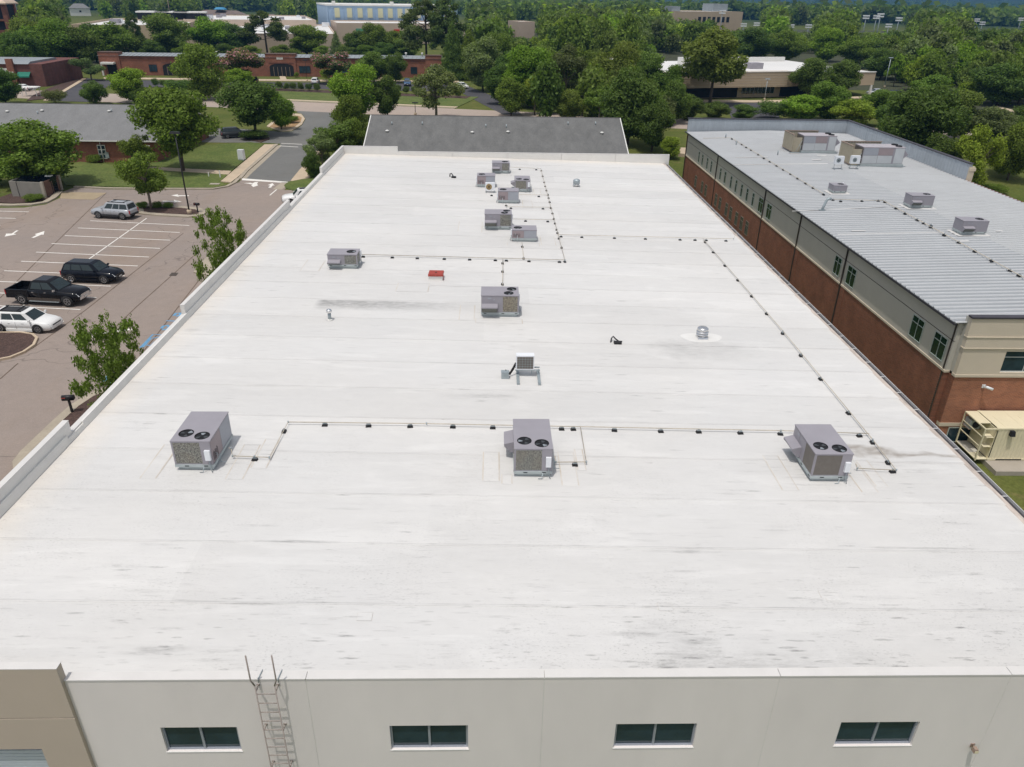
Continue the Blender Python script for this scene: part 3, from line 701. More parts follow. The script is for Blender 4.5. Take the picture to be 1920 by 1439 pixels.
# left wall, its stepped parapet and base flashing
b = MB(); b.box(XL, XL + .19, YF + .26, YB + .3, -0.2, COP - .03); P_('side_wall', b, WALLW)
yn = ONX(119, 792.5, XL)[0]; ym0 = ONX(338, 576.8, XL)[0]; ym1 = ONX(538, 375, XL)[0]; yf = ONX(599.3, 316.3, XL)[0]
hi = [(YF + .26, yn), (ym0, ym1), (yf, YB + .30)]
lo_ = [(yn, ym0), (ym1, yf)]
for a, c in hi:
    b = MB(); b.box(XL, XL + .19, a, c, COP - .03, HI); P_('parapet', b, PARA)
    b = MB(); b.box(XL - .012, XL + .2, a - .006, c + .006, HI, HI + .014); P_('coping', b, COPE)
for a, c in lo_:
    b = MB(); b.box(XL - .012, XL + .2, a + .008, c - .008, COP - .03, COP + .01); P_('coping', b, COPE)
b = MB()
yy = [YF + .3, yn - .4, yn + .7, ym0 + .3, ym1 - 1.6, YB - .05]
for k in range(5):
    h = (.34, .2, .3, .3, .24)[k]
    b.box(XL + .192, XL + .30, yy[k] + .004, yy[k + 1] - .004, ZL - .05, ZL + h, top=(0, .05, 0, 0))
P_('base_flashing', b, CURBM)
# back wall parapet, one high corner, vertical panel joints
xc = ONY(745.5, 275, YB + .1)[0]
b = MB(); b.box(XL + .19, xc, YB, YB + .2, 7.0, HI); P_('parapet', b, PARA)
b = MB(); b.box(XL + .2, xc + .006, YB - .012, YB + .212, HI, HI + .014); P_('coping', b, COPE)
n = 5
for k in range(n):
    u0, u1 = xc + (XR + .3 - xc) * k / n, xc + (XR + .3 - xc) * (k + 1) / n
    b = MB(); b.box(u0 + .012, u1 - .012, YB, YB + .2, 6.2, COP); P_('parapet', b, PARA)
    b = MB(); b.box(u0 + .004, u1 - .004, YB - .012, YB + .212, COP, COP + .012); P_('coping', b, COPE)
b = MB(); b.box(XL, XR + .25, YB + .21, YB + .3, -.2, COP - .05); P_('back_wall', b, WALLW)
b = MB(); b.box(XR - .02, XR + .15, YF + .21, YB + .2, -3.2, ZR - .2); P_('side_wall', b, WALLW)
# gutter along the low right-hand edge
gut = MB(); gx = 17.5
zr = ZR - .0
gut.box(gx + .02, gx + .24, YF + .02, YB - .02, zr - .17, zr - .11)
gut.box(gx, gx + .02, YF + .02, YB - .02, zr - .17, zr - .01)
go = P_('gutter', gut, GUT)
b = MB(); b.box(gx + .24, gx + .262, YF + .02, YB - .02, zr - .17, zr + .005); P_('gutter_lip', b, GUTW, go)
y = YF + .8
while y < YB - 1:
    b = MB(); b.box(gx, gx + .25, y, y + .035, zr - .025, zr - .008); P_('gutter_strap', b, GUTW, go); y += 1.52
b = MB(); b.box(gx - .2, gx, YF + .02, YB - .02, roof_z(gx) - .03, roof_z(gx - .1) + .012); P_('edge_strip', b, TANMET)
# membrane patches with grimy laps around the units
def patch(x0, x1, y0, y1, e=.04):
    b = MB(); f = lambda x, d: roof_z(x) + d
    b.mi = 0; b.quad((x0 + e, y0 + e, f(x0, .022)), (x1 - e, y0 + e, f(x1, .022)), (x1 - e, y1 - e, f(x1, .018)), (x0 + e, y1 - e, f(x0, .018)))
    b.mi = 1
    A = [(x0, y0), (x1, y0), (x1, y1), (x0, y1)]; B = [(x0 + e, y0 + e), (x1 - e, y0 + e), (x1 - e, y1 - e), (x0 + e, y1 - e)]
    for k in range(4):
        k2 = (k + 1) % 4; b.mi = 1 if k % 2 else 0
        b.quad(A[k] + (f(A[k][0], .014),), A[k2] + (f(A[k2][0], .014),), B[k2] + (f(B[k2][0], .022),), B[k] + (f(B[k][0], .022),))
    o = b.build('membrane_patch', [ROOF, PATCHE], wh); return o
for p in ((-11.75, -11.2, 20.95, 23.1), (-8.95, -8.35, 21.0, 23.2), (-8.3, -7.75, 21.7, 23.6), (-0.35, 0.25, 21.15, 23.0), (.30, .68, 21.0, 21.6), (2.35, 2.95, 20.95, 23.1), (2.98, 3.3, 21.9, 23.3),
          (9.9, 10.5, 20.9, 23.1), (12.65, 13.25, 20.85, 23.0), (13.3, 13.75, 21.2, 22.9),
          (-1.75, -.95, 35.3, 37.4), (-.9, 1.5, 35.0, 35.65), (-11.3, -10.2, 42.2, 44.3), (-2.5, -.8, 51.2, 54.0), (3.2, 4.2, 48.6, 50.8), (.9, 3.1, 48.3, 49.0), (2.3, 3.1, 58.4, 60.8), (3.4, 4.0, 63.0, 65.0), (-5.4, -3.6, 39.2, 40.6)):
    patch(*p)
for (u, v) in ((1247, 1139), (1560, 1120), (1550, 1116), (684, 1157)):
    x, y = RF(u, v); patch(x - .2, x + .2, y - .15, y + .15, .004)

# ladder on the front wall
lad = thing('roof_ladder', 'brown steel roof ladder bolted to the front wall of the white-roofed building', 'ladder', (0, 0, 0))
ly = YF - .2
def LX(u, v): return ONY(u, v, ly)
(xa, za), (xb, zb_) = LX(477.5, 1286), LX(514.6, 1284)
zA = min(za, zb_)
xe0, ze0 = LX(459.5, 1232); xe1, ze1 = LX(508, 1231)
xm0, xm1 = LX(470, 1278)[0], LX(518, 1278)[0]
for (x, xm, xe) in ((xa, xm0, xe0), (xb, xm1, xe1)):
    b = MB(); b.tube([(x, ly, -2), (x, ly, zA)], .017, 6); b.tube([(x, ly, zA), (xm, ly, zA + .16), (xm, ly, zA + .95)], .019, 6)
    b.build('rail', LADM, lad)
z = zA - .28
while z > 1:
    b = MB(); b.tube([(xa, ly, z), (xb, ly, z)], .014, 6); b.build('rung', LADM, lad); z -= .305
for zz in (zA - .2, zA - 1.55, zA - 2.9, zA - 4.2):
    for x in (xa, xb):
        b = MB(); b.box(x - .012, x + .012, ly, YF - .003, zz - .02, zz + .02); b.box(x - .035, x + .035, YF - .012, YF - .002, zz - .03, zz + .03); b.build('wall_bracket', LADM, lad)
for x in (xa + .0, xb + .0):
    b = MB(); b.tube([(x + .03, YF - .03, zA - .1), (x + .03, YF - .03, COP + .05), (x + .06, YF + .25, COP + .03)], .012, 6); b.build('parapet_hook', GREYMET, lad)
# little floodlight at the right
lx, lz = ONY(1827, 1404, YF - .1)
fl = thing('wall_light', 'small brown floodlight on the front wall right of the windows', 'light', (lx, YF, lz))
b = MB(); b.box(-.05, .05, -.02, -.002, -.05, .07); b.build('back_plate', BROWNMET, fl)
b = MB(); b.tube([(0, -.02, .03), (0, -.1, .03)], .014, 6); b.build('arm', BROWNMET, fl)
b = MB(); b.box(-.06, .06, -.2, -.08, -.06, .06, top=(.015, .015, .02, .0)); h = b.build('lamp_head', BROWNMET, fl)
b = MB(); b.box(-.05, .05, -.206, -.201, -.05, .035); b.build('lens', CREAM, h)

# ------------------------------------------------------------------ rooftop units
def holed_top(b, x0, x1, y0, y1, z, circles, n=20):
    loops = [[Vector((x0, y0, 0)), Vector((x1, y0, 0)), Vector((x1, y1, 0)), Vector((x0, y1, 0))]]
    for (cx, cy_, r) in circles:
        loops.append([Vector((cx + r * math.cos(-2 * math.pi * k / n), cy_ + r * math.sin(-2 * math.pi * k / n), 0)) for k in range(n)])
    flat = [p for l in loops for p in l]
    base = len(b.v); b.v += [(p.x, p.y, z) for p in flat]
    for t in tessellate_polygon(loops):
        p = [flat[i] for i in t]
        ar = (p[1].x - p[0].x) * (p[2].y - p[0].y) - (p[2].x - p[0].x) * (p[1].y - p[0].y)
        t = t if ar > 0 else t[::-1]
        b.f.append(tuple(base + i for i in t)); b.m.append(b.mi); b.sm.append(False)

def hvac(label, x, y, z, rz, L=1.95, W=1.28, H=1.0, fans=2, coil=COIL, hood=True, front_coil=True, curb=.17, back='louver', group='grey packaged rooftop units', disconnect=True, rr=None, tilt=0.0, cream=False):
    u = thing('rooftop_unit', label, 'air conditioner', (x, y, z), rz, group)
    l, w = L / 2, W / 2; z0 = curb; z1 = curb + H
    b = MB(); b.box(-l + .07, l - .07, -w + .06, w - .06, -.12, z0 - .03); b.box(-l - .02, l + .02, -w - .02, w + .02, z0 - .03, z0 + .075)
    b.mi = 1
    for q in (-.5, .1, .55):
        b.box(q * L * .8 - .07, q * L * .8 + .07, -w - .024, -w - .0205, z0 + .005, z0 + .04)
    for q in (-.2, .3): b.box(l + .0205, l + .024, q * W - .07, q * W + .07, z0 + .005, z0 + .04)
    b.build('curb', [CURBG, DARK], u)
    b = MB(); b.box(-l, l, -w, w, z0 + .075, z1 - .03); b.build('cabinet', HV, u)
    r = rr or (.25 if fans == 2 else .28)
    fx = [(l - .50, -w * .46), (l - .34, w * .46)] if fans == 2 else [(l - r - .12, 0.0)]
    b = MB(); e = .018
    holed_top(b, -l - e, l + e, -w - e, w + e, z1, [(p[0], p[1], r) for p in fx])
    b.quad((-l - e, -w - e, z1 - .04), (l + e, -w - e, z1 - .04), (l + e, -w - e, z1), (-l - e, -w - e, z1)); b.quad((l + e, -w - e, z1 - .04), (l + e, w + e, z1 - .04), (l + e, w + e, z1), (l + e, -w - e, z1))
    b.quad((l + e, w + e, z1 - .04), (-l - e, w + e, z1 - .04), (-l - e, w + e, z1), (l + e, w + e, z1)); b.quad((-l - e, w + e, z1 - .04), (-l - e, -w - e, z1 - .04), (-l - e, -w - e, z1), (-l - e, w + e, z1))
    b.build('top_panel', HV, u)
    for k, (px, py) in enumerate(fx):
        b = MB(); b.lathe([(r, z1 + .012), (r - .012, z1 + .016), (r - .012, z1 - .027)], 20, (px, py, 0), cap=False)
        f = b.build('fan', DARK, u)
        b = MB(); b.lathe([(0.001, z1 - .026), (r, z1 - .026)], 20, (px, py, 0), cap=False); b.build('fan_well', DARK, f)
        a0 = rs.uniform(0, 6)
        for q in range(3):
            a = a0 + q * 2.094
            b = MB(); ca, sa = math.cos(a), math.sin(a); cb_, sb_ = math.cos(a + .75), math.sin(a + .75)
            b.quad((px + .07 * ca, py + .07 * sa, z1 - .012), (px + (r - .02) * ca, py + (r - .02) * sa, z1 - .018), (px + (r - .03) * cb_, py + (r - .03) * sb_, z1 - .006), (px + .07 * cb_, py + .07 * sb_, z1 - .01))
            b.build('blade', FANB if q == 0 else FAND, f)  # one blade paler, its reflected light put into the colour
        b = MB(); b.lathe([(.07, z1 - .02), (.065, z1 - .004), (.001, z1 - .004)], 12, (px, py, 0), cap=False); b.build('fan_hub', DARK, f)
    # coil on the end and round the corner
    zc0, zc1 = z0 + .12, z1 - .06
    ye = w - W * .27
    b = MB(); b.quad((l + .006, -w + .05, zc0), (l + .006, ye, zc0), (l + .006, ye, zc1), (l + .006, -w + .05, zc1))
    b.build('coil', coil, u)
    b = MB(); b.box(l, l + .014, -w, -w + .05, zc0 - .04, z1 - .04); b.box(l, l + .014, ye, w, zc0 - .04, z1 - .04); b.box(l, l + .013, -w + .05, ye, zc1, z1 - .04)
    b.build('end_frame', HV, u)
    if front_coil:
        xs_ = l - L * .42
        b = MB(); b.quad((xs_, -w - .006, zc0), (l - .05, -w - .006, zc0), (l - .05, -w - .006, zc1), (xs_, -w - .006, zc1)); b.build('coil', coil, u)
        b = MB(); b.box(xs_ - .04, xs_, -w - .012, -w, zc0 - .04, z1 - .04); b.box(l - .05, l + .002, -w - .012, -w, zc0 - .04, z1 - .04); b.build('corner_post', HV, u)
    xs_ = l - L * .42 - .04
    b = MB(); b.box(-l + .015, -l + L * .27, -w - .009, -w, z0 + .1, z1 - .06); b.box(-l + L * .28, xs_ - .012, -w - .009, -w, z0 + .1, z1 - .06); b.build('access_panel', HV, u)
    if not front_coil:
        b = MB(); b.box(xs_, l - .02, -w - .008, -w, z0 + .1, z1 - .06); b.build('side_panel', HV, u)
    b = MB(); q = -l + L * .22; b.box(q - .09, q + .09, -w - .013, -w - .0095, z1 - .2, z1 - .13); b.box(q + .2, q + .28, -w - .013, -w - .0095, z1 - .26, z1 - .2); b.build('sticker', HV2, u)
    # far side: pinkish and bluish doors, louvres
    b = MB(); b.box(l - L * .48, l - .02, w, w + .009, z0 + .1, z1 - .06); p = b.build('side_panel', HV3, u)
    b = MB(); b.box(-l + .02, l - L * .49, w, w + .009, z0 + .1, z1 - .06); b.build('access_door', HV2, u)
    b = MB()
    for k in range(8):
        q = l - .1 - k * .06; b.box(q - .02, q, w + .009, w + .014, z0 + .16, z0 + .16 + H * .33 + .04 * math.sin(k * 2.3))
    b.build('louvre', DARK, p)
    if hood:
        x0_, x1_ = -l + .02, -l + L * .44
        b = MB(); zt = z0 + H * .56; zb_ = z0 + .1; d = .34
        b.mi = 0
        b.quad((x0_, -w, zt), (x0_, -w - d, zt - .09), (x1_, -w - d, zt - .09), (x1_, -w, zt))
        b.quad((x0_, -w, zt), (x0_, -w, zb_ + .02), (x0_, -w - d * .35, zb_ + .02), (x0_, -w - d, zt - .18), (x0_, -w - d, zt - .09))
        b.quad((x1_, -w, zt), (x1_, -w - d, zt - .09), (x1_, -w - d, zt - .18), (x1_, -w - d * .35, zb_ + .02), (x1_, -w, zb_ + .02))
        b.quad((x0_, -w - d, zt - .09), (x0_, -w - d, zt - .15), (x1_, -w - d, zt - .15), (x1_, -w - d, zt - .09))
        hd = b.build('intake_hood', HV, u)
        b = MB(); b.quad((x0_ + .03, -w - d + .01, zt - .16), (x0_ + .03, -w - d * .38, zb_ + .03), (x1_ - .03, -w - d * .38, zb_ + .03), (x1_ - .03, -w - d + .01, zt - .16)); b.build('hood_filter', FILTER, hd)
    if disconnect:
        b = MB(); b.box(l + .014, l + .1, w - .21, w - .03, z0 + .28, z0 + .66); b.build('disconnect_box', WHITEB, u)
        b = MB(); b.tube([(l + .06, w - .1, z0 + .28), (l + .06, w - .1, z0 + .02), (l + .12, w - .04, -.0)], .014, 5); b.tube([(l + .08, w - .3, z0 + .05), (l + .13, w - .34, .02), (l + .13, w - .46, .015)], .014, 5); b.build('drain_pipe', GREYMET, u)
    b = MB(); b.tube([(l - .35, w, z0 + .26), (l - .35, w + .12, z0 + .26), (l - .35, w + .12, .12), (l - .35, w + .3, .12)], .016, 6); b.tube([(l - .25, w, z0 + .4), (l - .2, w + .1, z0 + .42), (l - .2, w + .1, z0 + .2)], .012, 5); b.build('gas_line', GREYMET, u)
    return u
def put(label, u0, v0, u1, v1, rz, L, W, H, **k):
    """front bottom edge of the unit given by two photo points on the roof"""
    a, c = RF(u0, v0), RF(u1, v1); x = (a[0] + c[0]) / 2; y = (a[1] + c[1]) / 2
    dep = L / 2 if rz == -90 else W / 2
    y += dep
    return hvac(label, x, y, roof_z(x) + .012, rad(rz), L=L, W=W, H=H, **k)
put('big grey rooftop unit with two fans, nearest the left parapet, no hood showing', 331, 882, 404, 884, -90, 1.98, 1.28, 1.0, hood=False)
put('big grey rooftop unit with two fans and a left hood, middle of the near row', 963.4, 895, 1034, 895.3, -90, 1.98, 1.28, .98)
put('big grey rooftop unit with clean brown coils, nearest the gutter side', 1518, 904, 1586, 904, -90, 1.98, 1.29, .98, coil=COILP)
put('wide grey rooftop unit alone in mid-roof, speckled coil on its right half', 902.7, 594.5, 971.5, 595.5, 0, 1.9, 1.3, 1.0, coil=coil_mat('brownish coil', (0.075, 0.07, 0.06, 1), (0.36, 0.33, 0.26, 1), 25))
put('low grey rooftop unit with one fan, alone on the left half of the roof', 615.7, 504, 671, 505, 0, 1.72, 1.15, .70, fans=1)
put('grey rooftop unit farthest back on the white roof, one fan', 923, 326, 954.5, 326, 0, 1.58, 1.15, .80, fans=1)
put('grey rooftop unit showing its pinkish back, beside the beige fan unit', 895, 352, 928, 352, 180, 1.53, 1.15, .82, fans=1, hood=False)
put('grey two-fan rooftop unit with a left hood in the far cluster', 965.4, 361, 993.9, 361, -90, 1.8, 1.28, .82)
put('grey rooftop unit with pinkish and blue doors in the middle of the far cluster', 934, 382, 972, 382, 180, 1.63, 1.15, .80, fans=1, hood=False)
put('wide grey two-fan rooftop unit at the left front of the far cluster', 909, 431, 959, 432, 0, 1.88, 1.28, .95)
put('low grey rooftop unit with louvres at the right front of the far cluster', 960.3, 454.5, 1005.3, 453.8, 180, 1.65, 1.15, .64, fans=1, hood=False)

def mini_split(label, x, y, z, rz, w_=.85, h=.62, d=.34, body=WHITEB, fan=True, grille=None, legs=.25, group=None, frame=True):
    u = thing('condenser', label, 'air conditioner', (x, y, z), rz, group)
    b = MB(); b.box(-w_ / 2, w_ / 2, -d / 2, d / 2, legs, legs + h, top=(.01, .01, .01, .01)); b.build('casing', body, u)
    if fan:
        b = MB(); b.lathe([(.001, -d / 2 - .012), (.22, -d / 2 - .012), (.25, -d / 2 - .004)], 20, (-w_ * .12, 0, legs + h / 2), cap=False, axis='y'); f = b.build('fan_grille', grille or GREYMET, u)
        b = MB(); b.lathe([(.001, -d / 2 - .018), (.07, -d / 2 - .018), (.07, -d / 2 - .013)], 12, (-w_ * .12, 0, legs + h / 2), cap=False, axis='y'); b.build('fan_hub', DARK, f)
        for r_ in (.12, .18):
            b = MB(); b.lathe([(r_, -d / 2 - .02), (r_ + .015, -d / 2 - .02), (r_ + .015, -d / 2 - .012), (r_, -d / 2 - .012)], 20, (-w_ * .12, 0, legs + h / 2), cap=False, axis='y'); b.build('grille_ring', DARK, f)
    else:
        b = MB(); b.quad((-w_ / 2 + .05, -d / 2 - .004, legs + .05), (w_ / 2 - .05, -d / 2 - .004, legs + .05), (w_ / 2 - .05, -d / 2 + .002, legs + h - .05), (-w_ / 2 + .05, -d / 2 + .002, legs + h - .05)); f = b.build('coil', COILP, u)
        for k in range(1, 6):
            b = MB(); xx = -w_ / 2 + .05 + (w_ - .1) * k / 6; b.box(xx - .005, xx + .005, -d / 2 - .014, -d / 2 - .004, legs + .05, legs + h - .05); b.build('guard_wire', GREYMET, f)
        for k in range(1, 5):
            b = MB(); zz = legs + .05 + (h - .1) * k / 5; b.box(-w_ / 2 + .05, w_ / 2 - .05, -d / 2 - .016, -d / 2 - .012, zz - .005, zz + .005); b.build('guard_wire', GREYMET, f)
    if frame:
        for s in (-1, 1):
            b = MB(); b.box(s * w_ * .42 - .03, s * w_ * .42 + .03, -d / 2 - .12, d / 2 + .1, 0, .06); b.box(s * w_ * .42 - .02, s * w_ * .42 + .02, -.02, .02, .06, legs); b.build('stand_leg', BLACKR if body is not WHITEB else GREYMET, u)
    return u
# beige fan unit in the far cluster
x, y = RF(919, 362); mini_split('small condenser with a round beige fan, between the far grey units', x, y + .15, roof_z(x) + .01, 0, .82, .62, grille=mat('beige grille', (0.42, 0.30, 0.14, 1), 0.6, 0.15, 20), legs=.18)
# unit on long galvanised rails mid roof
x, y = RF(984, 706)
u = mini_split('white condenser on two long galvanised rails, alone in mid-roof', x, y + .1, roof_z(x) + .01, 0, .8, .66, fan=False, legs=.34, frame=False)
for px in (RF(972, 727)[0] - x, RF(1012, 727)[0] - x):
    b = MB(); b.box(px - .06, px + .06, -.95, .35, 0, .09); b.build('rail', GREYMET, u)
b = MB()
for q in (-.12, .16): b.box(-.42, RF(1012, 727)[0] - x + .05, q - .025, q + .025, .28, .33)
for px in (-.34, .3, RF(1012, 727)[0] - x): b.box(px - .025, px + .025, .0, .05, .09, .28)
b.build('cross_bar', GREYMET, u)
for k in range(3):
    b = MB(); b.tube([(-.85, -.1 - .05 * k, .22 + .06 * k), (-.65, -.16, .1 + .05 * k), (-.5, -.05, .3 + .06 * k), (-.4, .05, .5 + .04 * k)], .03, 6); b.build('hose', BLACKR, u)
x2, y2 = RF(947, 711)
bx = thing('pipe_cover_box', 'small galvanised box with black hoses left of the white condenser', 'box', (x2, y2 + .12, roof_z(x2) + .01))
b = MB(); b.box(-.16, .16, -.14, .14, 0, .3, top=(.0, .0, .0, .06)); b.build('box', GREYMET, bx)
b = MB(); b.box(-.175, .175, -.155, .1, .3, .315); b.build('lid', GREYMET, bx)
# red hatch
x, y = RF(817, 527); h = thing('roof_hatch', 'red square roof hatch on a white curb', 'hatch', (x, y + .4, roof_z(x) + .01), rad(-1.5))
b = MB(); b.box(-.4, .4, -.36, .36, -.06, .25); b.build('curb', CURBM, h)
b = MB(); b.box(-.43, .43, -.4, .4, .25, .36, top=(.012, .012, .012, .012)); lid = b.build('lid', REDP, h)
b = MB(); b.box(-.05, .05, -.05, .05, .361, .385); b.build('vent_plug', IRON, lid)
b = MB(); b.box(.43, .46, -.3, -.24, 0, .3); b.build('hinge_arm', REDP, h)
# vents
x, y = RF(618.5, 600); v = thing('vent_pipe', 'thin galvanised vent pipe with a cap on the left half of the roof', 'vent', (x, y, roof_z(x) + .01))
b = MB(); b.lathe([(.2, -.01), (.11, .03), (.1, .04)], 14); b.build('flashing', CURBM, v)
b = MB(); b.lathe([(.085, .0), (.085, .36)], 14); b.build('pipe', GREYMET, v)
b = MB(); b.lathe([(.1, .36), (.14, .4), (.14, .5), (.1, .55)], 14); b.build('cap', SHINY, v)
x, y = RF(1317, 636); v = thing('roof_ventilator', 'shiny round aluminium ventilator with rings in a grey stain', 'vent', (x, y + .15, roof_z(x) + .01)); v.scale = (.88, .88, .74)
b = MB(); b.box(-.3, .3, -.3, .3, -.02, .12, top=(.05, .05, .05, .05)); b.build('base', SHINY, v)
b = MB(); b.lathe([(.24, .12), (.24, .2), (.33, .24), (.33, .3), (.25, .34), (.25, .36), (.34, .4), (.34, .46), (.25, .5), (.25, .52), (.31, .56), (.31, .68), (.24, .74), (.001, .78)], 24, cap=False); b.build('louvred_head', SHINY, v)
PATCHX = patch  # the pale mastic ring round the ventilator
b = MB(); b.slab([(x + 1.0 * math.cos(a) * (1 + .1 * math.sin(3 * a)), y + .15 + 0.62 * math.sin(a) * (1 + .12 * math.sin(2 * a + 1))) for a in [2 * math.pi * k / 28 for k in range(28)]], lambda px, py: roof_z(px) + .016, lambda px, py: roof_z(px) - .01); b.build('membrane_patch', mat('mastic ring', (.70, .69, .67, 1), .6, .05, 3), wh)
x, y = RF(1081, 351); v = thing('roof_ventilator', 'grey domed ventilator on short legs near the back parapet', 'vent', (x, y + .2, roof_z(x) + .01))
for s in ((-1, -1), (1, -1), (1, 1), (-1, 1)):
    b = MB(); b.tube([(s[0] * .28, s[1] * .28, 0), (s[0] * .2, s[1] * .2, .25)], .03, 6); b.build('leg', GREYMET, v)
b = MB(); b.lathe([(.2, .0), (.2, .3)], 16); b.build('pipe', SHINY, v)
b = MB(); b.lathe([(.24, .22), (.3, .26), (.3, .52), (.24, .6), (.12, .66), (.001, .67)], 18, cap=False); b.build('hood', GREYMET, v)
def cable(label, pts, r=.035):
    (u, v_) = pts[0]; 
    P = []
    for (px, pv, hz) in pts[1]:
        q = RF(px, pv); P.append((q[0], q[1], roof_z(q[0]) + hz))
    o = thing('lightning_cable', label, 'cable', P[0]); 
    bm = MB(); bm.tube([tuple(Vector(p) - Vector(P[0])) for p in P], r, 7); bm.build('cable', BLACKR, o)
    return o, P
o, P = cable('black cable stub looping up out of the roof left of the shiny ventilator', ((0, 0), [(1145, 643, .03), (1146, 640.5, .16), (1149, 639.5, .24), (1154, 641, .14), (1160, 643, .07), (1166, 642.5, .05)]))
b = MB(); q = RF(1158, 645); b.box(q[0] - P[0][0] - .18, q[0] - P[0][0] + .18, q[1] - P[0][1] - .1, q[1] - P[0][1] + .12, -.03, .07); b.build('cable_boot', BLACKR, o)
o, P = cable('black cable stub far back on the left of the roof', ((0, 0), [(843.5, 332, .04), (844, 331, .22), (846.5, 331, .26), (850, 333, .1), (854, 333, .06)]), .05)
b = MB(); q = RF(851, 334); b.box(q[0] - P[0][0] - .22, q[0] - P[0][0] + .2, q[1] - P[0][1] - .15, q[1] - P[0][1] + .15, -.03, .09); b.build('cable_boot', BLACKR, o)

# gas pipes on rubber blocks
PH = .115
def block_mesh():
    b = MB(); b.box(-.11, .11, -.075, .075, 0, .085, top=(.035, .035, .012, .012)); return b.mesh('block', BLACKR)
def clip_mesh():
    b = MB(); b.box(-.075, .075, -.022, .022, .085, .098); b.box(-.03, -.022, -.02, .02, .098, .15); b.box(.022, .03, -.02, .02, .098, .15); return b.mesh('clip', GREYMET)
BLK, CLP = block_mesh(), clip_mesh()
ORD = 'first second third fourth fifth sixth seventh eighth ninth tenth eleventh twelfth thirteenth fourteenth fifteenth sixteenth seventeenth'.split()
def blocks(pts, along, label, group, zfun, P, sc=1.0):
    pts = sorted(pts, key=(lambda q: q[0]) if along == 'y' else (lambda q: q[1]))
    for i_, (u, v) in enumerate(pts):
        lab = label if len(pts) == 1 else ORD[i_] + (' from left: ' if along == 'y' else ' from far end: ') + label
        x, y = P(u, v)
        o = thing('pipe_block', lab, 'pipe support', (x, y, zfun(x, y)), (0.0 if along == 'y' else rad(90)) + rs.uniform(-.14, .14), group)
        o.scale = (sc, sc, sc)
        for n_, me in (('rubber_block', BLK), ('pipe_clip', CLP)):
            c = bpy.data.objects.new(n_, me); COL.objects.link(c); c.parent = o
def pipe(label, pts, zfun, P, r=.019, h=PH, ends=True):
    W3 = []
    for p in pts:
        x, y = P(p[0], p[1]); W3.append((x, y, zfun(x, y) + (p[2] if len(p) > 2 else h)))
    o = thing('gas_pipe', label, 'pipe', W3[0])
    bm = MB(); bm.tube([tuple(Vector(q) - Vector(W3[0])) for q in W3], r, 6); bm.build('pipe_run', PIPEM, o)
    for q in W3[1:-1]:
        bm = MB(); v = Vector(q) - Vector(W3[0]); bm.lathe([(r * 1.6, -r * 2), (r * 1.6, r * 2)], 8, tuple(v)); bm.build('elbow', GREYMET, o)
    return o
zf = lambda x, y: roof_z(x) + .012
pipe('yellowish gas pipe along the near row, from the left unit toward the gutter', [(432, 857, .35), (436, 857, .35), (437, 861), (478, 862.5), (506, 864), (541, 797), (800, 800), (1463, 813), (1628, 818.5)], zf, RF)
pipe('thin gas pipe running back beside the gutter from the right unit', [(1601, 884, .3), (1606, 884), (1679, 887.5), (1635, 830), (1467, 625), (1318, 452)], zf, RF)
pipe('short branch gas pipe at the right of the middle near unit', [(1088, 806.5), (1099, 872), (1042, 872.5), (1040, 869, .3)], zf, RF)
pipe('gas pipe across the right half of the roof to the gutter edge', [(1045, 443.5), (1375, 451.5), (1379, 451, .6)], zf, RF)
pipe('long gas pipe from the far cluster forward along mid-roof', [(1006, 318), (1014, 319.5), (1059, 491), (1052, 491)], zf, RF)
pipe('gas pipe running right from the low left unit', [(673, 492, .2), (676, 481), (1052, 491.2)], zf, RF)
pipe('short gas pipe down to the wide mid-roof unit', [(943, 488.5), (942.2, 538)], zf, RF)
pipe('short gas pipe in front of the louvred unit', [(978.6, 458, .1), (982, 489.5)], zf, RF)
pipe('faint gas pipe to the unit farthest back', [(957, 318, .2), (1004, 318.6)], zf, RF)
pipe('faint gas pipe behind the wide far unit', [(948, 385), (949.5, 391), (1033, 392)], zf, RF)
pipe('faint gas pipe right of the wide far unit', [(962, 415, .15), (1038, 416)], zf, RF)
pipe('faint gas pipe right of the pinkish far unit', [(973, 368), (1028, 369)], zf, RF)
blocks([(609, 799), (691, 800.5), (769, 801.5), (849, 802.5), (924, 804), (1053, 806.5), (1075, 807), (1152, 809), (1239, 811), (1310, 812), (1388, 814), (1463, 816), (1611, 819.5)], 'y', 'black block under the near-row pipe', 'blocks under the near cross pipe', zf, RF)
blocks([(478, 864)], 'y', 'black rubber block beside the nearest left unit', None, zf, RF)
blocks([(533, 811)], 'x', 'black rubber block under the short slanted pipe right of the left unit', None, zf, RF)
blocks([(1078, 874)], 'y', 'black rubber block right of the middle near unit', None, zf, RF)
blocks([(1673, 886.5)], 'y', 'black rubber block where the gutter pipe turns to the right unit', None, zf, RF)
blocks([(1322, 456), (1337, 475), (1359, 500), (1383, 527.5), (1409, 557.5), (1437, 590.5), (1467, 627.5), (1501, 669), (1538, 713), (1590, 777), (1635, 832), (1664, 870)], 'x', 'black block under the gutter-side pipe', 'blocks under the gutter pipe', zf, RF)
blocks([(1052, 445.5), (1091, 446.5), (1152, 448.2), (1210, 449.8), (1275, 451.4), (1303, 452), (1324, 452.4), (1361, 453.4)], 'y', 'black block under the right cross pipe', 'blocks under the right cross pipe', zf, RF)
blocks([(1015, 321.6), (1017.6, 332), (1020.4, 343.4), (1022.3, 351), (1024.5, 358.8), (1027.5, 367), (1028.6, 372.8), (1030.6, 380.6), (1033, 392), (1035.9, 402), (1038.3, 412), (1040.5, 420.9), (1043.4, 432.4), (1045.2, 438.7), (1047.8, 449), (1053, 466.4), (1059, 492.5)], 'x', 'black block right of the far cluster', 'blocks under the long far pipe', zf, RF)
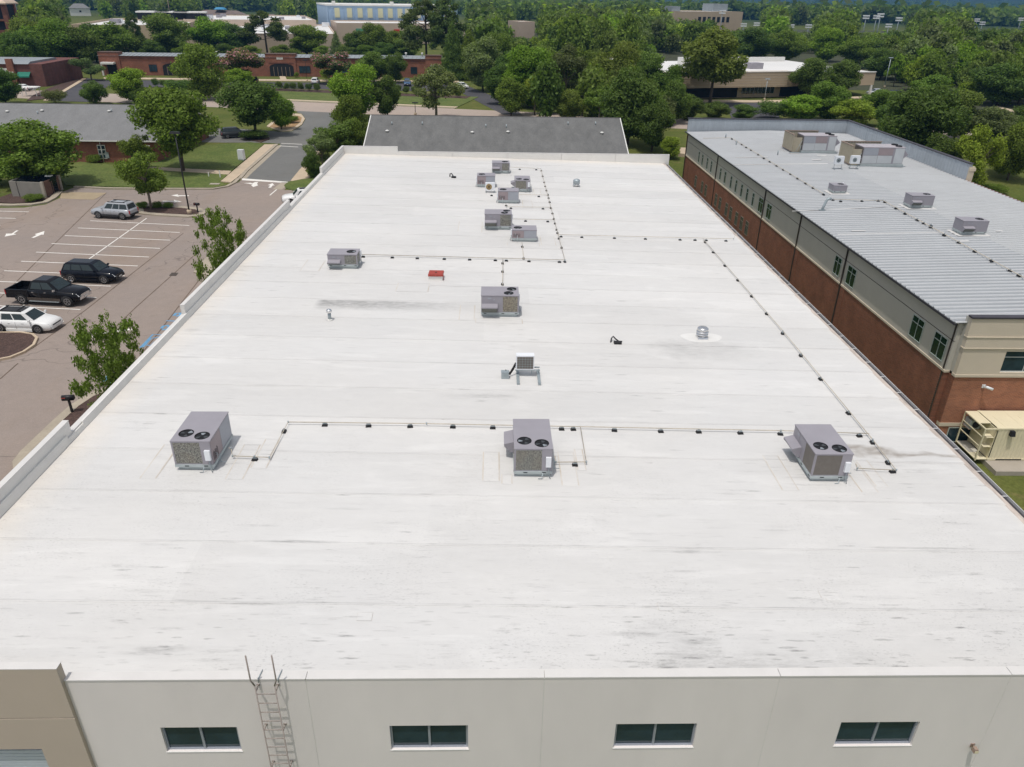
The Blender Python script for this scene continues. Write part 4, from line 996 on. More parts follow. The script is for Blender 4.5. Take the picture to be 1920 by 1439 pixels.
blocks([(974.5, 319), (1005.5, 319.7)], 'y', 'black block by the farthest unit', 'blocks by the farthest unit', zf, RF)
blocks([(1010.3, 370), (1018, 393), (985.4, 416), (1027, 417)], 'y', 'black block under the far branch pipes', 'blocks under the far branch pipes', zf, RF)
blocks([(921.7, 368), (949, 387), (957.8, 392)], 'y', 'black block among the far cluster', 'blocks among the far cluster', zf, RF)
blocks([(681, 483), (735.6, 484.5), (782.5, 486), (833, 487.3), (880.5, 488.5), (928.7, 489.8), (949.4, 490.4), (991.7, 491.6), (1049, 493)], 'y', 'black block under the mid-roof cross pipe', 'blocks under the mid cross pipe', zf, RF)
blocks([(979.3, 464.5), (981.7, 486.5)], 'x', 'black block before the louvred unit', 'blocks by the louvred unit', zf, RF)
blocks([(942.4, 495.5), (942.4, 511.3), (942, 535)], 'x', 'black block behind the mid-roof unit', 'blocks behind the mid-roof unit', zf, RF)

# ------------------------------------------------------------------ brick and stucco building to the right
RX, RY0, RY1, RXE = 28.0, 40.5, 112.5, 51.2
EAVE = 5.02
BRKX = brick_mat('shaded gap brick', (0.245, 0.088, 0.047, 1), (0.165, 0.062, 0.037, 1), (0.27, 0.18, 0.13, 1), 1)  # same brick, with the shade of this side put into its colour
BRKY = brick_mat('sunlit lawn brick', (0.36, 0.135, 0.068, 1), (0.25, 0.095, 0.052, 1), (0.36, 0.25, 0.18, 1), 0)  # brighter copy of the brick, sunlight of the front in its colour
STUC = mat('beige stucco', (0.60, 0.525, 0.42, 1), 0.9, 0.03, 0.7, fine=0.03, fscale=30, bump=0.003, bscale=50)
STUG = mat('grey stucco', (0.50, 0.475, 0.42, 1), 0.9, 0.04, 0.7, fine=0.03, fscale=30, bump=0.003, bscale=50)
STUL = mat('stucco ledge', (0.58, 0.51, 0.40, 1), 0.85, 0.05, 1.0)
DSP = mat('brown downspout', (0.055, 0.042, 0.036, 1), 0.5, 0.15)
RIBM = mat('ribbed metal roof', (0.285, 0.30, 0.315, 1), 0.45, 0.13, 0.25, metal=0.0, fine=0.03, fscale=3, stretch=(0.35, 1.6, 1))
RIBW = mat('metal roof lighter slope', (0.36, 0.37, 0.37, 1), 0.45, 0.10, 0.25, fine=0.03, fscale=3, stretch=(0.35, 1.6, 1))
RIBT = mat('rib crest highlight', (0.50, 0.51, 0.52, 1), 0.45, 0.05, 0.5)  # highlight along the ribs, painted as a paler crest colour
PMET = mat('metal parapet back', (0.40, 0.44, 0.48, 1), 0.5, 0.08, 1.2, stretch=(1, 1, 0.25), fine=0.05, fscale=8)
DCAP = mat('dark cap flashing', (0.05, 0.045, 0.055, 1), 0.5, 0.15)
GFR = mat('pale green window frame', (0.42, 0.47, 0.44, 1), 0.5, 0.06)
rb = thing('brick_building', 'brick and stucco two-storey building with a grey ribbed metal roof, right', 'building')
def Rb(name, b, m, parent=rb): return b.build(name, m, parent)
gz = -3.3
SB = 1.78
# side wall facing the warehouse: brick below, stucco above, window holes filled with real windows
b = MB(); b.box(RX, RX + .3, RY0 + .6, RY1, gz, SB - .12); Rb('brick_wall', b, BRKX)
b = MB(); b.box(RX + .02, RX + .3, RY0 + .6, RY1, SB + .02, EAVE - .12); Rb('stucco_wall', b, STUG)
b = MB(); b.box(RX - .05, RX + .3, RY0 + .55, RY1, SB - .118, SB + .018); Rb('sill_band', b, STUL)
b = MB(); b.box(RX + .004, RX + .1, RY0 + .6, RY1, 3.72, 3.755); Rb('stucco_joint', b, DSP)
b = MB(); b.box(RX, RXE, RY1 - .3, RY1, gz, 6.7); Rb('back_wall', b, BRKY)
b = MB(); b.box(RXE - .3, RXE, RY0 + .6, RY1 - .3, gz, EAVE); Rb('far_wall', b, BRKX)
# front wall
b = MB(); b.box(RX + .35, RXE, RY0, RY0 + .3, -1.62, SB - .14); Rb('brick_wall', b, BRKY)
b = MB(); b.box(RX + .35, RXE, RY0 + .02, RY0 + .3, gz, -1.86); Rb('brick_wall', b, BRKY)
b = MB(); b.box(RX + .3, RXE, RY0 - .04, RY0 + .3, -1.858, -1.622); Rb('stone_band', b, STUL)
b = MB(); b.box(RX + .28, RXE, RY0 - .08, RY0 + .3, SB - .138, SB + .02); Rb('sill_band', b, STUL)
fx0, fz1 = ONY(1887, 660, RY0); fx1 = fx0 + 3.0
b = MB(); 
wall_clean(b, RX + .32, RXE, RY0 - .03, RY0 + .28, SB + .022, 3.55, fx0, fx1, 1.95, fz1 + .02)
b.box(RX + .30, RXE, RY0 - .06, RY0 + .28, 3.6, 4.28)
b.box(RX + .28, RXE, RY0 - .03, RY0 + .28, 4.34, 5.5)
Rb('stucco_wall', b, STUC)
for zz in (3.552, 4.282):
    b = MB(); b.box(RX + .26, RXE, RY0 - .10, RY0 + .27, zz, zz + .05); Rb('ledge', b, STUL)
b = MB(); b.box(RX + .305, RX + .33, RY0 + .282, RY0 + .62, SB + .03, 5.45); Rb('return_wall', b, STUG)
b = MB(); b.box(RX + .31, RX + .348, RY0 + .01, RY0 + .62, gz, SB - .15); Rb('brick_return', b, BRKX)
b = MB(); b.box(RX + .22, RXE, RY0 - .1, RY0 + .34, 5.5, 5.6); Rb('parapet_cap', b, DCAP)
def rwin(parent, horizontal, p0, p1, z0, z1, plane, glass, cols=2, trans=True, frame=GFR, dep=.05):
    """window sitting in the plane; horizontal 'y' = wall facing -x, 'x' = wall facing -y"""
    t = .05
    def bx(b, a, c, lo, hi, d0, d1):
        if horizontal == 'y': b.box(plane - d1, plane - d0, a, c, lo, hi)
        else: b.box(a, c, plane - d1, plane - d0, lo, hi)
    b = MB()
    bx(b, p0, p1, z0, z0 + t, 0, dep); bx(b, p0, p1, z1 - t, z1, 0, dep); bx(b, p0, p0 + t, z0 + t, z1 - t, 0, dep); bx(b, p1 - t, p1, z0 + t, z1 - t, 0, dep)
    for k in range(1, cols): q = p0 + (p1 - p0) * k / cols; bx(b, q - .02, q + .02, z0 + t, z1 - t, 0, dep - .005)
    if trans: zt = z0 + (z1 - z0) * .7; bx(b, p0 + t, p1 - t, zt - .02, zt + .02, 0, dep - .008)
    wf = Rb('window', b, frame, parent)
    b = MB(); bx(b, p0 + t, p1 - t, z0 + t, z1 - t, .004, .018); b.build('pane', glass, wf)
    return wf
fw = MB()
rwin(rb, 'x', fx0, fx1, 1.95, fz1 + .02, RY0 + .14, GLASS, cols=2, frame=mat('pale frame', (0.55, 0.58, 0.56, 1), .5, .05))
# big green windows in pairs and the row of narrow ones
for (ua, ub, vt) in ((1755, 1766, 0), (1714, 1724, 0), (1600, 1592, 0), (1573, 1569, 0)): pass
for a in ((41.65, 43.1), (44.4, 45.9), (54.7, 56.2), (57.45, 58.7)): rwin(rb, 'y', a[0], a[1], 2.1, 3.62, RX + .02, GLASSG)
def yat(px, py): return ONX(1260 + px / 2.909, 200 + py / 2.909, RX)[0]
for a in (yat(530, 565), yat(485, 530)):
    rwin(rb, 'y', a - .7, a + .7, 2.1, 3.62, RX + .02, GLASSG)
for (px, py) in ((442, 505), (410, 480), (380, 455), (350, 430), (323, 405), (290, 383), (265, 363), (215, 322), (193, 305), (167, 287), (148, 270)):
    a = yat(px, py); rwin(rb, 'y', a - .33, a + .33, 2.1, 3.55, RX + .02, GLASS, cols=1)
for (px, py) in ((408, 660), (380, 630), (352, 608), (320, 585), (297, 562), (262, 530), (240, 510), (185, 455), (165, 438), (130, 405)):
    a = yat(px, py); rwin(rb, 'y', a - .5, a + .5, -1.2, .3, RX, GLASS, cols=2, frame=mat('weathered frame', (.2, .16, .125, 1), .7, .1) if 'weathered frame' not in MATS else MATS['weathered frame'])
for (px, py) in ((960, 800), (705, 620), (512, 480), (250, 300), (84, 190)):
    a = yat(px, py); b = MB(); b.box(RX - .1, RX - .01, a - .05, a + .05, gz, EAVE - .15); Rb('downspout', b, DSP)
b = MB(); b.box(RX - .02, RX + .1, RY0 + .75, RY0 + .87, gz, EAVE - .15); Rb('downspout', b, DSP)
for (px, py) in ((960, 800), (705, 620), (250, 300)):
    a = yat(px, py) - .5; b = MB(); b.box(RX - .035, RX - .001, a - .35, a + .35, gz, SB - .12); Rb('pilaster', b, BRKX)
b = MB(); b.box(RX - .035, RX - .001, RY0 + .9, RY0 + 2.3, gz, SB - .12); Rb('pilaster', b, BRKX)
# eave gutter
EX = RX - .42
b = MB(); b.box(EX, EX + .14, RY0 + .4, RY1, EAVE - .15, EAVE - .02); Rb('eave_gutter', b, DCAP)
b = MB(); b.box(EX + .14, RX + .02, RY0 + .62, RY1, EAVE - .14, EAVE - .11); Rb('soffit', b, STUG)
# ribbed roof: one panel per rib spacing
RID = 39.4
def rz_(x): return EAVE + .02 + (x - EX) * .028 if x < RID else EAVE + .02 + (RID - EX) * .028 - (x - RID) * .028
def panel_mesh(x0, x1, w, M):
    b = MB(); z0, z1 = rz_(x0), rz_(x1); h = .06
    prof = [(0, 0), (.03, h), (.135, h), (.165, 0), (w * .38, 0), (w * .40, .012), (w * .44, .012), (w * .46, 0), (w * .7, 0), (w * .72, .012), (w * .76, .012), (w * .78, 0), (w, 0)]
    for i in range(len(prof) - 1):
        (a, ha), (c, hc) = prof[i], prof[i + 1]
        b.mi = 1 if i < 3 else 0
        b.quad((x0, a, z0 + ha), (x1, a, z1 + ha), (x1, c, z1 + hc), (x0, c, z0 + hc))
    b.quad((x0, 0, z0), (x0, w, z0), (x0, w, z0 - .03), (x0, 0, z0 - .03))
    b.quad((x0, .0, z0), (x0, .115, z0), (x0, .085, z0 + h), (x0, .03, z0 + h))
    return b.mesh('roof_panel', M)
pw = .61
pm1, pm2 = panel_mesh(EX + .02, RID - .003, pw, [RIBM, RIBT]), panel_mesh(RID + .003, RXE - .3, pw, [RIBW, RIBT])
n = int((RY1 - .35 - RY0 - .36) / pw)
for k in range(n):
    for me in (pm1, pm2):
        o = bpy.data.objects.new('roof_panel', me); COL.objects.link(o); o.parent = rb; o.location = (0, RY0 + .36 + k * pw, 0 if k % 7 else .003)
# tall metal-backed parapets at the far end and along the right side
PT = 6.75
b = MB(); b.box(RX - .1, RXE, RY1 - .34, RY1 + .05, EAVE - .1, PT); Rb('parapet_back', b, PMET)
b = MB(); b.box(RX - .2, RXE + .1, RY1 - .42, RY1 + .12, PT, PT + .09); Rb('parapet_cap', b, DCAP)
yr = 81.0
b = MB(); b.box(RXE - .3, RXE + .05, yr, RY1 - .36, EAVE - .1, PT); Rb('parapet_side', b, PMET)
b = MB(); b.box(RXE - .36, RXE + .12, yr - .1, RY1 - .44, PT + .001, PT + .09); Rb('parapet_cap', b, DCAP)
b = MB(); b.box(RXE - .25, RXE + .4, yr - .05, yr + .3, EAVE - 2, PT - .3); b.box(RXE - .2, RXE + .5, yr - .1, yr + .35, PT - .75, PT - .45); Rb('cornice_end', b, STUL)
y = yr + .3
b = MB()
while y < RY1 - .4:
    b.box(RXE - .33, RXE - .3, y, y + .05, EAVE - .1, PT - .02); y += .61
x = RX + .3
while x < RXE - .4:
    b.box(x, x + .05, RY1 - .37, RY1 - .34, EAVE, PT - .02); x += .61
o = Rb('parapet_ribs', b, PMET); o['kind'] = 'stuff'
b = MB(); b.box(RXE - .28, RXE + .2, RY0, yr - .1, EAVE - .2, EAVE - .05); Rb('side_gutter', b, DCAP)
b = MB()
y = RY0 + .6
while y < RY1 - .8:
    b.box(RXE - .42, RXE - .27, y, y + .3, EAVE - .06, rz_(RXE - .4) + .02); y += .61
o = Rb('rib_closures', b, DCAP); o['kind'] = 'stuff'
# gutter bright teeth where the ribs meet the eave
def RR(u, v, dz=0.0):
    z = 5.3
    for _ in range(4):
        x, y = G(u, v, z); z = rz_(min(max(x, EX), RXE)) + dz
    return (x, y)
zr_ = lambda x, y: rz_(x) + .05
# white mastic strips on the metal roof
def strip_r(u0, v0, u1, v1, w_):
    a, c = RR(u0, v0), RR(u1, v1); b = MB(); b.slab([(a[0], a[1] - w_ / 2), (c[0], c[1] - w_ / 2), (c[0], c[1] + w_ / 2), (a[0], a[1] + w_ / 2)], lambda x, y: rz_(x) + .058, lambda x, y: rz_(x) + .05); Rb('sealant_strip', b, COPE)
for q in ((1375, 310, 1552, 308, .25), (1380, 296.5, 1440, 295.5, .25), (1596, 434, 1622, 433.5, .3), (1570, 441, 1770, 437, .12), (1485, 397, 1690, 388, .12), (1797, 454, 1817, 453.5, .35), (1523, 301, 1540, 300.5, .4), (1533, 293, 1549, 292.5, .4), (1480, 289, 1500, 288.5, .4), (1866, 435, 1880, 434.5, .3)):
    strip_r(*q)
def skirt(x, y, lx, ly):
    b = MB(); b.slab([(x - lx, y - ly), (x + lx, y - ly * 1.1), (x + lx * 1.05, y + ly), (x - lx, y + ly)], lambda px, py: rz_(px) + .062, lambda px, py: rz_(px) + .04); Rb('sealant_skirt', b, COPE)
# small packaged units
for (lab, a, c, L, W_, H, kw) in (
        ('small boxy grey unit without a hood on the ribbed roof', (1563, 365), (1584, 364), 1.3, 1.3, .62, dict(hood=False, rr=.3)),
        ('grey rooftop unit with a hood, middle of the ribbed roof', (1706, 392.5), (1746, 391.5), 2.05, 1.3, .95, dict(rr=.32)),
        ('grey rooftop unit with a hood, nearest on the ribbed roof', (1801, 442.5), (1846, 441.5), 2.05, 1.3, .95, dict(rr=.32))):
    p, q = RR(*a), RR(*c); x = (p[0] + q[0]) / 2; y = (p[1] + q[1]) / 2 + W_ / 2
    skirt(x, y, L / 2 + .3, W_ / 2 + .25)
    hvac(lab, x, y, rz_(x) + .05, 0, L=L, W=W_, H=H, fans=1, front_coil=False, group='units on the ribbed metal roof', **kw)
# two large screened units
TANS = mat('louvre screen', (0.40, 0.355, 0.265, 1), 0.7, 0.08, 2)
SILV = mat('silver panel', (0.50, 0.52, 0.54, 1), 0.5, 0.05, 1.5)
def big_rtu(label, p, q, H):
    a, c = RR(*p), RR(*q); L = c[0] - a[0]; W_ = 2.3
    u = thing('screened_unit', label, 'air conditioner', ((a[0] + c[0]) / 2, a[1] + W_ / 2, rz_(a[0]) + .05), 0, 'large screened rooftop units')
    l, w_ = L / 2, W_ / 2
    b = MB(); b.box(-l - .1, l + .1, -w_ - .15, w_ + .1, -.1, .22); b.build('curb', CURBG, u)
    b = MB(); b.box(-l, l, -w_, w_, .22, H); b.build('cabinet', HV, u)
    b = MB(); b.box(-l - .02, l + .02, -w_ - .02, w_ + .02, H, H + .04); b.build('top_panel', mat('lilac top', (0.42, 0.385, 0.41, 1), .5, .05) if 'lilac top' not in MATS else MATS['lilac top'], u)
    for k in range(1, 5):
        b = MB(); xx = -l + L * .8 * k / 5; b.box(xx - .02, xx + .02, -w_, w_, H + .041, H + .06); b.build('top_seam', SILV, u)
    for k, (x0, x1, z0, z1, mm) in enumerate(((-l + .05, -l + L * .36, H * .58, H - .06, HV2), (-l + L * .37, -l + L * .72, H * .58, H - .06, HV3), (-l + .05, -l + L * .36, .28, H * .56, SILV), (-l + L * .37, -l + L * .72, .28, H * .56, SILV), (-l + L * .77, l - .04, .28, H - .06, SILV))):
        b = MB(); b.box(x0, x1, -w_ - .02, -w_ - .001, z0, z1); b.build('access_panel', mm, u)
    for k in range(2):
        b = MB(); b.lathe([(.36, H + .04), (.36, H + .14), (.33, H + .14)], 18, (l - .5, -w_ * .45 + w_ * .9 * k, 0), cap=False); f = b.build('fan', DARK, u)
        b = MB(); b.lathe([(.001, H + .1), (.34, H + .1)], 18, (l - .5, -w_ * .45 + w_ * .9 * k, 0), cap=False); b.build('fan_guard', DARK, f)
    b = MB(); b.quad((l, -w_ + .2, H * .9), (l + .6, -w_ + .2, H * .6), (l + .6, w_ - .2, H * .6), (l, w_ - .2, H * .9)); b.quad((l, -w_ + .2, H * .9), (l, -w_ + .2, H * .35), (l + .6, -w_ + .2, H * .6)); b.build('intake_hood', HV, u)
    b = MB(); b.box(-l - .03, -l - .001, -w_ + .1, w_ - .1, .3, H - .1); b.build('end_coil', COILP, u)
    # louvred screen, left side and back
    sx, sh = -l - 1.35, H + .18
    k = 0
    for (x0, x1, y0, y1) in ((sx, sx + .1, -w_ - .1, w_ + .9), (sx + .1, l * .45, w_ + .8, w_ + .9)):
        for zz in (.15, sh - .06):
            b = MB(); b.box(x0 - .02, x1 + .02, y0 - .02, y1 + .02, zz, zz + .07); fr = b.build('screen_rail', BROWNMET, u)
        n_ = int(max(x1 - x0, y1 - y0) / .32)
        for i in range(n_):
            b = MB()
            if y1 - y0 > x1 - x0: t = y0 + (y1 - y0) * i / n_; b.box(x0, x1 - .03, t + .01, t + .3, .22, sh - .06)
            else: t = x0 + (x1 - x0) * i / n_; b.box(t + .01, t + .3, y0 + .03, y1, .22, sh - .06)
            b.build('screen_panel', TANS, fr)
    b = MB(); b.box(sx + .12, -l - .15, -w_ + .1, -w_ + .18, .05, sh - .4); b.build('screen_return', TANS, u)
    b = MB(); b.box(sx - .3, l + .2, -w_ - .5, -w_ - .42, 0, .09); b.box(-l - .2, -l - .12, -w_ - .42, w_, 0, .1); b.build('sleeper', GREYMET, u)
    b = MB(); b.tube([(-l - .3, -w_ - .2, 0), (-l - .3, -w_ - .2, .8), (-l - .1, -w_ - .1, .8)], .04, 6); b.tube([(-l - .9, -w_ - .3, .1), (-l - .1, -w_ + .1, 1.4)], .025, 5); b.build('pipework', GREYMET, u)
    return u
big_rtu('large screened rooftop unit, farther of two on the ribbed roof', (1502.5, 287), (1561, 287), 1.95)
big_rtu('large screened rooftop unit, nearer of two, behind the twin fan condensers', (1613, 311.7), (1682, 311.7), 2.0)
for (lab, u_, v_) in (('white fan condenser, left of a pair on the ribbed metal roof', 1571, 319), ('white fan condenser, right of a pair on the ribbed metal roof', 1601, 318)):
    x, y = RR(u_, v_); mini_split(lab, x, y + .2, rz_(x) + .06, 0, 1.0, .85, .4, legs=.55, group='twin condensers on the metal roof')
x, y = RR(1546, 395); gn = thing('gooseneck_vent', 'grey gooseneck vent rising from the metal roof', 'vent', (x, y, rz_(x) + .05))
b = MB(); b.tube([(-.25, 0, -.05), (-.12, .05, .35), (.02, .1, .75), (.12, .12, .95), (.3, .12, 1.02), (.42, .12, .95)], .12, 8); b.build('duct', GREYMET, gn)
b = MB(); b.box(-.5, .0, -.22, .22, -.04, .03); b.build('flashing', GREYMET, gn)
for (u_, v_) in ((1360.5, 259), (1380, 273), (1458, 291)):
    x, y = RR(u_, v_); s = thing('vent_stub', {1360.5: 'short thin vent stub farthest back on the metal roof', 1380: 'short thin vent stub beside the far pipe on the metal roof', 1458: 'short thin vent stub before the farther screened unit'}[u_], 'vent', (x, y, rz_(x) + .03), 0, 'vent stubs on the metal roof')
    b = MB(); b.lathe([(.07, 0), (.07, .55)], 8); b.build('pipe', GREYMET, s)
pipe('dark gas pipe running forward along the left of the ribbed roof', [(1318, 262), (1371, 261), (1543, 366.5)], zr_, RR, r=.03)
pipe('dark gas pipe crossing and running to the near end of the ribbed roof', [(1560, 377), (1640, 379.5), (1655, 379.5), (1940, 537)], zr_, RR, r=.03)
blocks([(1372, 262.5), (1381, 267.5), (1390.6, 273), (1399, 278.5), (1408, 283.6), (1421.6, 292), (1432, 299), (1443, 305.5), (1456, 313), (1468, 320.5), (1481.7, 329), (1495, 337), (1510, 346), (1524, 354.6), (1543.6, 367)], 'x', 'black block on the left ribbed-roof pipe', 'blocks under the left metal-roof pipe', zr_, RR, 1.35)
blocks([(1561.5, 377.8), (1576, 380), (1615.8, 379.8), (1646, 379.4), (1658.8, 381.4), (1679.4, 393), (1696.6, 403), (1719, 415.4), (1731.6, 422), (1744.7, 426), (1744.5, 429.5), (1769.8, 443.5), (1797, 458), (1827, 474), (1858, 492), (1893, 511), (1910, 519.5)], 'x', 'black block on the middle ribbed-roof pipe', 'blocks under the middle metal-roof pipe', zr_, RR, 1.35)
# security camera
x, z = ONY(1845, 724, RY0); sc_ = thing('security_camera', 'small white security camera on the brick wall above the container', 'camera', (x, RY0 - .001, z))
b = MB(); b.box(-.14, .06, -.05, 0, -.12, .1); b.build('mount', WHITEB, sc_)
b = MB(); b.tube([(-.04, -.05, 0), (-.02, -.3, .04)], .035, 6); b.build('arm', WHITEB, sc_)
b = MB(); b.tube([(-.12, -.32, .1), (.3, -.42, -.02)], .085, 8); b.build('camera_body', WHITEB, sc_)
# basement-level windows seen behind the container
for a in (29.0, 31.6):
    rwin(rb, 'x', a, a + 1.5, -3.05, -1.95, RY0 + .02, GLASS, cols=1, trans=False)

# shipping container with an open frame end
cy0, cy1, cz0, cz1 = 38.08, 40.28, -2.88, -.62
cx0, cx1 = 30.32, 45.0
ct = thing('shipping_container', 'cream shipping container with an open shelf frame at its left end', 'container', (cx0, cy0, cz0))
def Ct(name, b, m=CREAM, parent=ct):
    o = b.build(name, m, parent); o.location = (-cx0, -cy0, -cz0); return o
b = MB()
for (y0, y1) in ((cy0, cy0 + .06), (cy1 - .06, cy1)):
    for (z0, z1) in ((cz0, cz0 + .14), (cz1 - .1, cz1)): b.box(cx0, cx1, y0, y1, z0, z1)
Ct('rail', b)
b = MB()
x = cx0 + .1; k = 0
cyc = ((0.07, 0), (.07, .036), (.07, .036), (.07, 0))
xs_, ds_ = [cx0 + .06], [0]
while x < cx1 - .3:
    for (dx, dd_) in ((.07, 0), (.05, .018), (.07, .018), (.05, 0)):
        x += dx; xs_.append(x); ds_.append(dd_)
for i in range(len(xs_) - 1):
    b.quad((xs_[i], cy0 + .01 + ds_[i], cz0 + .14), (xs_[i + 1], cy0 + .01 + ds_[i + 1], cz0 + .14), (xs_[i + 1], cy0 + .01 + ds_[i + 1], cz1 - .1), (xs_[i], cy0 + .01 + ds_[i], cz1 - .1))
Ct('corrugated_side', b)
b = MB(); b.box(cx0, cx0 + .04, cy0 + .06, cy1 - .06, cz0 + .14, cz1 - .1); Ct('end_wall', b)
b = MB(); b.box(cx0, cx1, cy1 - .05, cy1 - .02, cz0 + .14, cz1 - .1); Ct('back_side', b)
for k in range(9):
    x0_ = cx0 + .02 + k * 1.6
    b = MB(); b.box(x0_, x0_ + 1.59, cy0 + .01, cy1 - .01, cz1 - .02, cz1 + .012); Ct('roof_plate', b)
    b = MB(); b.box(x0_ + .5, x0_ + .56, cy0 + .25, cy0 + 1.5, cz1 + .012, cz1 + .022); Ct('roof_rib', b)
for y0 in (cy0 - .01, cy1 - .17):
    for z0 in (cz0 - .01, cz1 - .12):
        b = MB(); b.box(cx0 - .02, cx0 + .18, y0, y0 + .18, z0, z0 + .14); Ct('corner_casting', b)
b = MB(); b.box(cx0 + .5, cx0 + 2.1, cy0 - .002, cy0 + .03, cz0 + .02, cz0 + .1); Ct('fork_pocket', b, DARK)
b = MB(); b.box(cx0 + .72, cx0 + 1.0, cy0 - .26, cy0 - .02, cz1 - .42, cz1 - .1, top=(.03, .03, .06, 0)); Ct('flood_lamp', b, DARK)
# open frame
e0 = cx0 - .78
fz1 = cz1 - .02
for y0 in (cy0, cy1 - .07):
    b = MB(); b.box(e0, e0 + .07, y0, y0 + .07, cz0, fz1); Ct('frame_post', b)
    b = MB(); b.box(e0 + .07, cx0 - .02, y0, y0 + .07, fz1 - .07, fz1); Ct('frame_rail', b)
b = MB(); b.box(e0, e0 + .07, cy0 + .07, cy1 - .07, fz1 - .07, fz1); Ct('frame_rail', b)
b = MB(); b.box(e0 + .07, cx0 - .02, cy0 + .7, cy1 - .07, fz1 - .03, fz1 + .005); Ct('frame_top_plate', b)
for zz in (cz0 + .05, cz0 + .95, cz0 + 1.6):
    b = MB(); b.box(e0 + .01, e0 + .05, cy0 + .07, cy1 - .07, zz, zz + .05); Ct('frame_rail', b)
    if zz > cz0 + .1:
        b = MB(); b.box(e0 + .3, cx0 - .03, cy0 + .05, cy0 + .5, zz - .02, zz + .01); Ct('shelf', b)
b = MB(); b.box(e0 + .06, cx0 - .03, cy0 + .01, cy0 + .8, cz0 + .06, cz0 + .1); Ct('shelf', b)
b = MB(); b.box(e0 + .07, cx0 - .03, cy0 + .8, cy1 - .02, cz0 + .05, cz0 + .08); Ct('floor_plate', b, STUG)
ac = thing('condenser', 'dark grey condenser inside the open frame of the cream container', 'air conditioner', ((e0 + cx0) / 2, cy1 - .5, cz1 - .85))
b = MB(); b.box(-.36, .3, -.3, .3, 0, .6); b.build('casing', GREYMET, ac)
b = MB(); b.lathe([(.001, -.31), (.22, -.31), (.24, -.302)], 14, (0, 0, .3), cap=False, axis='y'); b.build('fan_grille', DARK, ac)
b = MB(); b.box(-.38, .38, -.32, .45, -.05, -.001); b.build('bracket', BROWNMET, ac)

# ------------------------------------------------------------------ vehicles
def paint(name, c, metal=0.0, rough=0.25): return mat(name, c, rough, 0.03, 1.0, metal=metal, clear=0.3, spec=.2)
TYRE = mat('tyre rubber', (0.02, 0.02, 0.02, 1), 0.85, 0.2, 8)
RIM = mat('alloy rim', (0.45, 0.45, 0.46, 1), 0.35, 0.05, 3, metal=0.6)
CARGL = mat('car glass', (0.018, 0.03, 0.033, 1), 0.04, 0.2, 1.0, spec=0.6)
LAMP = mat('headlamp', (0.62, 0.64, 0.66, 1), 0.15, 0.05)
TAIL = mat('tail lamp', (0.40, 0.02, 0.025, 1), 0.3, 0.1)
TRIM = mat('black trim', (0.025, 0.025, 0.027, 1), 0.6, 0.2)
CHROME = mat('chrome', (0.66, 0.66, 0.67, 1), 0.18, 0.03, metal=0.9)
PLATE = mat('number plate', (0.62, 0.62, 0.60, 1), 0.5, 0.03)
def bil(q, s, t):
    A, B, C_, D = [Vector(p) for p in q]
    return (A * (1 - s) + B * s) * (1 - t) + (D * (1 - s) + C_ * s) * t
def glassq(q, s0, s1, t0, t1, off=.006):
    n = (Vector(q[1]) - Vector(q[0])).cross(Vector(q[3]) - Vector(q[0])).normalized() * off
    return [tuple(bil(q, s, t) + n) for s, t in ((s0, t0), (s1, t0), (s1, t1), (s0, t1))]
WHEEL = {}
def wheel(parent, x, y, r, side):
    b = MB(); b.lathe([(r * .62, -.1), (r * .93, -.11), (r, -.07), (r, .07), (r * .93, .11), (r * .62, .1)], 18, (0, 0, 0), cap=False, axis='y')
    o = b.build('wheel', TYRE, parent, (x, y, r))
    b = MB(); yy = .098 * side
    b.lathe([(.001, yy * .6), (r * .63, yy * .6)] if side > 0 else [(r * .63, yy * .6), (.001, yy * .6)], 18, cap=False, axis='y'); b.lathe([(r * .66, yy * 1.02), (r * .56, yy * 1.05)] if side < 0 else [(r * .56, yy * 1.05), (r * .66, yy * 1.02)], 18, cap=False, axis='y')
    b.build('rim', RIM, o)
    b = MB()
    for k in range(5):
        a = k * 1.2566 + .3; c, s = math.cos(a), math.sin(a); d = r * .085
        p = [(-d * s - 0 * c, d * c), (d * s, -d * c)]
        q = [(r * .58 * c - d * s * .8, r * .58 * s + d * c * .8), (r * .58 * c + d * s * .8, r * .58 * s - d * c * .8)]
        f = [(p[0][0], yy, p[0][1]), (p[1][0], yy, p[1][1]), (q[1][0], yy, q[1][1]), (q[0][0], yy, q[0][1])]
        b.quad(*(f if side > 0 else f[::-1])); b.quad(*(f[::-1] if side > 0 else f))
    b.build('spokes', RIM, o)
    b = MB(); b.lathe([(r * .6, yy * .55), (.001, yy * .55)], 14, cap=False, axis='y'); b.lathe([(.001, yy * .62), (r * .6, yy * .62)], 14, cap=False, axis='y'); b.build('brake_disc', TRIM, o)
def loft(b, rings, closed_ends=True):
    n = len(rings[0]); base = len(b.v)
    for r in rings: b.v += r
    for i in range(len(rings) - 1):
        for j in range(n):
            j2 = (j + 1) % n
            b.f.append((base + i * n + j, base + i * n + j2, base + (i + 1) * n + j2, base + (i + 1) * n + j)); b.m.append(b.mi); b.sm.append(True)
    if closed_ends:
        b.f.append(tuple(base + j for j in reversed(range(n)))); b.m.append(b.mi); b.sm.append(False)
        b.f.append(tuple(base + (len(rings) - 1) * n + j for j in range(n))); b.m.append(b.mi); b.sm.append(False)
def ring(x, wl, zl, wb, zb, wt, zt):
    zm = (zl + zb) * .5; wm = max(wl, wb) * 1.0
    return [(x, -wl, zl), (x, -wm, zm), (x, -wb, zb), (x, -wt, zt), (x, wt, zt), (x, wb, zb), (x, wm, zm), (x, wl, zl)][::-1]
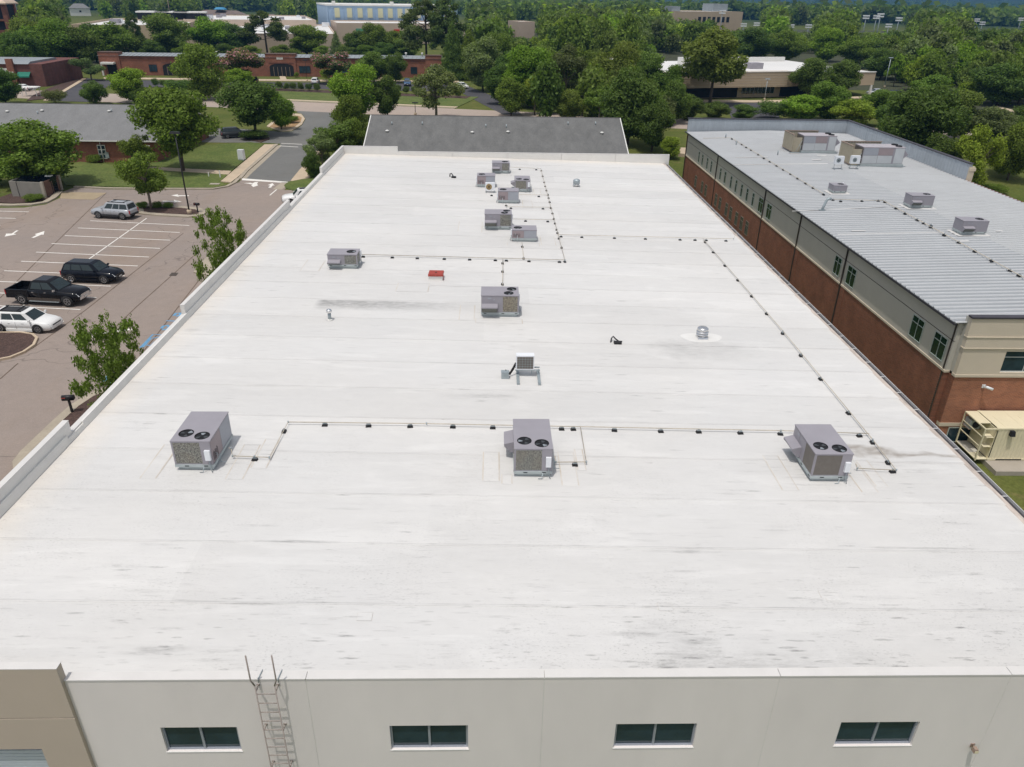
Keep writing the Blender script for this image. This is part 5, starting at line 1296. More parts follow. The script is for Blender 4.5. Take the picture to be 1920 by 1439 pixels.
def car(label, cat, loc, rz, kind, body, detail=True, group=None, roofm=None, sunroof=False, rack=False, name='parked_car', lower=None):
    P = dict(suv=dict(L=4.65, W=1.85, H=1.68, belt=1.05, hood=1.02, cowl=.95, roof0=-1.85, roof1=.35, rear=-2.2, r=.36, zl=.3),
             wagon=dict(L=4.55, W=1.79, H=1.49, belt=.92, hood=.88, cowl=1.05, roof0=-1.75, roof1=.35, rear=-2.15, r=.325, zl=.2),
             sedan=dict(L=4.7, W=1.8, H=1.45, belt=.92, hood=.86, cowl=1.0, roof0=-1.0, roof1=.25, rear=-1.7, r=.32, zl=.2),
             boxy=dict(L=4.65, W=1.78, H=1.76, belt=1.08, hood=1.05, cowl=.85, roof0=-2.0, roof1=.3, rear=-2.22, r=.37, zl=.36),
             pickup=dict(L=5.85, W=2.03, H=1.93, belt=1.25, hood=1.2, cowl=1.3, roof0=-.75, roof1=.55, rear=-1.1, r=.42, zl=.45))[kind]
    L, W, H = P['L'], P['W'], P['H']; l, w = L / 2, W / 2; bz, hz, cx_, zl, r = P['belt'], P['hood'], P['cowl'], P['zl'], P['r']
    u = thing(name, label, cat, (loc[0], loc[1], loc[2] if len(loc) > 2 else 0.03), rz, group)
    fx, bx_ = l - .92, -l + (1.2 if kind == 'pickup' else .88)
    b = MB()
    rear_top = bz if kind != 'sedan' else bz + .02
    if kind == 'pickup':
        R = [ring(P['rear'] - .02, w * .93, zl, w, bz - .08, w * .86, bz)]
    else:
        R = [ring(-l, w * .78, zl + .1, w * .86, bz - .22, w * .72, rear_top - .12), ring(-l + .1, w * .86, zl + .02, w * .96, bz - .1, w * .82, rear_top - .02), ring(-l + .6, w * .92, zl, w, bz - .07, w * .88, rear_top)]
    R += [ring(0, w * .93, zl, w, bz - .07, w * .88, bz), ring(cx_ - .1, w * .93, zl, w, bz - .08, w * .86, bz), ring(cx_ + .25, w * .93, zl, w * .995, hz - .12, w * .8, hz + .0),
          ring(l - .45, w * .92, zl, w * .96, hz - .2, w * .74, hz - .06), ring(l - .12, w * .86, zl + .03, w * .88, hz - .28, w * .66, hz - .15), ring(l, w * .74, zl + .1, w * .76, hz - .42, w * .6, hz - .3)]
    loft(b, R)
    # cabin shell
    c0, c1, r0, r1 = P['rear'], cx_ + .1, P['roof0'], P['roof1']
    wb_, wr = w * .87, w * .66
    mid = .80
    def lev(t, x0, x1, ww, z): return [(x0, -ww, z), (x1, -ww * .97, z), (x1, ww * .97, z), (x0, ww, z)]
    l0 = lev(0, c0, c1, wb_, bz - .02)
    zt = H - .09
    l1 = lev(1, r0 - (0.06 if kind != 'pickup' else .04), r1 + .12, wr + .035, zt)
    l2 = lev(2, r0 + .15, r1 - .12, wr - .10, H)
    for A, B in ((l0, l1), (l1, l2)):
        for k in range(4):
            k2 = (k + 1) % 4; b.quad(A[k], A[k2], B[k2], B[k])
    b.quad(*l2)
    b.mi = 1
    for (x, s) in ((fx, -1), (fx, 1), (bx_, -1), (bx_, 1)):
        n = 12; pts = [(x + (r + .075) * math.cos(math.pi * k / n), s * (w + .004), r + (r + .075) * math.sin(math.pi * k / n)) for k in range(n + 1)] + [(x - r - .075, s * (w + .004), zl), (x + r + .075, s * (w + .004), zl)]
        b.quad(*(pts if s < 0 else pts[::-1]))
    b.mi = 2
    for s in (-1, 1): b.box(bx_ + r + .1, fx - r - .1, s * w - .02, s * w + .02 if s > 0 else s * w + .04, zl - .06, zl + .12)
    bo = b.build('body', [body, TRIM, lower or body], u)
    if roofm is not None:
        b = MB(); q = l2; b.quad(*[(p[0] * .9 + .05, p[1] * .86, p[2] + .008) for p in q]); b.build('sunroof', roofm, u)
    qr = (l0[0], l0[1], l1[1], l1[0]); ql = (l0[2], l0[3], l1[3], l1[2]); qf = (l0[1], l0[2], l1[2], l1[1]); qb = (l0[3], l0[0], l1[0], l1[3])
    b = MB(); b.quad(*glassq(qf, .05, .95, .05, .95)); b.build('windscreen', CARGL, u)
    b = MB(); b.quad(*glassq(qb, .07, .93, .12, .9)); b.build('rear_window', CARGL, u)
    cuts = {'pickup': ((.09, .47), (.50, .86)), 'sedan': ((.16, .48), (.51, .84)), 'suv': ((.05, .24), (.27, .55), (.58, .87)), 'boxy': ((.04, .33), (.36, .60), (.63, .90)), 'wagon': ((.05, .25), (.28, .55), (.58, .87))}[kind]
    for q, flip in ((qr, False), (ql, True)):
        for (s0, s1) in cuts:
            if flip: s0, s1 = 1 - s1, 1 - s0
            b = MB(); b.quad(*glassq(q, s0, s1, .1, .9)); b.build('side_window', CARGL, u)
    for x in (fx, bx_):
        for s in (-1, 1): wheel(u, x, s * (w - .09), r, s)
    if detail:
        for s in (-1, 1):
            ya, yb = sorted((s * w * .50, s * w * .80)); b = MB(); b.box(l - .30, l + .012, ya, yb, hz - .40, hz - .185, top=(.06, .16, 0, 0) if s < 0 else (.06, .16, 0, 0)); b.build('headlight', LAMP, u)
            xr = -l if kind != 'pickup' else -l
            ya, yb = sorted((s * (w * (.9 if kind != 'pickup' else 1.0) + .006), s * (w * (.9 if kind != 'pickup' else 1.0) - .13))); b = MB(); b.box(-l - .012, -l + (.16 if kind != 'pickup' else .06), ya, yb, bz - .42, bz - .06); b.build('tail_light', TAIL, u)
            b = MB(); b.box(cx_ - .18, cx_ - .03, s * (w + .09) - .085, s * (w + .09) + .085, bz - .0, bz + .14, top=(.02, .02, .02, .02)); b.build('mirror', body if kind != 'pickup' else CHROME, u)
            for x in (-.65, .35):
                b = MB(); b.box(x - .09, x + .09, s * w - .014, s * w + .014, bz - .19, bz - .155); b.build('door_handle', body if kind in ('wagon', 'suv') else CHROME, u)
            for x in (cx_ - .12, -.18, -1.15 if kind != 'pickup' else -1.08):
                b = MB(); b.box(x - .006, x + .006, s * w - .003, s * w + .0035, zl + .12, bz - .1); b.build('door_gap', TRIM, u)
        b = MB(); b.box(l - .02, l + .02, -w * .5, w * .5, hz - .46, hz - .30); b.build('grille', CHROME if kind == 'pickup' else TRIM, u)
        b = MB(); b.box(l - .1, l + .045, -w * .74, w * .74, zl + .08, zl + .3, top=(0, .02, .05, .05)); b.build('front_bumper', CHROME if kind == 'pickup' else (TRIM if kind in ('boxy', 'suv') else body), u)
        b = MB(); b.box(-l - .045, -l + .1, -w * .8, w * .8, zl + .08, zl + .28); b.build('rear_bumper', TRIM if kind != 'wagon' else body, u)
        b = MB(); b.box(l + .045, l + .052, -.2, .2, zl + .14, zl + .25); b.build('number_plate', PLATE, u)
    if rack:
        for s in (-1, 1):
            b = MB(); b.box(r0 + .2, r1 - .1, s * (wr - .08) - .02, s * (wr - .08) + .02, H - .01, H + .06); b.build('roof_rail', TRIM, u)
        for x in (r0 + .4, r1 - .5):
            b = MB(); b.box(x - .03, x + .03, -wr + .06, wr - .06, H + .03, H + .065); b.build('roof_bar', TRIM, u)
    if kind == 'pickup':
        x0, x1 = -l, P['rear']; t = .07
        b = MB()
        b.box(x0, x1, -w, -w + t, zl + .1, bz - .02, top=(0, 0, .02, 0)); b.box(x0, x1, w - t, w, zl + .1, bz - .02, top=(0, 0, 0, .02)); b.box(x0, x1, -w + t, w - t, zl + .1, zl + .3)
        b.mi = 1
        for s in (-1, 1):
            n = 12; pts = [(bx_ + (r + .075) * math.cos(math.pi * k / n), s * (w + .004), r + (r + .075) * math.sin(math.pi * k / n)) for k in range(n + 1)] + [(bx_ - r - .075, s * (w + .004), zl + .1), (bx_ + r + .075, s * (w + .004), zl + .1)]
            b.quad(*(pts if s < 0 else pts[::-1]))
        b.build('cargo_bed', [body, TRIM], u)
        b = MB(); b.box(x0 - .01, x0 + .07, -w + t, w - t, zl + .3, bz - .03); b.build('tailgate', body, u)
        for s in (-1, 1):
            b = MB(); b.box(bx_ + r + .25, fx - r - .2, s * (w + .02) - .06, s * (w + .02) + .06, zl - .1, zl - .05); b.build('running_board', GREYMET, u)
            b = MB(); b.box(bx_ + r + .1, fx - r - .1, s * w - .006, s * w + .012, zl + .04, zl + .2); b.build('rocker_trim', IRON, u)
    return u
def park(label, cat, rear, front, kind, body, flip=False, **k):
    """wheel contact points (photo px) of the side we see; flip when the nose points left"""
    a, c = Vector(G(*rear)), Vector(G(*front)); d = (c - a).normalized(); nrm = Vector((-d.y, d.x)) * (-1 if flip else 1)
    W = {'pickup': 2.03, 'boxy': 1.78, 'wagon': 1.79, 'suv': 1.85, 'sedan': 1.8}[kind]
    m_ = (a + c) / 2 + nrm * (W / 2 - .08)
    return car(label, cat, (m_.x, m_.y), math.atan2(d.y, d.x), kind, body, **k)
BLACKP = paint('black paint', (0.006, 0.0065, 0.009, 1), 0, .12); NAVY = paint('navy black paint', (0.005, 0.007, 0.013, 1), 0, .12); WHITEP = paint('white car paint', (0.74, 0.74, 0.73, 1), 0, .3)
SILVP = paint('silver paint', (0.44, 0.46, 0.49, 1), 0.3, .3); BLUEP = paint('blue paint', (0.05, 0.10, 0.19, 1)); CHARP = paint('charcoal paint', (0.04, 0.045, 0.05, 1)); SILV2 = paint('light silver', (0.5, 0.52, 0.55, 1), .3, .3)
park('black pickup truck with chrome trim parked between the white wagon and the black SUV', 'pickup truck', (41, 571.5), (127, 576), 'pickup', BLACKP, name='pickup_truck', lower=IRON)
park('black SUV parked in the middle of the car park, behind the pickup', 'car', (137, 531), (197.5, 533.5), 'suv', NAVY)
park('white estate car with a dark sunroof beside the mulch island', 'car', (7.5, 623.7), (72, 626), 'wagon', WHITEP, roofm=TRIM, rack=True)
park('silver off-road SUV parked nose left beside the tree island', 'car', (231, 413.2), (186, 410.3), 'boxy', SILVP, flip=True, rack=True, lower=TRIM)
x, y = G(441, 259); car('dark car parked in the shade under the large tree', 'car', (x, y + .4), rad(28), 'suv', CHARP)
x, y = G(562, 381); car('white and black car half hidden behind the left parapet', 'car', (x + .4, y), rad(196), 'suv', WHITEP, roofm=TRIM)
far_c = [(478, 157, 'suv', NAVY, 100, 'dark SUV parked by the arched brick entrance under the pink tree'), (592, 158.5, 'suv', WHITEP, 94, 'white car parked before the brick building, left of the tall hedge tree'), (764, 161.5, 'suv', BLUEP, -84, 'blue car parked nose out at the right end of the brick building'),
         (866, 166, 'sedan', WHITEP, -55, 'white car at the mouth of the right-hand driveway'), (404, 156, 'sedan', WHITEP, 95, 'white car glimpsed between trees before the brick building'), (225, 152, 'sedan', BLUEP, 80, 'blue car half hidden at the left end of the brick building'),
         (41, 171, 'sedan', WHITEP, 170, 'white car parked by the brick shop with green awnings'), (1641, 178, 'sedan', SILV2, 188, 'silver saloon parked at the right end of the tan building'), (1672, 183, 'suv', CHARP, 200, 'dark car parked in front of the silver saloon'),
         (1880, 166, 'suv', WHITEP, 160, 'white car glimpsed among the trees at the far right')]
for (u_, v_, k, p, a, lab) in far_c:
    x, y = G(u_, v_); car(lab, 'car', (x, y, .08), rad(a), k, p, detail=(k != 'x'))

# ------------------------------------------------------------------ buildings farther off
SHING = mat('grey shingle', (0.135, 0.135, 0.132, 1), 0.9, 0.16, 0.9, fine=0.14, fscale=9, stretch=(1, 0.35, 1))
SHINL = mat('lighter grey shingle', (0.185, 0.185, 0.185, 1), 0.9, 0.10, 0.7, fine=0.12, fscale=9, stretch=(1, 0.35, 1))
BRKF = brick_mat('far brick', (0.26, 0.085, 0.045, 1), (0.19, 0.065, 0.04, 1), (0.25, 0.17, 0.13, 1), 0)
BRKD = brick_mat('dark red brick', (0.15, 0.05, 0.04, 1), (0.11, 0.04, 0.035, 1), (0.15, 0.1, 0.08, 1), 0)
WHT = mat('white trim', (0.7, 0.69, 0.66, 1), 0.6, 0.04)
ROOFW = mat('white roof far', (0.70, 0.69, 0.67, 1), 0.6, 0.06, 0.05)
BEIGE = mat('beige masonry', (0.47, 0.37, 0.26, 1), 0.85, 0.05, 0.2)
PINKB = mat('pink beige masonry', (0.50, 0.40, 0.32, 1), 0.85, 0.05, 0.2)
OCHRE = mat('ochre base', (0.42, 0.27, 0.10, 1), 0.85, 0.08, 0.2)
GREYR = mat('grey metal roof', (0.26, 0.285, 0.30, 1), 0.5, 0.08, 0.5)
def Mx(o, ang): return Matrix.Translation(Vector((o[0], o[1], o[2] if len(o) > 2 else 0))) @ Matrix.Rotation(ang, 4, 'Z')
def vent_on(x, y, z, kind, lab, grp):
    v = thing('roof_vent', lab, 'vent', (x, y, z), 0, grp); b = MB()
    if kind == 'cap': b.lathe([(.16, -.1), (.16, .1), (.26, .14), (.26, .2), (.1, .28)], 10); b.build('cap', WHT, v)
    else: b.lathe([(.08, -.1), (.08, .42)], 8); b.build('pipe', GREYMET, v)
def gable(label, x0, x1, yr, zr, ye, ze, shing, name='house', yback=None, wall=BRKF, over=.5):
    yb = yback or (2 * yr - ye)
    h = thing(name, label, 'house', ((x0 + x1) / 2, yr, 0))
    def A(n_, b, mm, p=h):
        o = b.build(n_, mm, p)
        if p is h: o.location = (-(x0 + x1) / 2, -yr, 0)
        return o
    n = max(1, int((x1 - x0) / 6))
    b = MB(); sl = Vector((0, ze - zr, -(ye - yr))).normalized()
    for (ya, yb_) in ((ye, yr), (yb, yr)):
        q = [(x0, ya, ze), (x1, ya, ze), (x1, yr, zr), (x0, yr, zr)]; b.quad(*(q if ya < yr else q[::-1]))
        q2 = [(p[0], p[1], p[2] - .12) for p in q]; b.quad(*(q2[::-1] if ya < yr else q2)); b.quad(q[0], q2[0], q2[1], q[1]) if ya < yr else None
    rf = A('roof', b, shing)
    b = MB(); b.box(x0, x1, yr - .12, yr + .12, zr - .02, zr + .035, top=(0, 0, .06, .06)); b.build('ridge_cap', mat('ridge cap', (0.09, 0.085, 0.085, 1), .9, .1) if 'ridge cap' not in MATS else MATS['ridge cap'], rf)
    for x in (x0, x1):
        b = MB(); s = .06
        for ya in (ye, yb):
            b.quad((x - s, ya, ze - .14), (x + s, ya, ze - .14), (x + s, yr, zr - .13), (x - s, yr, zr - .13)); b.quad((x - s, ya, ze - .14), (x - s, yr, zr - .13), (x - s, yr, zr + .02), (x - s, ya, ze + .02)); b.quad((x + s, ya, ze + .02), (x + s, yr, zr + .02), (x + s, yr, zr - .13), (x + s, ya, ze - .14)); b.quad((x - s, yr, zr + .022), (x + s, yr, zr + .022), (x + s, ya, ze + .022), (x - s, ya, ze + .022))
        b.build('rake_board', WHT, rf)
    b = MB(); b.box(x0, x1, ye - .1, ye - .005, ze - .16, ze - .01); b.build('gutter', WHT, rf)
    b = MB(); b.box(x0 + over, x1 - over, ye + over, yb - over, -.2, ze - .02)
    for x in (x0 + over, x1 - over): b.quad((x, ye + over, ze - .03), (x, yb - over, ze - .03), (x, yr, zr - .2)); b.quad((x, yr, zr - .2), (x, yb - over, ze - .03), (x, ye + over, ze - .03))
    A('wall', b, wall)
    return h, A
zr0 = 7.0
(rx0, ry_), (rx1, _) = G(692, 219, zr0), G(1160, 219, zr0)
h, A = gable('long house with a dark grey shingle roof just behind the white building', rx0, rx1, 110.2, zr0, 100.5, 3.6, SHING)
def onroof(u, v):
    d = ray(u, v); k = (zr0 - 3.6) / (110.2 - 100.5); t = (zr0 - k * 110.2 - CAMZ) / (d[2] - k * d[1]); return (d[0] * t, d[1] * t, d[2] * t + CAMZ)
for i, (u, v) in enumerate(((735, 234.5), (792, 234.5), (911, 239), (949.5, 240), (1065, 234.5), (1116.5, 234.5))): vent_on(*onroof(u, v), 'pipe', ORD[i] + ' vent pipe from the left on the dark grey shingle roof', 'vent pipes on the dark grey roof')
for i, (u, v) in enumerate(((726, 248), (885.5, 250.5), (952.5, 249.5), (1128.5, 251.5))): vent_on(*onroof(u, v), 'cap', ORD[i] + ' white vent cap from the left on the dark grey shingle roof', 'vent caps on the dark grey roof')
h, A = gable('long brick house with a pale grey shingle roof at the left', -92, -47.5, 122.0, 6.4, 110.3, 3.1, SHINL, yback=133)
for (u, v) in ((192, 285), (252, 288)):
    x, z = ONY(u, v, 110.79); b = MB(); b.box(x - .55, x + .55, 110.70, 110.79, z - .95, z + .95); w_ = A('window', b, WHT)
    for cxx in (-.27, .27):
        for kz in (-.6, .0, .6):
            b = MB(); b.box(x + cxx - .21, x + cxx + .21, 110.685, 110.698, z + kz - .24, z + kz + .24); b.build('pane', GLASS, w_)
x, z = ONY(201, 290, 110.79); b = MB(); b.box(x - .25, x + .25, 110.68, 110.79, z - .5, z + .3); A('meter_box', b, GREYMET)
b = MB(); b.tube([(ONY(192, 291, 110.6)[0], 110.6, 2.9), (ONY(192, 291, 110.6)[0], 110.6, 0)], .05, 6); A('downspout', b, WHT)
def onroof2(u, v):
    d = ray(u, v); k = (6.4 - 3.1) / (122.0 - 110.3); t = (6.4 - k * 122 - CAMZ) / (d[2] - k * d[1]); return (d[0] * t, d[1] * t, d[2] * t + CAMZ)
for i, (u, v) in enumerate(((14, 211), (79, 209.5), (205, 210.5))): vent_on(*onroof2(u, v), 'cap', ORD[i] + ' white vent cap from the left on the pale grey roof', 'vent caps on the pale grey roof')
for i, (u, v) in enumerate(((71, 214), (209.5, 210))): vent_on(*onroof2(u, v), 'pipe', ORD[i] + ' dark vent pipe from the left on the pale grey roof', 'vent pipes on the pale grey roof')

# long low brick office across the road
bq0, bq1 = Vector(G(192, 141)), Vector(G(829, 146.5)); bdir = (bq1 - bq0).normalized(); BL = (bq1 - bq0).length
bo_ = thing('brick_office', 'long low brick office with arched entrances beyond the hedge and road', 'building', (bq0.x, bq0.y, 0), math.atan2(bdir.y, bdir.x))
def Bo(n_, b, mm, p=bo_): return b.build(n_, mm, p)
def bs(u): # distance along the facade for a photo column
    d = ray(u, 130); n_ = Vector((-bdir.y, bdir.x)); t = (bq0.dot(n_)) / (d[0] * n_.x + d[1] * n_.y); return (Vector((d[0] * t, d[1] * t)) - bq0).dot(bdir)
BH = 6.0; HB = [(0, bs(228)), (bs(500), bs(556)), (bs(798), BL)]
ents = [(bs(306), bs(355), 3.3), (bs(506), bs(551), 3.5)]
wn = [(bs(280), bs(295)), (bs(561), bs(582)), (bs(770), bs(782)), (bs(640), bs(652)), (bs(700), bs(712))]
b = MB(); b.box(0, BL, .02, 10, -.2, 5.1); Bo('wall', b, BRKF)
for (p, q) in HB:
    b = MB(); b.box(p, q, -.22, 3, -.2, BH); Bo('raised_bay', b, BRKF)
    b = MB(); b.box(p - .1, q + .1, -.32, 3.1, BH, BH + .12); Bo('coping', b, mat('brown coping', (.11, .07, .055, 1), .7, .1) if 'brown coping' not in MATS else MATS['brown coping'])
x = 0
b = MB(); b.box(0, BL, -.04, .02, 4.35, 4.5); b.box(0, BL, -.05, .02, 5.0 - .3, 5.0 - .2); Bo('brick_band', b, BRKD)
b = MB()
b.quad((-.3, -.35, 5.15), (BL + .3, -.35, 5.15), (BL - 1, 5, 5.7), (1, 5, 5.7)); b.quad((1, 5, 5.7), (BL - 1, 5, 5.7), (BL, 10, 5.3), (0, 10, 5.3)); b.quad((-.3, -.35, 5.15), (1, 5, 5.7), (0, 10, 5.3)); b.quad((BL + .3, -.35, 5.15), (BL, 10, 5.3), (BL - 1, 5, 5.7))
ro = Bo('roof', b, GREYR)
for k in range(int(BL / 1.2)):
    b = MB(); q = 1 + k * 1.2
    if q > BL - 3: break
    b.tube([(q, -.3, 5.2), (q, 5, 5.73)], .05, 4); b.build('roof_seam', GREYR, ro)
for (p, q, hz) in ents:
    n = 10; pts = [(p, 0.1), (q, 0.1), (q, hz - .9)] + [((p + q) / 2 + (q - p) / 2 * math.cos(math.pi * k / n), hz - .9 + .95 * math.sin(math.pi * k / n)) for k in range(1, n)] + [(p, hz - .9)]
    b = MB(); b.quad(*[(a, -.235, c) for a, c in pts]); e_ = Bo('arched_entrance', b, DARK)
    for k in range(1, 6):
        b = MB(); a = p + (q - p) * k / 6; b.box(a - .05, a + .05, -.25, -.24, .1, hz - .9); b.build('door_frame', BROWNMET, e_)
    b = MB(); b.box(p - .1, q + .1, -.3, -.238, hz + .02, hz + .25); b.build('arch_lintel', BRKD, e_)
for (p, q) in wn:
    b = MB(); b.box(p, q, -.06, .015, 1.0, 2.9); w_ = Bo('window', b, DARK)
    for k in range(3):
        b = MB(); a = p + (q - p) * k / 3; b.box(a + .08, a + (q - p) / 3 - .08, -.075, -.062, 1.1, 2.8); b.build('pane', GLASS, w_)
p, q = bs(196), bs(220); b = MB(); b.box(p, q, -2.2, -.23, 3.0, 3.5); Bo('porch_canopy', b, WHT); b = MB(); b.box(p, p + .4, -2.1, -1.7, 0, 3); Bo('porch_post', b, WHT); b = MB(); b.box(p + 1, q, -.26, -.225, .1, 2.9); Bo('porch_opening', b, DARK)
p, q = bs(807), bs(826); b = MB(); b.box(p, q, -1.4, -.23, 3.0, 3.4); Bo('porch_canopy', b, GREYMET); b = MB(); b.box(p, q, -.26, -.225, .1, 2.9); Bo('porch_opening', b, DARK)
p = bs(527); b = MB(); b.box(p - .9, p + .9, -.28, -.225, 4.6, 5.2); sg = Bo('wall_sign', b, WHT); b = MB(); b.box(p - .6, p + .6, -.29, -.281, 4.92, 5.06); b.build('sign_letters', GREYMET, sg)
for u_, v_ in ((761.5, 94), (792, 93)):
    a = bs(u_); b = MB(); b.lathe([(.2, 0), (.2, .7), (.35, .8), (.3, 1.1)], 10, (a, 3, 5.5)); b.build('roof_vent', WHT, bo_)
b = MB(); a = bs(400); b.lathe([(.001, 0), (.5, .12), (.8, .35)], 12, (a, 4, 5.9), cap=False); b.build('satellite_dish', WHT, bo_)
# brick shop with green awnings, far left
p0 = Vector(G(88, 163)); sh = thing('brick_shop', 'dark red brick shop with green awnings at the far left', 'shop', (p0.x, p0.y, 0), rad(4))
def Sh(n_, b, mm): return b.build(n_, mm, sh)
b = MB(); b.box(-60, 0, 0, 22, -.2, 5.2); Sh('wall', b, BRKD)
b = MB(); b.box(-60, -3, -.3, 16, 5.2, 5.7, top=(0, 0, 1.5, 1)); Sh('roof', b, GREYR)
xs_ = -7.2; b = MB(); b.box(xs_ - .9, xs_ + .9, -.8, -.02, -.1, 6.4, top=(.15, .15, 0, 0)); Sh('pier', b, BRKF)
AWN = mat('green awning', (0.01, 0.16, 0.11, 1), .7, .1)
for a, c in ((xs_ - 5.5, xs_ - 1.2), (xs_ + 1.2, xs_ + 4.2)):
    b = MB(); b.quad((a, -.02, 3.4), (a, -1.3, 2.5), (c, -1.3, 2.5), (c, -.02, 3.4)); b.quad((a, -1.3, 2.5), (a, -1.3, 2.2), (c, -1.3, 2.2), (c, -1.3, 2.5)); Sh('awning', b, AWN)
b = MB(); b.box(xs_ - 5.5, xs_ - 1.1, -.1, -.02, 3.5, 4.2); Sh('fascia_sign', b, WHT)
b = MB(); b.box(xs_ - 13, xs_ - 4, -.1, -.02, 4.4, 4.9); Sh('window_band', b, GLASS)
for a in (xs_ - .3, xs_ + .35): b = MB(); b.box(a - .2, a + .2, -.92, -.82, 2.9, 3.5); Sh('pier_lamp', b, WHT)
# white trolley shelter frame by the shop, and two yellow signs
x, y = G(60, 181); tr = thing('cart_shelter', 'small white cart shelter on the mulch before the brick shop', 'shelter', (x, y, .1))
for a, c in ((-1.6, -.8), (1.6, -.8), (-1.6, .8), (1.6, .8)): b = MB(); b.box(a - .06, a + .06, c - .06, c + .06, 0, 1.9); b.build('post', WHT, tr)
b = MB(); b.box(-1.9, 1.9, -1.1, 1.1, 1.9, 2.02, top=(.3, .3, .3, .3)); b.build('roof', WHT, tr)
for i, (u, v) in enumerate(((118, 148), (142, 146))):
    x, y = G(u, v); s_ = thing('yellow_sign', ('left' if i == 0 else 'right') + ' small yellow sign in the dark shade beside the shop drive', 'sign', (x, y, 0), 0, 'yellow signs by the shop drive')
    b = MB(); b.box(-.04, .04, -.04, .04, 0, 1.6); b.build('post', BROWNMET, s_); b = MB(); b.box(-.5, .5, -.1, -.045, 1.2, 1.9); b.build('sign_panel', mat('sign yellow', (.62, .50, .04, 1), .5, .05) if 'sign yellow' not in MATS else MATS['sign yellow'], s_)
# brick clock-tower-like corner with a pale pyramid roof
x, y = G(10, 82); tw = thing('brick_tower', 'square brick tower with a pale pyramid roof at the top left edge', 'tower', (x, y, 0), rad(8))
for a, c in ((-5, -5), (4, -5), (-5, 4), (4, 4)): b = MB(); b.box(a, a + 1.8, c, c + 1.8, 0, 15.5); b.build('pier', BRKF, tw)
b = MB(); b.box(-4.8, 5.6, -4.8, 5.6, 0, 5.5); b.box(-4.9, 5.7, -4.9, 5.7, 9, 9.8); b.build('wall', BRKF, tw)
b = MB(); b.box(-4.4, 5.2, -4.4, 5.2, 5.5, 15); b.build('opening', DARK, tw)
b = MB(); b.box(-6, 6.8, -6, 6.8, 15.5, 16.0); b.box(-5.9, 6.7, -5.9, 6.7, 16.0, 22, top=(6, 6, 6, 6)); b.build('roof', mat('pale roof', (.60, .47, .36, 1), .7, .06), tw)
b = MB(); b.box(8, 40, -6, 20, 0, 6.5); b.build('annexe', PINKB, tw)
# shopping centre: white roofs behind the trees
def boxb(label, name, cat, u0, u1, vb, vt, depth, wall, roof, ang=0.0, par=.5, hgt=None):
    p, q = Vector(G(u0, vb)), Vector(G(u1, vb)); d = q - p; L_ = d.length; H_ = hgt or HG((u0 + u1) / 2, vb, vt)
    t = thing(name, label, cat, (p.x, p.y, 0), math.atan2(d.y, d.x) + ang)
    b = MB(); b.box(0, L_, 0, depth, -.3, H_ - par); b.build('wall', wall, t)
    b = MB()
    b.box(0, L_, 0, .4, H_ - par, H_); b.box(0, L_, depth - .4, depth, H_ - par, H_); b.box(0, .4, .4, depth - .4, H_ - par, H_); b.box(L_ - .4, L_, .4, depth - .4, H_ - par, H_); b.build('parapet', wall, t)
    b = MB(); b.box(.4, L_ - .4, .4, depth - .4, H_ - par, H_ - par + .06); b.build('roof', roof, t)
    return t, L_, H_
rq = random.Random(11)
def rooftops(t, L_, H_, depth, n, sc=1.0):
    for k in range(n):
        a, c = rq.uniform(.06, .94) * L_, rq.uniform(.15, .9) * depth; s = rq.uniform(1.2, 2.6) * sc
        b = MB(); b.box(a, a + s * 1.6, c, c + s, H_ - .4, H_ + s * .55); b.build('roof_unit', HV if k % 3 else WHITEB, t)
t, L_, H_ = boxb('long shopping centre with white flat roof behind the trees', 'shopping_centre', 'building', 348, 632, 99, 63, 105, PINKB, ROOFW, par=.7); rooftops(t, L_, H_, 100, 16)
t, L_, H_ = boxb('rear white roof of the shopping centre, left of the blue hall', 'shopping_centre', 'building', 350, 596, 76, 50, 90, PINKB, ROOFW, par=.6, hgt=9.4); rooftops(t, L_, H_, 80, 9)
b = MB(); b.box(0, L_, -.15, -.01, -.2, 2.6); b.build('ochre_base', OCHRE, t)
t, L_, H_ = boxb('lower shopping wing with tan walls at the left of the white roofs', 'shopping_wing', 'building', 140, 348, 92, 47, 85, BEIGE, ROOFW, par=.9); rooftops(t, L_, H_, 70, 7)
for k in range(3): b = MB(); a = L_ * (.34 + .2 * k); b.box(a, a + 14, 70, 80, H_, H_ + 3); b.build('clerestory', DARK, t); b = MB(); b.box(a - .5, a + 14.5, 69.5, 80.5, H_ + 3, H_ + 3.6); b.build('clerestory_roof', WHT, t)
t, L_, H_ = boxb('beige store front with green and red signs below the blue hall', 'store_front', 'building', 634, 872, 83, 44, 40, PINKB, ROOFW, par=.6)
sc0 = L_ / 238.0
b = MB(); a = 34 * sc0; b.box(a, a + 16 * sc0, -.25, -.02, H_ - 4.2, H_ - 2.4); sg = b.build('green_sign', mat('sign green', (.10, .30, .20, 1), .6, .08), t)
b = MB(); a = 103 * sc0; b.box(a, a + 11 * sc0, -.25, -.02, H_ - 3.6, H_ - 2.7); b.build('red_sign', mat('sign red', (.50, .03, .03, 1), .6, .08), t); b = MB(); b.box(a + 2 * sc0, a + 11 * sc0, -.25, -.02, H_ - 4.4, H_ - 3.8); b.build('red_sign', MATS['sign red'], t)
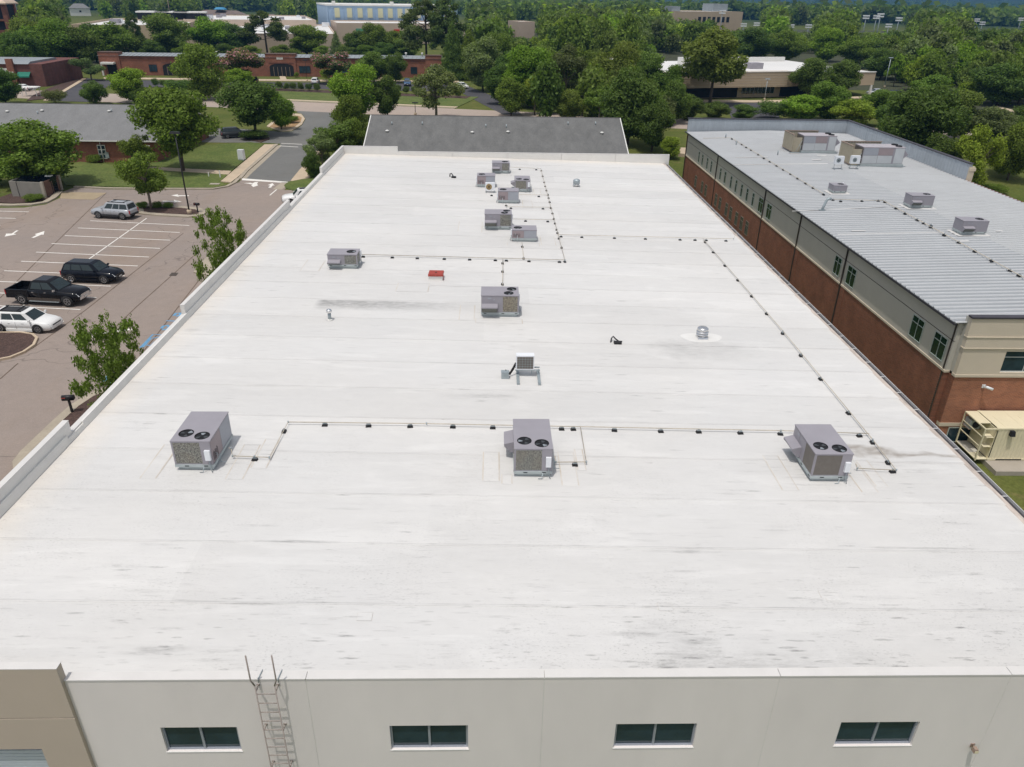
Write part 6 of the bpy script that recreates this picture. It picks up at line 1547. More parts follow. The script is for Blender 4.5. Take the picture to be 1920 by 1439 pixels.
# blue hall with pale yellow panels
BLU = mat('pale blue cladding', (0.33, 0.45, 0.60, 1), .6, .04, .3); YEL = mat('pale yellow cladding', (0.60, 0.58, 0.38, 1), .6, .04, .3)
p, q = Vector(G(618, 74)), Vector(G(858, 74)); d = q - p; L_ = d.length; H_ = HG(740, 74, 12.5)
t = thing('blue_hall', 'tall pale blue windowless hall with yellow panels on the skyline', 'building', (p.x, p.y, 0), math.atan2(d.y, d.x))
b = MB(); b.box(0, L_, .02, 60, 0, H_); b.build('wall', BLU, t)
b = MB(); b.box(-.2, L_ + .2, -.3, 60, H_, H_ + .7); b.build('roof_edge', WHT, t)
f = L_ / 240.0; HZ = HG(740, 74, 43)
for k, u_ in enumerate((10, 32, 51, 69, 88, 106, 124, 138, 158, 176, 194, 212)):
    if k % 2 == 0 or True:
        b = MB(); b.box((u_ + 3) * f, (u_ + 12) * f, -.25, .01, HZ + 2.3, H_ - 1.0); b.build('yellow_panel', YEL, t)
for u_ in (0, 8, 28, 46, 65, 84, 102, 121, 136, 155, 173, 191, 209, 226, 239):
    b = MB(); b.box(u_ * f, u_ * f + .35, -.3, .015, HZ - 4, H_ - .1); b.build('pilaster', BLU, t)
for u_ in (35, 92): b = MB(); b.box(u_ * f, (u_ + 9) * f, -.7, -.31, HZ + .8, HZ + 1.9); b.build('balcony_frame', GREYMET, t)
for u_ in (12, 118): b = MB(); b.box(u_ * f, (u_ + 5) * f, 4, 8, H_ + .7, H_ + 2.2); b.build('roof_unit', WHT, t)
# tan building with the white roof, right
ta = thing('tan_building', 'low tan building with a white roof and dark glazing behind trees, right', 'building', (0, 0, 0))
tq0, tq1 = Vector(G(1232, 189.5)), Vector(G(1634, 181)); td = (tq1 - tq0).normalized(); TL = (tq1 - tq0).length
ta.location = (tq0.x, tq0.y, 0); ta.rotation_euler.z = math.atan2(td.y, td.x)
TH = 6.2; s1 = TL * .60
b = MB(); b.box(0, TL - 5, 3.0, 40, 0, TH - .6); b.build('wall', BEIGE, ta)
b = MB(); b.box(0, s1, -.3, 3, 2.75, TH); b.box(s1, TL, .2, 3, 2.75, TH - .35); b.build('fascia', BEIGE, ta)
b = MB(); b.box(TL - 5, TL, 3, 14, 2.75, TH - .35); b.build('fascia_end', BEIGE, ta)
for k in range(5): b = MB(); b.box(0, s1, -.34, -.302, 3.1 + .6 * k, 3.13 + .6 * k); b.build('fascia_joint', STUG, ta)
b = MB(); b.box(.3, TL - .3, .1, 39.6, TH - .42, TH - .34); b.build('roof', ROOFW, ta)
b = MB(); b.box(-.1, s1, -.4, .2, TH, TH + .15); b.box(s1, TL + .1, .1, .7, TH - .35, TH - .2); b.build('coping', WHT, ta)
b = MB(); b.box(TL * .30, TL * .62, 26, 27, TH - .3, TH + 1.6); b.box(TL * .62, TL * .95, 36, 37, TH - .3, TH + .8); b.build('roof_wall', WHT, ta)
b = MB(); b.box(TL * .52, TL * .58, 12, 15, TH - .3, TH + 1.1); b.build('roof_unit', HV, ta); b = MB(); b.box(TL * .45, TL * .47, 17, 19, TH - .3, TH + 1.1); b.build('roof_unit', HV, ta)
b = MB(); b.box(TL * .40, TL * .55, 2.9, 2.98, .9, 2.6); w_ = b.build('window_band', GLASSG, ta)
for k in range(9): b = MB(); a = TL * (.40 + .15 * k / 8); b.box(a - .05, a + .05, 2.84, 2.9, .9, 2.6); b.build('mullion', GREYMET, w_)
b = MB(); b.box(TL * .58, TL * .80, 2.9, 2.98, .1, 2.6); b.build('entrance_glazing', DARK, ta)
b = MB(); b.box(TL * .02, TL * .38, 2.9, 2.98, .1, 2.6); b.build('entrance_glazing', DARK, ta)
for a in (.2, TL - .9): b = MB(); b.box(a, a + .6, -.1, .5, 0, 2.75, top=(.12, .12, .12, .12)); b.build('column', WHT, ta)
t, L_, H_ = boxb('pale wing of low building glimpsed through the trees left of the tan building', 'tan_wing', 'building', 1100, 1250, 165, 122, 30, PINKB, ROOFW)
t, L_, H_ = boxb('distant tan office with grey roof blocks on the wooded skyline', 'distant_office', 'building', 1262, 1388, 62, 33, 40, BEIGE, ROOFW, hgt=14)
b = MB(); b.box(L_ * .66, L_ * .88, 10, 24, H_, H_ + 5); b.build('roof_block', GREYR, t); b = MB(); b.box(0, L_ * .12, 5, 20, H_ - 2, H_ + 3); b.build('roof_block', GREYR, t)
for k in range(7): b = MB(); a = L_ * (.34 + .07 * k); b.box(a, a + 2.5, -.1, -.01, H_ - 7, H_ - 3.5); b.build('window', DARK, t)
t, L_, H_ = boxb('bit of pink-beige wall showing between dark trees at top centre', 'distant_store', 'building', 972, 1002, 72, 41, 20, PINKB, ROOFW)
def far_house(lab, u, v, vt, L_, W_, wall, roof, rz=0.0):
    x, y = G(u, v); Hh = HG(u, v, vt); t = thing('house', lab, 'house', (x, y, 0), rz)
    b = MB(); b.box(-L_ / 2, L_ / 2, -W_ / 2, W_ / 2, 0, Hh * .62); b.build('wall', wall, t)
    b = MB(); e = .6; b.box(-L_ / 2 - e, L_ / 2 + e, -W_ / 2 - e, W_ / 2 + e, Hh * .62, Hh, top=(L_ * .3, L_ * .3, W_ / 2 + e, W_ / 2 + e)); b.build('roof', roof, t)
    b = MB(); b.box(-.8, .8, -W_ / 2 - .05, -W_ / 2, Hh * .3, Hh * .45); b.build('window', DARK, t)
BRR = mat('brown roof', (.17, .13, .115, 1), .9, .1, .3)
far_house('white house far off at the top left among trees', 152, 30, 7, 16, 10, WHT, SHINL, .5)
far_house('brown hipped roof far off, left of a blue tarpaulin', 405, 38, 19, 34, 20, BEIGE, BRR)
far_house('brown hipped roof far off, right of a blue tarpaulin', 434, 38, 20, 24, 18, BEIGE, BRR, .3)
x, y = G(422, 38); tp = thing('blue_tarpaulin', 'bright blue tarpaulin between two far brown roofs', 'tarpaulin', (x, y - 9, 0)); b = MB(); b.box(-4.5, 4.5, -3, 5, 8.2, 9.8, top=(2, 2, 2, 2)); b.build('sheet', mat('tarp blue', (.03, .22, .42, 1), .6, .1), tp)
far_house('small brown roof far off above the white shopping roofs', 507, 44, 27, 14, 12, BEIGE, BRR)

# ------------------------------------------------------------------ street furniture
LPM = mat('black lamp paint', (0.016, 0.016, 0.018, 1), .5, .1)
def lamp(label, u, vb, vt, r=.09, group=None, head=.42, mm=None, base=True):
    x, y = G(u, vb); H_ = HG(u, vb, vt); t = thing('street_lamp', label, 'street lamp', (x, y, 0), 0, group); mm = mm or LPM
    b = MB(); b.tube([(0, 0, 0), (0, 0, H_ - .1)], r, 8, r * .75); b.build('pole', mm, t)
    if base: b = MB(); b.lathe([(.26, 0), (.26, .5), (.22, .55)], 12); b.build('base', CONC, t)
    b = MB(); b.box(-head * 1.5, head * 1.5, -.18, .18, H_ - .1, H_ + .1, top=(.08, .08, .05, .05)); b.build('lamp_head', mm, t); return t
lamp('tall black lamp post at the right end of the mulch island', 356, 403, 248, head=.35)
lamp('black lamp post beside the road, behind the left end of the dark grey roof', 779, 217, 193, .07, 'lamps by the road'); lamp('black lamp post with a pale head near the road, right of the bright tree', 1008, 221, 198, .07)
lamp('grey lamp post on the tan building pavement', 1433, 189, 148, .1, mm=GREYMET); lamp('thin black lamp post before the brick office, right of its arched entrance', 576, 153, 113, .06)
lamp('thin grey lamp post standing among dark trees, right of the tan building', 1658, 165, 108, .12, mm=GREYMET)
FL = mat('field light pole', (0.25, 0.29, 0.32, 1), .5, .1); FLH = mat('field light head', (0.75, 0.77, 0.78, 1), .4, .05)
for i, (u, vb, ut, vt) in enumerate(sorted(((1511, 79, 1512, 47), (1391, 72, 1391.7, 45), (1415, 72, 1416.7, 43.5), (1348, 75, 1354.5, 20.5), (1613.8, 82, 1623.6, 30), (1633, 82, 1643.5, 30), (1639, 86, 1648, 26.5), (1659, 82, 1666.3, 46), (1675, 84, 1687.4, 34), (1823, 72, 1830, 36), (1834, 74, 1844, 42), (1904, 72, 1911.5, 34.5), (1229, 70, 1231, 36), (1241, 70, 1243, 36), (1560, 72, 1562, 45), (1480, 72, 1481.5, 47)))):
    x, y = G(u, vb); H_ = HG(u, vb, vt, ut - u); t = thing('floodlight_mast', ORD[i] + ' floodlight mast from the left above the woods', 'floodlight', (x, y, 0), 0, 'sports field floodlight masts')
    b = MB(); b.tube([(0, 0, 0), (0, 0, H_)], .28, 5, .2); b.build('mast', FL, t)
    for k in range(2):
        b = MB(); b.box(-1.9, 1.9, -.3, .3, H_ - 1.3 * k - .35, H_ - 1.3 * k + .35); b.build('lamp_bank', FLH, t)
for i, (u, vb, ut, vt) in enumerate(((41, 58, 35, 3), (321, 40, 313, 0))):
    x, y = G(u, vb); H_ = HG(u, vb, vt, ut - u); t = thing('utility_pole', ('pale utility pole right of the brick tower', 'bare pale pole on the wooded skyline above the white roofs')[i], 'pole', (x, y, 0)); b = MB(); b.tube([(0, 0, 0), (0, 0, H_)], .3, 6, .2); b.build('pole', BROWNMET if i else FL, t)
def mailbox(label, u, v, rz, sc=1.0):
    x, y = G(u, v); t = thing('mailbox', label, 'mailbox', (x, y, .1), rz); t.scale = (sc,) * 3
    b = MB(); b.box(-.055, .055, -.055, .055, 0, .85); b.build('post', LPM, t)
    b = MB(); n = 8; prof = [(-.14, .85), (.14, .85), (.14, 1.02)] + [(.14 * math.cos(math.pi * k / n), 1.02 + .12 * math.sin(math.pi * k / n)) for k in range(1, n)] + [(-.14, 1.02)]
    loft(b, [[(-.32, p, q) for p, q in prof], [(.32, p, q) for p, q in prof]]); b.build('box', LPM, t)
    b = MB(); b.box(-.30, -.1, -.155, -.142, 1.0, 1.05); b.build('flag', REDP, t)
mailbox('black mailbox on a post in the mulch bed by the left parapet', 136.5, 776.5, rad(8)); mailbox('black mailbox on a post at the right end of the mulch island', 371.5, 400.5, rad(-10), .95)
x, y = G(454, 302); t = thing('utility_cabinet', 'white utility cabinet on the lawn beside the pavement', 'cabinet', (x, y, .1), rad(-12)); b = MB(); b.box(-.45, .45, -.3, .3, .15, 1.5, top=(.02, .02, .02, .02)); b.build('cabinet', WHITEB, t); b = MB(); b.box(-.4, .4, -.27, .27, 0, .15); b.build('plinth', GREYMET, t); b = MB(); b.box(-.36, .36, -.31, -.3, .3, 1.4); b.build('door', WHITEB, t)
for i, (u, v) in enumerate(((413.5, 334.5), (392, 332.5))):
    x, y = G(u, v); t = thing('marker_post', ('taller' if i == 0 else 'shorter') + ' small white marker post on the lawn before the footpath', 'post', (x, y, .1), 0, 'white marker posts'); b = MB(); b.box(-.06, .06, -.06, .06, 0, .9 - .35 * i); b.build('post', WHT, t)
x, y = G(403, 347); t = thing('access_cover', 'pale square access cover in the lawn corner', 'cover', (x, y, .1)); b = MB(); b.box(-.6, .6, -.35, .35, 0, .05); b.build('lid', CONCP, t)
x, y = G(277, 307); t = thing('sign_post', 'white bracket sign post at the house end by the footpath', 'sign', (x, y, .1)); b = MB(); b.box(-.06, .06, -.06, .06, 0, 2.4); b.build('post', WHT, t); b = MB(); b.box(-.05, .8, -.04, .04, 2.3, 2.4); b.build('arm', WHT, t)
# bin enclosure
e0, e1, e2 = Vector(G(26, 370)), Vector(G(85.5, 372.5)), Vector(G(116, 358))
t = thing('bin_enclosure', 'grey block bin enclosure with brown gates under the large tree', 'enclosure', (e1.x, e1.y, .1))
BLOCKM = mat('grey block', (0.24, 0.225, 0.20, 1), .9, .08, 1.2, fine=.06); GATE = mat('brown gate', (0.15, 0.085, 0.065, 1), .8, .15, 2); BHT = 1.75
def wallseg(nm, a, c, m_, th=.2, h0=0, h1=BHT, parent=t):
    a, c = a - e1, c - e1; d = (c - a).normalized(); n_ = Vector((-d.y, d.x)) * th / 2; b = MB()
    P4 = [a - n_, c - n_, c + n_, a + n_]; lo = [(p.x, p.y, h0) for p in P4]; hi_ = [(p.x, p.y, h1) for p in P4]
    for k in range(4): b.quad(lo[k], lo[(k + 1) % 4], hi_[(k + 1) % 4], hi_[k])
    b.quad(*hi_); return b.build(nm, m_, parent)
m1 = e0 + (e1 - e0) * .22
wallseg('block_wall', e0, m1 - (e1 - e0) * .012, BLOCKM); wallseg('block_wall', m1 + (e1 - e0) * .012, e1, BLOCKM); wallseg('gate_gap', m1 - (e1 - e0) * .012, m1 + (e1 - e0) * .012, DARK, .1)
back = (e2 - e1) * 1.0; wallseg('block_wall', e0 + back, e2, BLOCKM); wallseg('block_wall', e0, e0 + back, BLOCKM)
for k in range(2):
    a, c = e1 + back * (.03 + .49 * k), e1 + back * (.48 + .49 * k); n_ = 8
    for j in range(n_): wallseg('gate_board', a + (c - a) * (j + .04) / n_, a + (c - a) * (j + .96) / n_, GATE, .06, .08, BHT - .02)
for p in (e1, e2): b = MB(); q = p - e1; b.box(q.x - .15, q.x + .15, q.y - .15, q.y + .15, 0, BHT + .06); b.build('gate_post', CONCP, t)
q = (e0 + e1) / 2 + back * .55; t = thing('waste_bin', 'dark waste bin lid showing above the enclosure wall', 'bin', (q.x, q.y, .1)); b = MB(); b.box(-1.6, 2.0, -.8, .8, 0, 1.5); b.build('tub', NAVY, t); b = MB(); b.box(-1.65, 2.05, -.85, .85, 1.5, 1.95, top=(.02, .02, .7, .02)); b.build('lid', NAVY, t)
b = MB(); b.box(1.3, 2.0, -.2, .3, 1.95, 2.06); b.build('bag', WHITEB, t)

# ------------------------------------------------------------------ trees
def leaf_mat(name, sat=1.0, flower=None):
    M = bpy.data.materials.new(name); M.use_nodes = True; t = M.node_tree; L = t.links
    for n in list(t.nodes): t.nodes.remove(n)
    out = nd(t, 'ShaderNodeOutputMaterial'); oi = nd(t, 'ShaderNodeObjectInfo'); g = nd(t, 'ShaderNodeNewGeometry')
    f = rng(t, g.outputs['Random Per Island'], 0, 1, 0.55, 1.5)
    vm = nd(t, 'ShaderNodeVectorMath', operation='SCALE')
    if flower: vm.inputs[0].default_value = flower
    else: L.new(oi.outputs['Color'], vm.inputs[0])
    L.new(f, vm.inputs['Scale'])
    d = nd(t, 'ShaderNodeBsdfPrincipled'); d.inputs['Roughness'].default_value = 0.55; d.inputs['Specular IOR Level'].default_value = 0.08; L.new(vm.outputs[0], d.inputs['Base Color'])
    tr = nd(t, 'ShaderNodeBsdfTranslucent')
    tc = nd(t, 'ShaderNodeVectorMath', operation='MULTIPLY'); tc.inputs[1].default_value = (1.25, 1.35, 0.55); L.new(vm.outputs[0], tc.inputs[0]); L.new(tc.outputs[0], tr.inputs[0])
    mx = nd(t, 'ShaderNodeMixShader'); mx.inputs[0].default_value = 0.46; L.new(d.outputs[0], mx.inputs[1]); L.new(tr.outputs[0], mx.inputs[2]); L.new(mx.outputs[0], out.inputs[0])
    return M
LEAF = leaf_mat('foliage'); FLOW = leaf_mat('pink blossom', flower=(0.60, 0.30, 0.36))
BARK = mat('bark', (0.085, 0.066, 0.052, 1), .9, .25, 3, world=False, stretch=(1, 1, .3))
BARKP = mat('pale bark', (0.20, 0.165, 0.13, 1), .9, .2, 3, world=False)

def leaves(R, n, lobes, size, shell=3.0, up=.35):
    lobes = np.array(lobes); wgt = (lobes[:, 3] * lobes[:, 4] * lobes[:, 5]) ** .75; k = R.choice(len(lobes), n, p=wgt / wgt.sum())
    d = R.normal(size=(n, 3)); d /= np.linalg.norm(d, axis=1)[:, None]
    fr = R.rand(n) ** (1 / shell)
    p = lobes[k, :3] + d * fr[:, None] * lobes[k, 3:6] + R.normal(scale=size * .8, size=(n, 3))
    nn = d * .7 + R.normal(scale=.55, size=(n, 3)) + [0, 0, up]; nn /= np.linalg.norm(nn, axis=1)[:, None]
    a = np.cross(nn, R.normal(size=(n, 3))); a /= np.linalg.norm(a, axis=1)[:, None]; b_ = np.cross(nn, a)
    s = size * R.uniform(.6, 1.35, n)[:, None]
    q = np.stack([p - a * s, p - b_ * s * .58 - a * s * .1, p + a * s, p + b_ * s * .58 - nn * s * .15], 1)
    return q.reshape(-1, 3)
def quad_mesh(name, V, mats, mi=None):
    me = bpy.data.meshes.new(name); n = len(V) // 4
    me.vertices.add(len(V)); me.vertices.foreach_set('co', V.astype(np.float32).ravel())
    me.loops.add(len(V)); me.loops.foreach_set('vertex_index', np.arange(len(V), dtype=np.int32))
    me.polygons.add(n); me.polygons.foreach_set('loop_start', np.arange(0, len(V), 4, dtype=np.int32))
    for q in mats: me.materials.append(q)
    if mi is not None: me.polygons.foreach_set('material_index', mi.astype(np.int32))
    me.update(calc_edges=True); me.validate(); return me
def crown_lobes(R, kind):
    """unit crown: height 1 (ground 0), diameter about 1"""
    L_ = []
    if kind in ('broad', 'open', 'tall', 'oak'):
        z0, z1 = {'broad': (.07, .96), 'open': (.20, .95), 'tall': (.05, .98), 'oak': (.27, .97)}[kind]
        n = {'broad': 27, 'open': 15, 'tall': 28, 'oak': 27}[kind]; zc, rz_v = (z0 + z1) / 2, (z1 - z0) / 2
        for i in range(n):
            z = R.uniform(-1, 1); ph = i * 2.4 + R.uniform(-.4, .4); q = math.sqrt(max(0, 1 - z * z)) * R.uniform(.55, .82)
            r = R.uniform(.10, .20) * (.78 if kind == 'open' else 1)
            if z < -.6: q *= .7
            L_.append((math.cos(ph) * q * .40, math.sin(ph) * q * .40, zc + z * rz_v * .78, r, r, r * R.uniform(.6, .9)))
        if kind != 'open': L_.append((0, 0, zc, .24, .24, rz_v * .6))
        else: L_.append((0, 0, zc + .05, .12, .12, rz_v * .5))
    elif kind == 'sapling':
        for i in range(150):
            z = .31 + .65 * R.rand(); ph = R.uniform(0, 6.28); q = .46 * math.sqrt(R.rand()) * (1.2 - 1.1 * abs(z - .56)); r = R.uniform(.03, .075)
            L_.append((math.cos(ph) * q, math.sin(ph) * q, z, r, r, r * R.uniform(.45, .8)))
        L_.append((0, 0, .55, .27, .27, .27))
    elif kind == 'pine':
        for i in range(17):
            t = i / 16.0; z = .38 + .58 * t; ph = i * 2.4 + R.uniform(-.5, .5); q = (.42 * (1 - t) ** .6 + .05) * R.uniform(.5, 1.05); r = .15 * (1 - .45 * t) * R.uniform(.8, 1.25)
            L_.append((math.cos(ph) * q, math.sin(ph) * q, z, r, r, r * .5))
    elif kind == 'conifer':
        for i in range(26):
            t = i / 25.0; z = .05 + .9 * t; ph = i * 2.4; rr = .46 * (1 - t) ** .85 + .03; q = rr * .55; r = rr * .55 + .03
            L_.append((math.cos(ph) * q, math.sin(ph) * q, z, r, r, .07))
    elif kind == 'shrub':
        for i in range(12):
            ph = i * 2.4; z = R.uniform(-.6, .8); q = math.sqrt(1 - z * z) * .3; L_.append((math.cos(ph) * q, math.sin(ph) * q, .5 + z * .28, .2, .2, .2))
        L_.append((0, 0, .5, .32, .32, .36))
    return L_
PROTO = {}
def proto(kind, seed, n, size, flowers=False, wood=True):
    R = np.random.RandomState(seed); lobes = crown_lobes(R, kind); H_, W_ = 8.0, 8.0
    lb = np.array(lobes) * np.array([W_, W_, H_, W_, W_, H_])
    V = leaves(R, n, lb, size, 2.2 if kind in ('open', 'pine', 'sapling') else 3.4)
    mi = None; mats = [LEAF]
    if flowers:
        m = n // 3; top = lb.copy(); V2 = leaves(R, m, top, size * .8, 9); keep = V2.reshape(-1, 4, 3)[:, 0, 2] > H_ * .55; V2 = V2.reshape(-1, 4, 3)[keep].reshape(-1, 3)
        mi = np.concatenate([np.zeros(n), np.ones(len(V2) // 4)]); V = np.concatenate([V, V2]); mats.append(FLOW)
    b = MB(); rr = random.Random(seed)
    th = {'broad': .34, 'open': .36, 'tall': .4, 'pine': .75, 'conifer': .85, 'shrub': .25, 'sapling': .3, 'oak': .36}[kind] * H_
    tr = {'pine': .16, 'conifer': .14, 'shrub': .06}.get(kind, .17)
    if kind == 'open' and flowers or kind in ('shrub', 'sapling'):
        for k in range(4): a = k * 1.6; b.tube([(.1 * math.cos(a), .1 * math.sin(a), -.3), (.5 * math.cos(a), .5 * math.sin(a), th * .6), (1.1 * math.cos(a), 1.1 * math.sin(a), th * 1.2)], tr * .6, 5, tr * .25)
    else:
        b.tube([(0, 0, -.4), (.04, .03, th * .5), (0, .05, th)], tr, 7, tr * .7); b.tube([(0, .05, th), (.1, 0, th + (H_ - th) * .55)], tr * .7, 6, tr * .2)
        for q in lb[:: max(1, len(lb) // 9)]:
            z0 = min(th * rr.uniform(.8, 1.3), q[2] - .2); m_ = Vector(((q[0]) * .45, q[1] * .45, z0 + (q[2] - z0) * .45)); b.tube([(0, .05, z0), m_, tuple(q[:3])], tr * .45, 5, tr * .1, cap=False)
    return quad_mesh('crown', V, mats, mi), b.mesh('trunk', BARKP if flowers or kind == 'open' else BARK)
for kind, seeds, n, sz in (('broad', (1, 2, 3, 4), 17000, .155), ('open', (5, 6), 9000, .14), ('tall', (7, 8), 15000, .155), ('oak', (14, 15), 15000, .155), ('pine', (9, 10), 9000, .165), ('conifer', (11,), 10000, .15), ('shrub', (12, 13), 5000, .2)):
    PROTO[kind] = [proto(kind, s, n, sz) for s in seeds]
PROTO['myrtle'] = [proto('open', 21, 9000, .17, True)]
PROTO['far'] = [proto(k, s, 2600, .36) for k, s in (('broad', 31), ('broad', 32), ('tall', 33), ('broad', 34), ('pine', 35), ('tall', 36))]
COLS = dict(g=(0.152, 0.216, 0.043), d=(0.111, 0.167, 0.043), y=(0.245, 0.322, 0.049), o=(0.165, 0.219, 0.054), p=(0.193, 0.245, 0.101), n=(0.103, 0.144, 0.051), b=(0.187, 0.290, 0.041), k=(0.144, 0.175, 0.071))
NAMES = dict(broad='broadleaf_tree', oak='oak_tree', open='young_tree', tall='tall_tree', pine='pine_tree', conifer='conifer', shrub='shrub', myrtle='crape_myrtle')
rt = random.Random(77)
def depth_of(x, y, z): return float(MROT[2] @ np.array([x, y, z - CAMZ]))
NT = [0]
def tree_at(x, y, H_, W_, kind, col, label, group=None, z=None, cat=None, rot=None):
    z = float(terrain_z(x, y)) if z is None else z
    cr, tk = PROTO[kind][NT[0] % len(PROTO[kind])]; NT[0] += 1
    c = COLS[col]; j = 1 + rt.uniform(-.12, .12); c = (c[0] * j * (1 + rt.uniform(-.1, .1)), c[1] * j, c[2] * j, 1)
    t = thing(NAMES[kind], label, cat or ('shrub' if kind == 'shrub' else 'tree'), (x, y, z), rt.uniform(0, 6.28) if rot is None else rot, group); t.scale = (W_ / 8, W_ / 8, H_ / 8)
    for n_, me in (('crown', cr), ('trunk', tk)):
        o = bpy.data.objects.new(n_, me); COL.objects.link(o); o.parent = t; o.color = c
    return t
def tree(u, vb, vt, wpx, kind, col, label, **k):
    x, y = G(u, vb); H_ = HG(u, vb, vt); W_ = wpx * depth_of(x, y, H_ / 2) / F
    return tree_at(x, y, H_ * 1.05, W_ * 1.22, kind, col, label, **k)
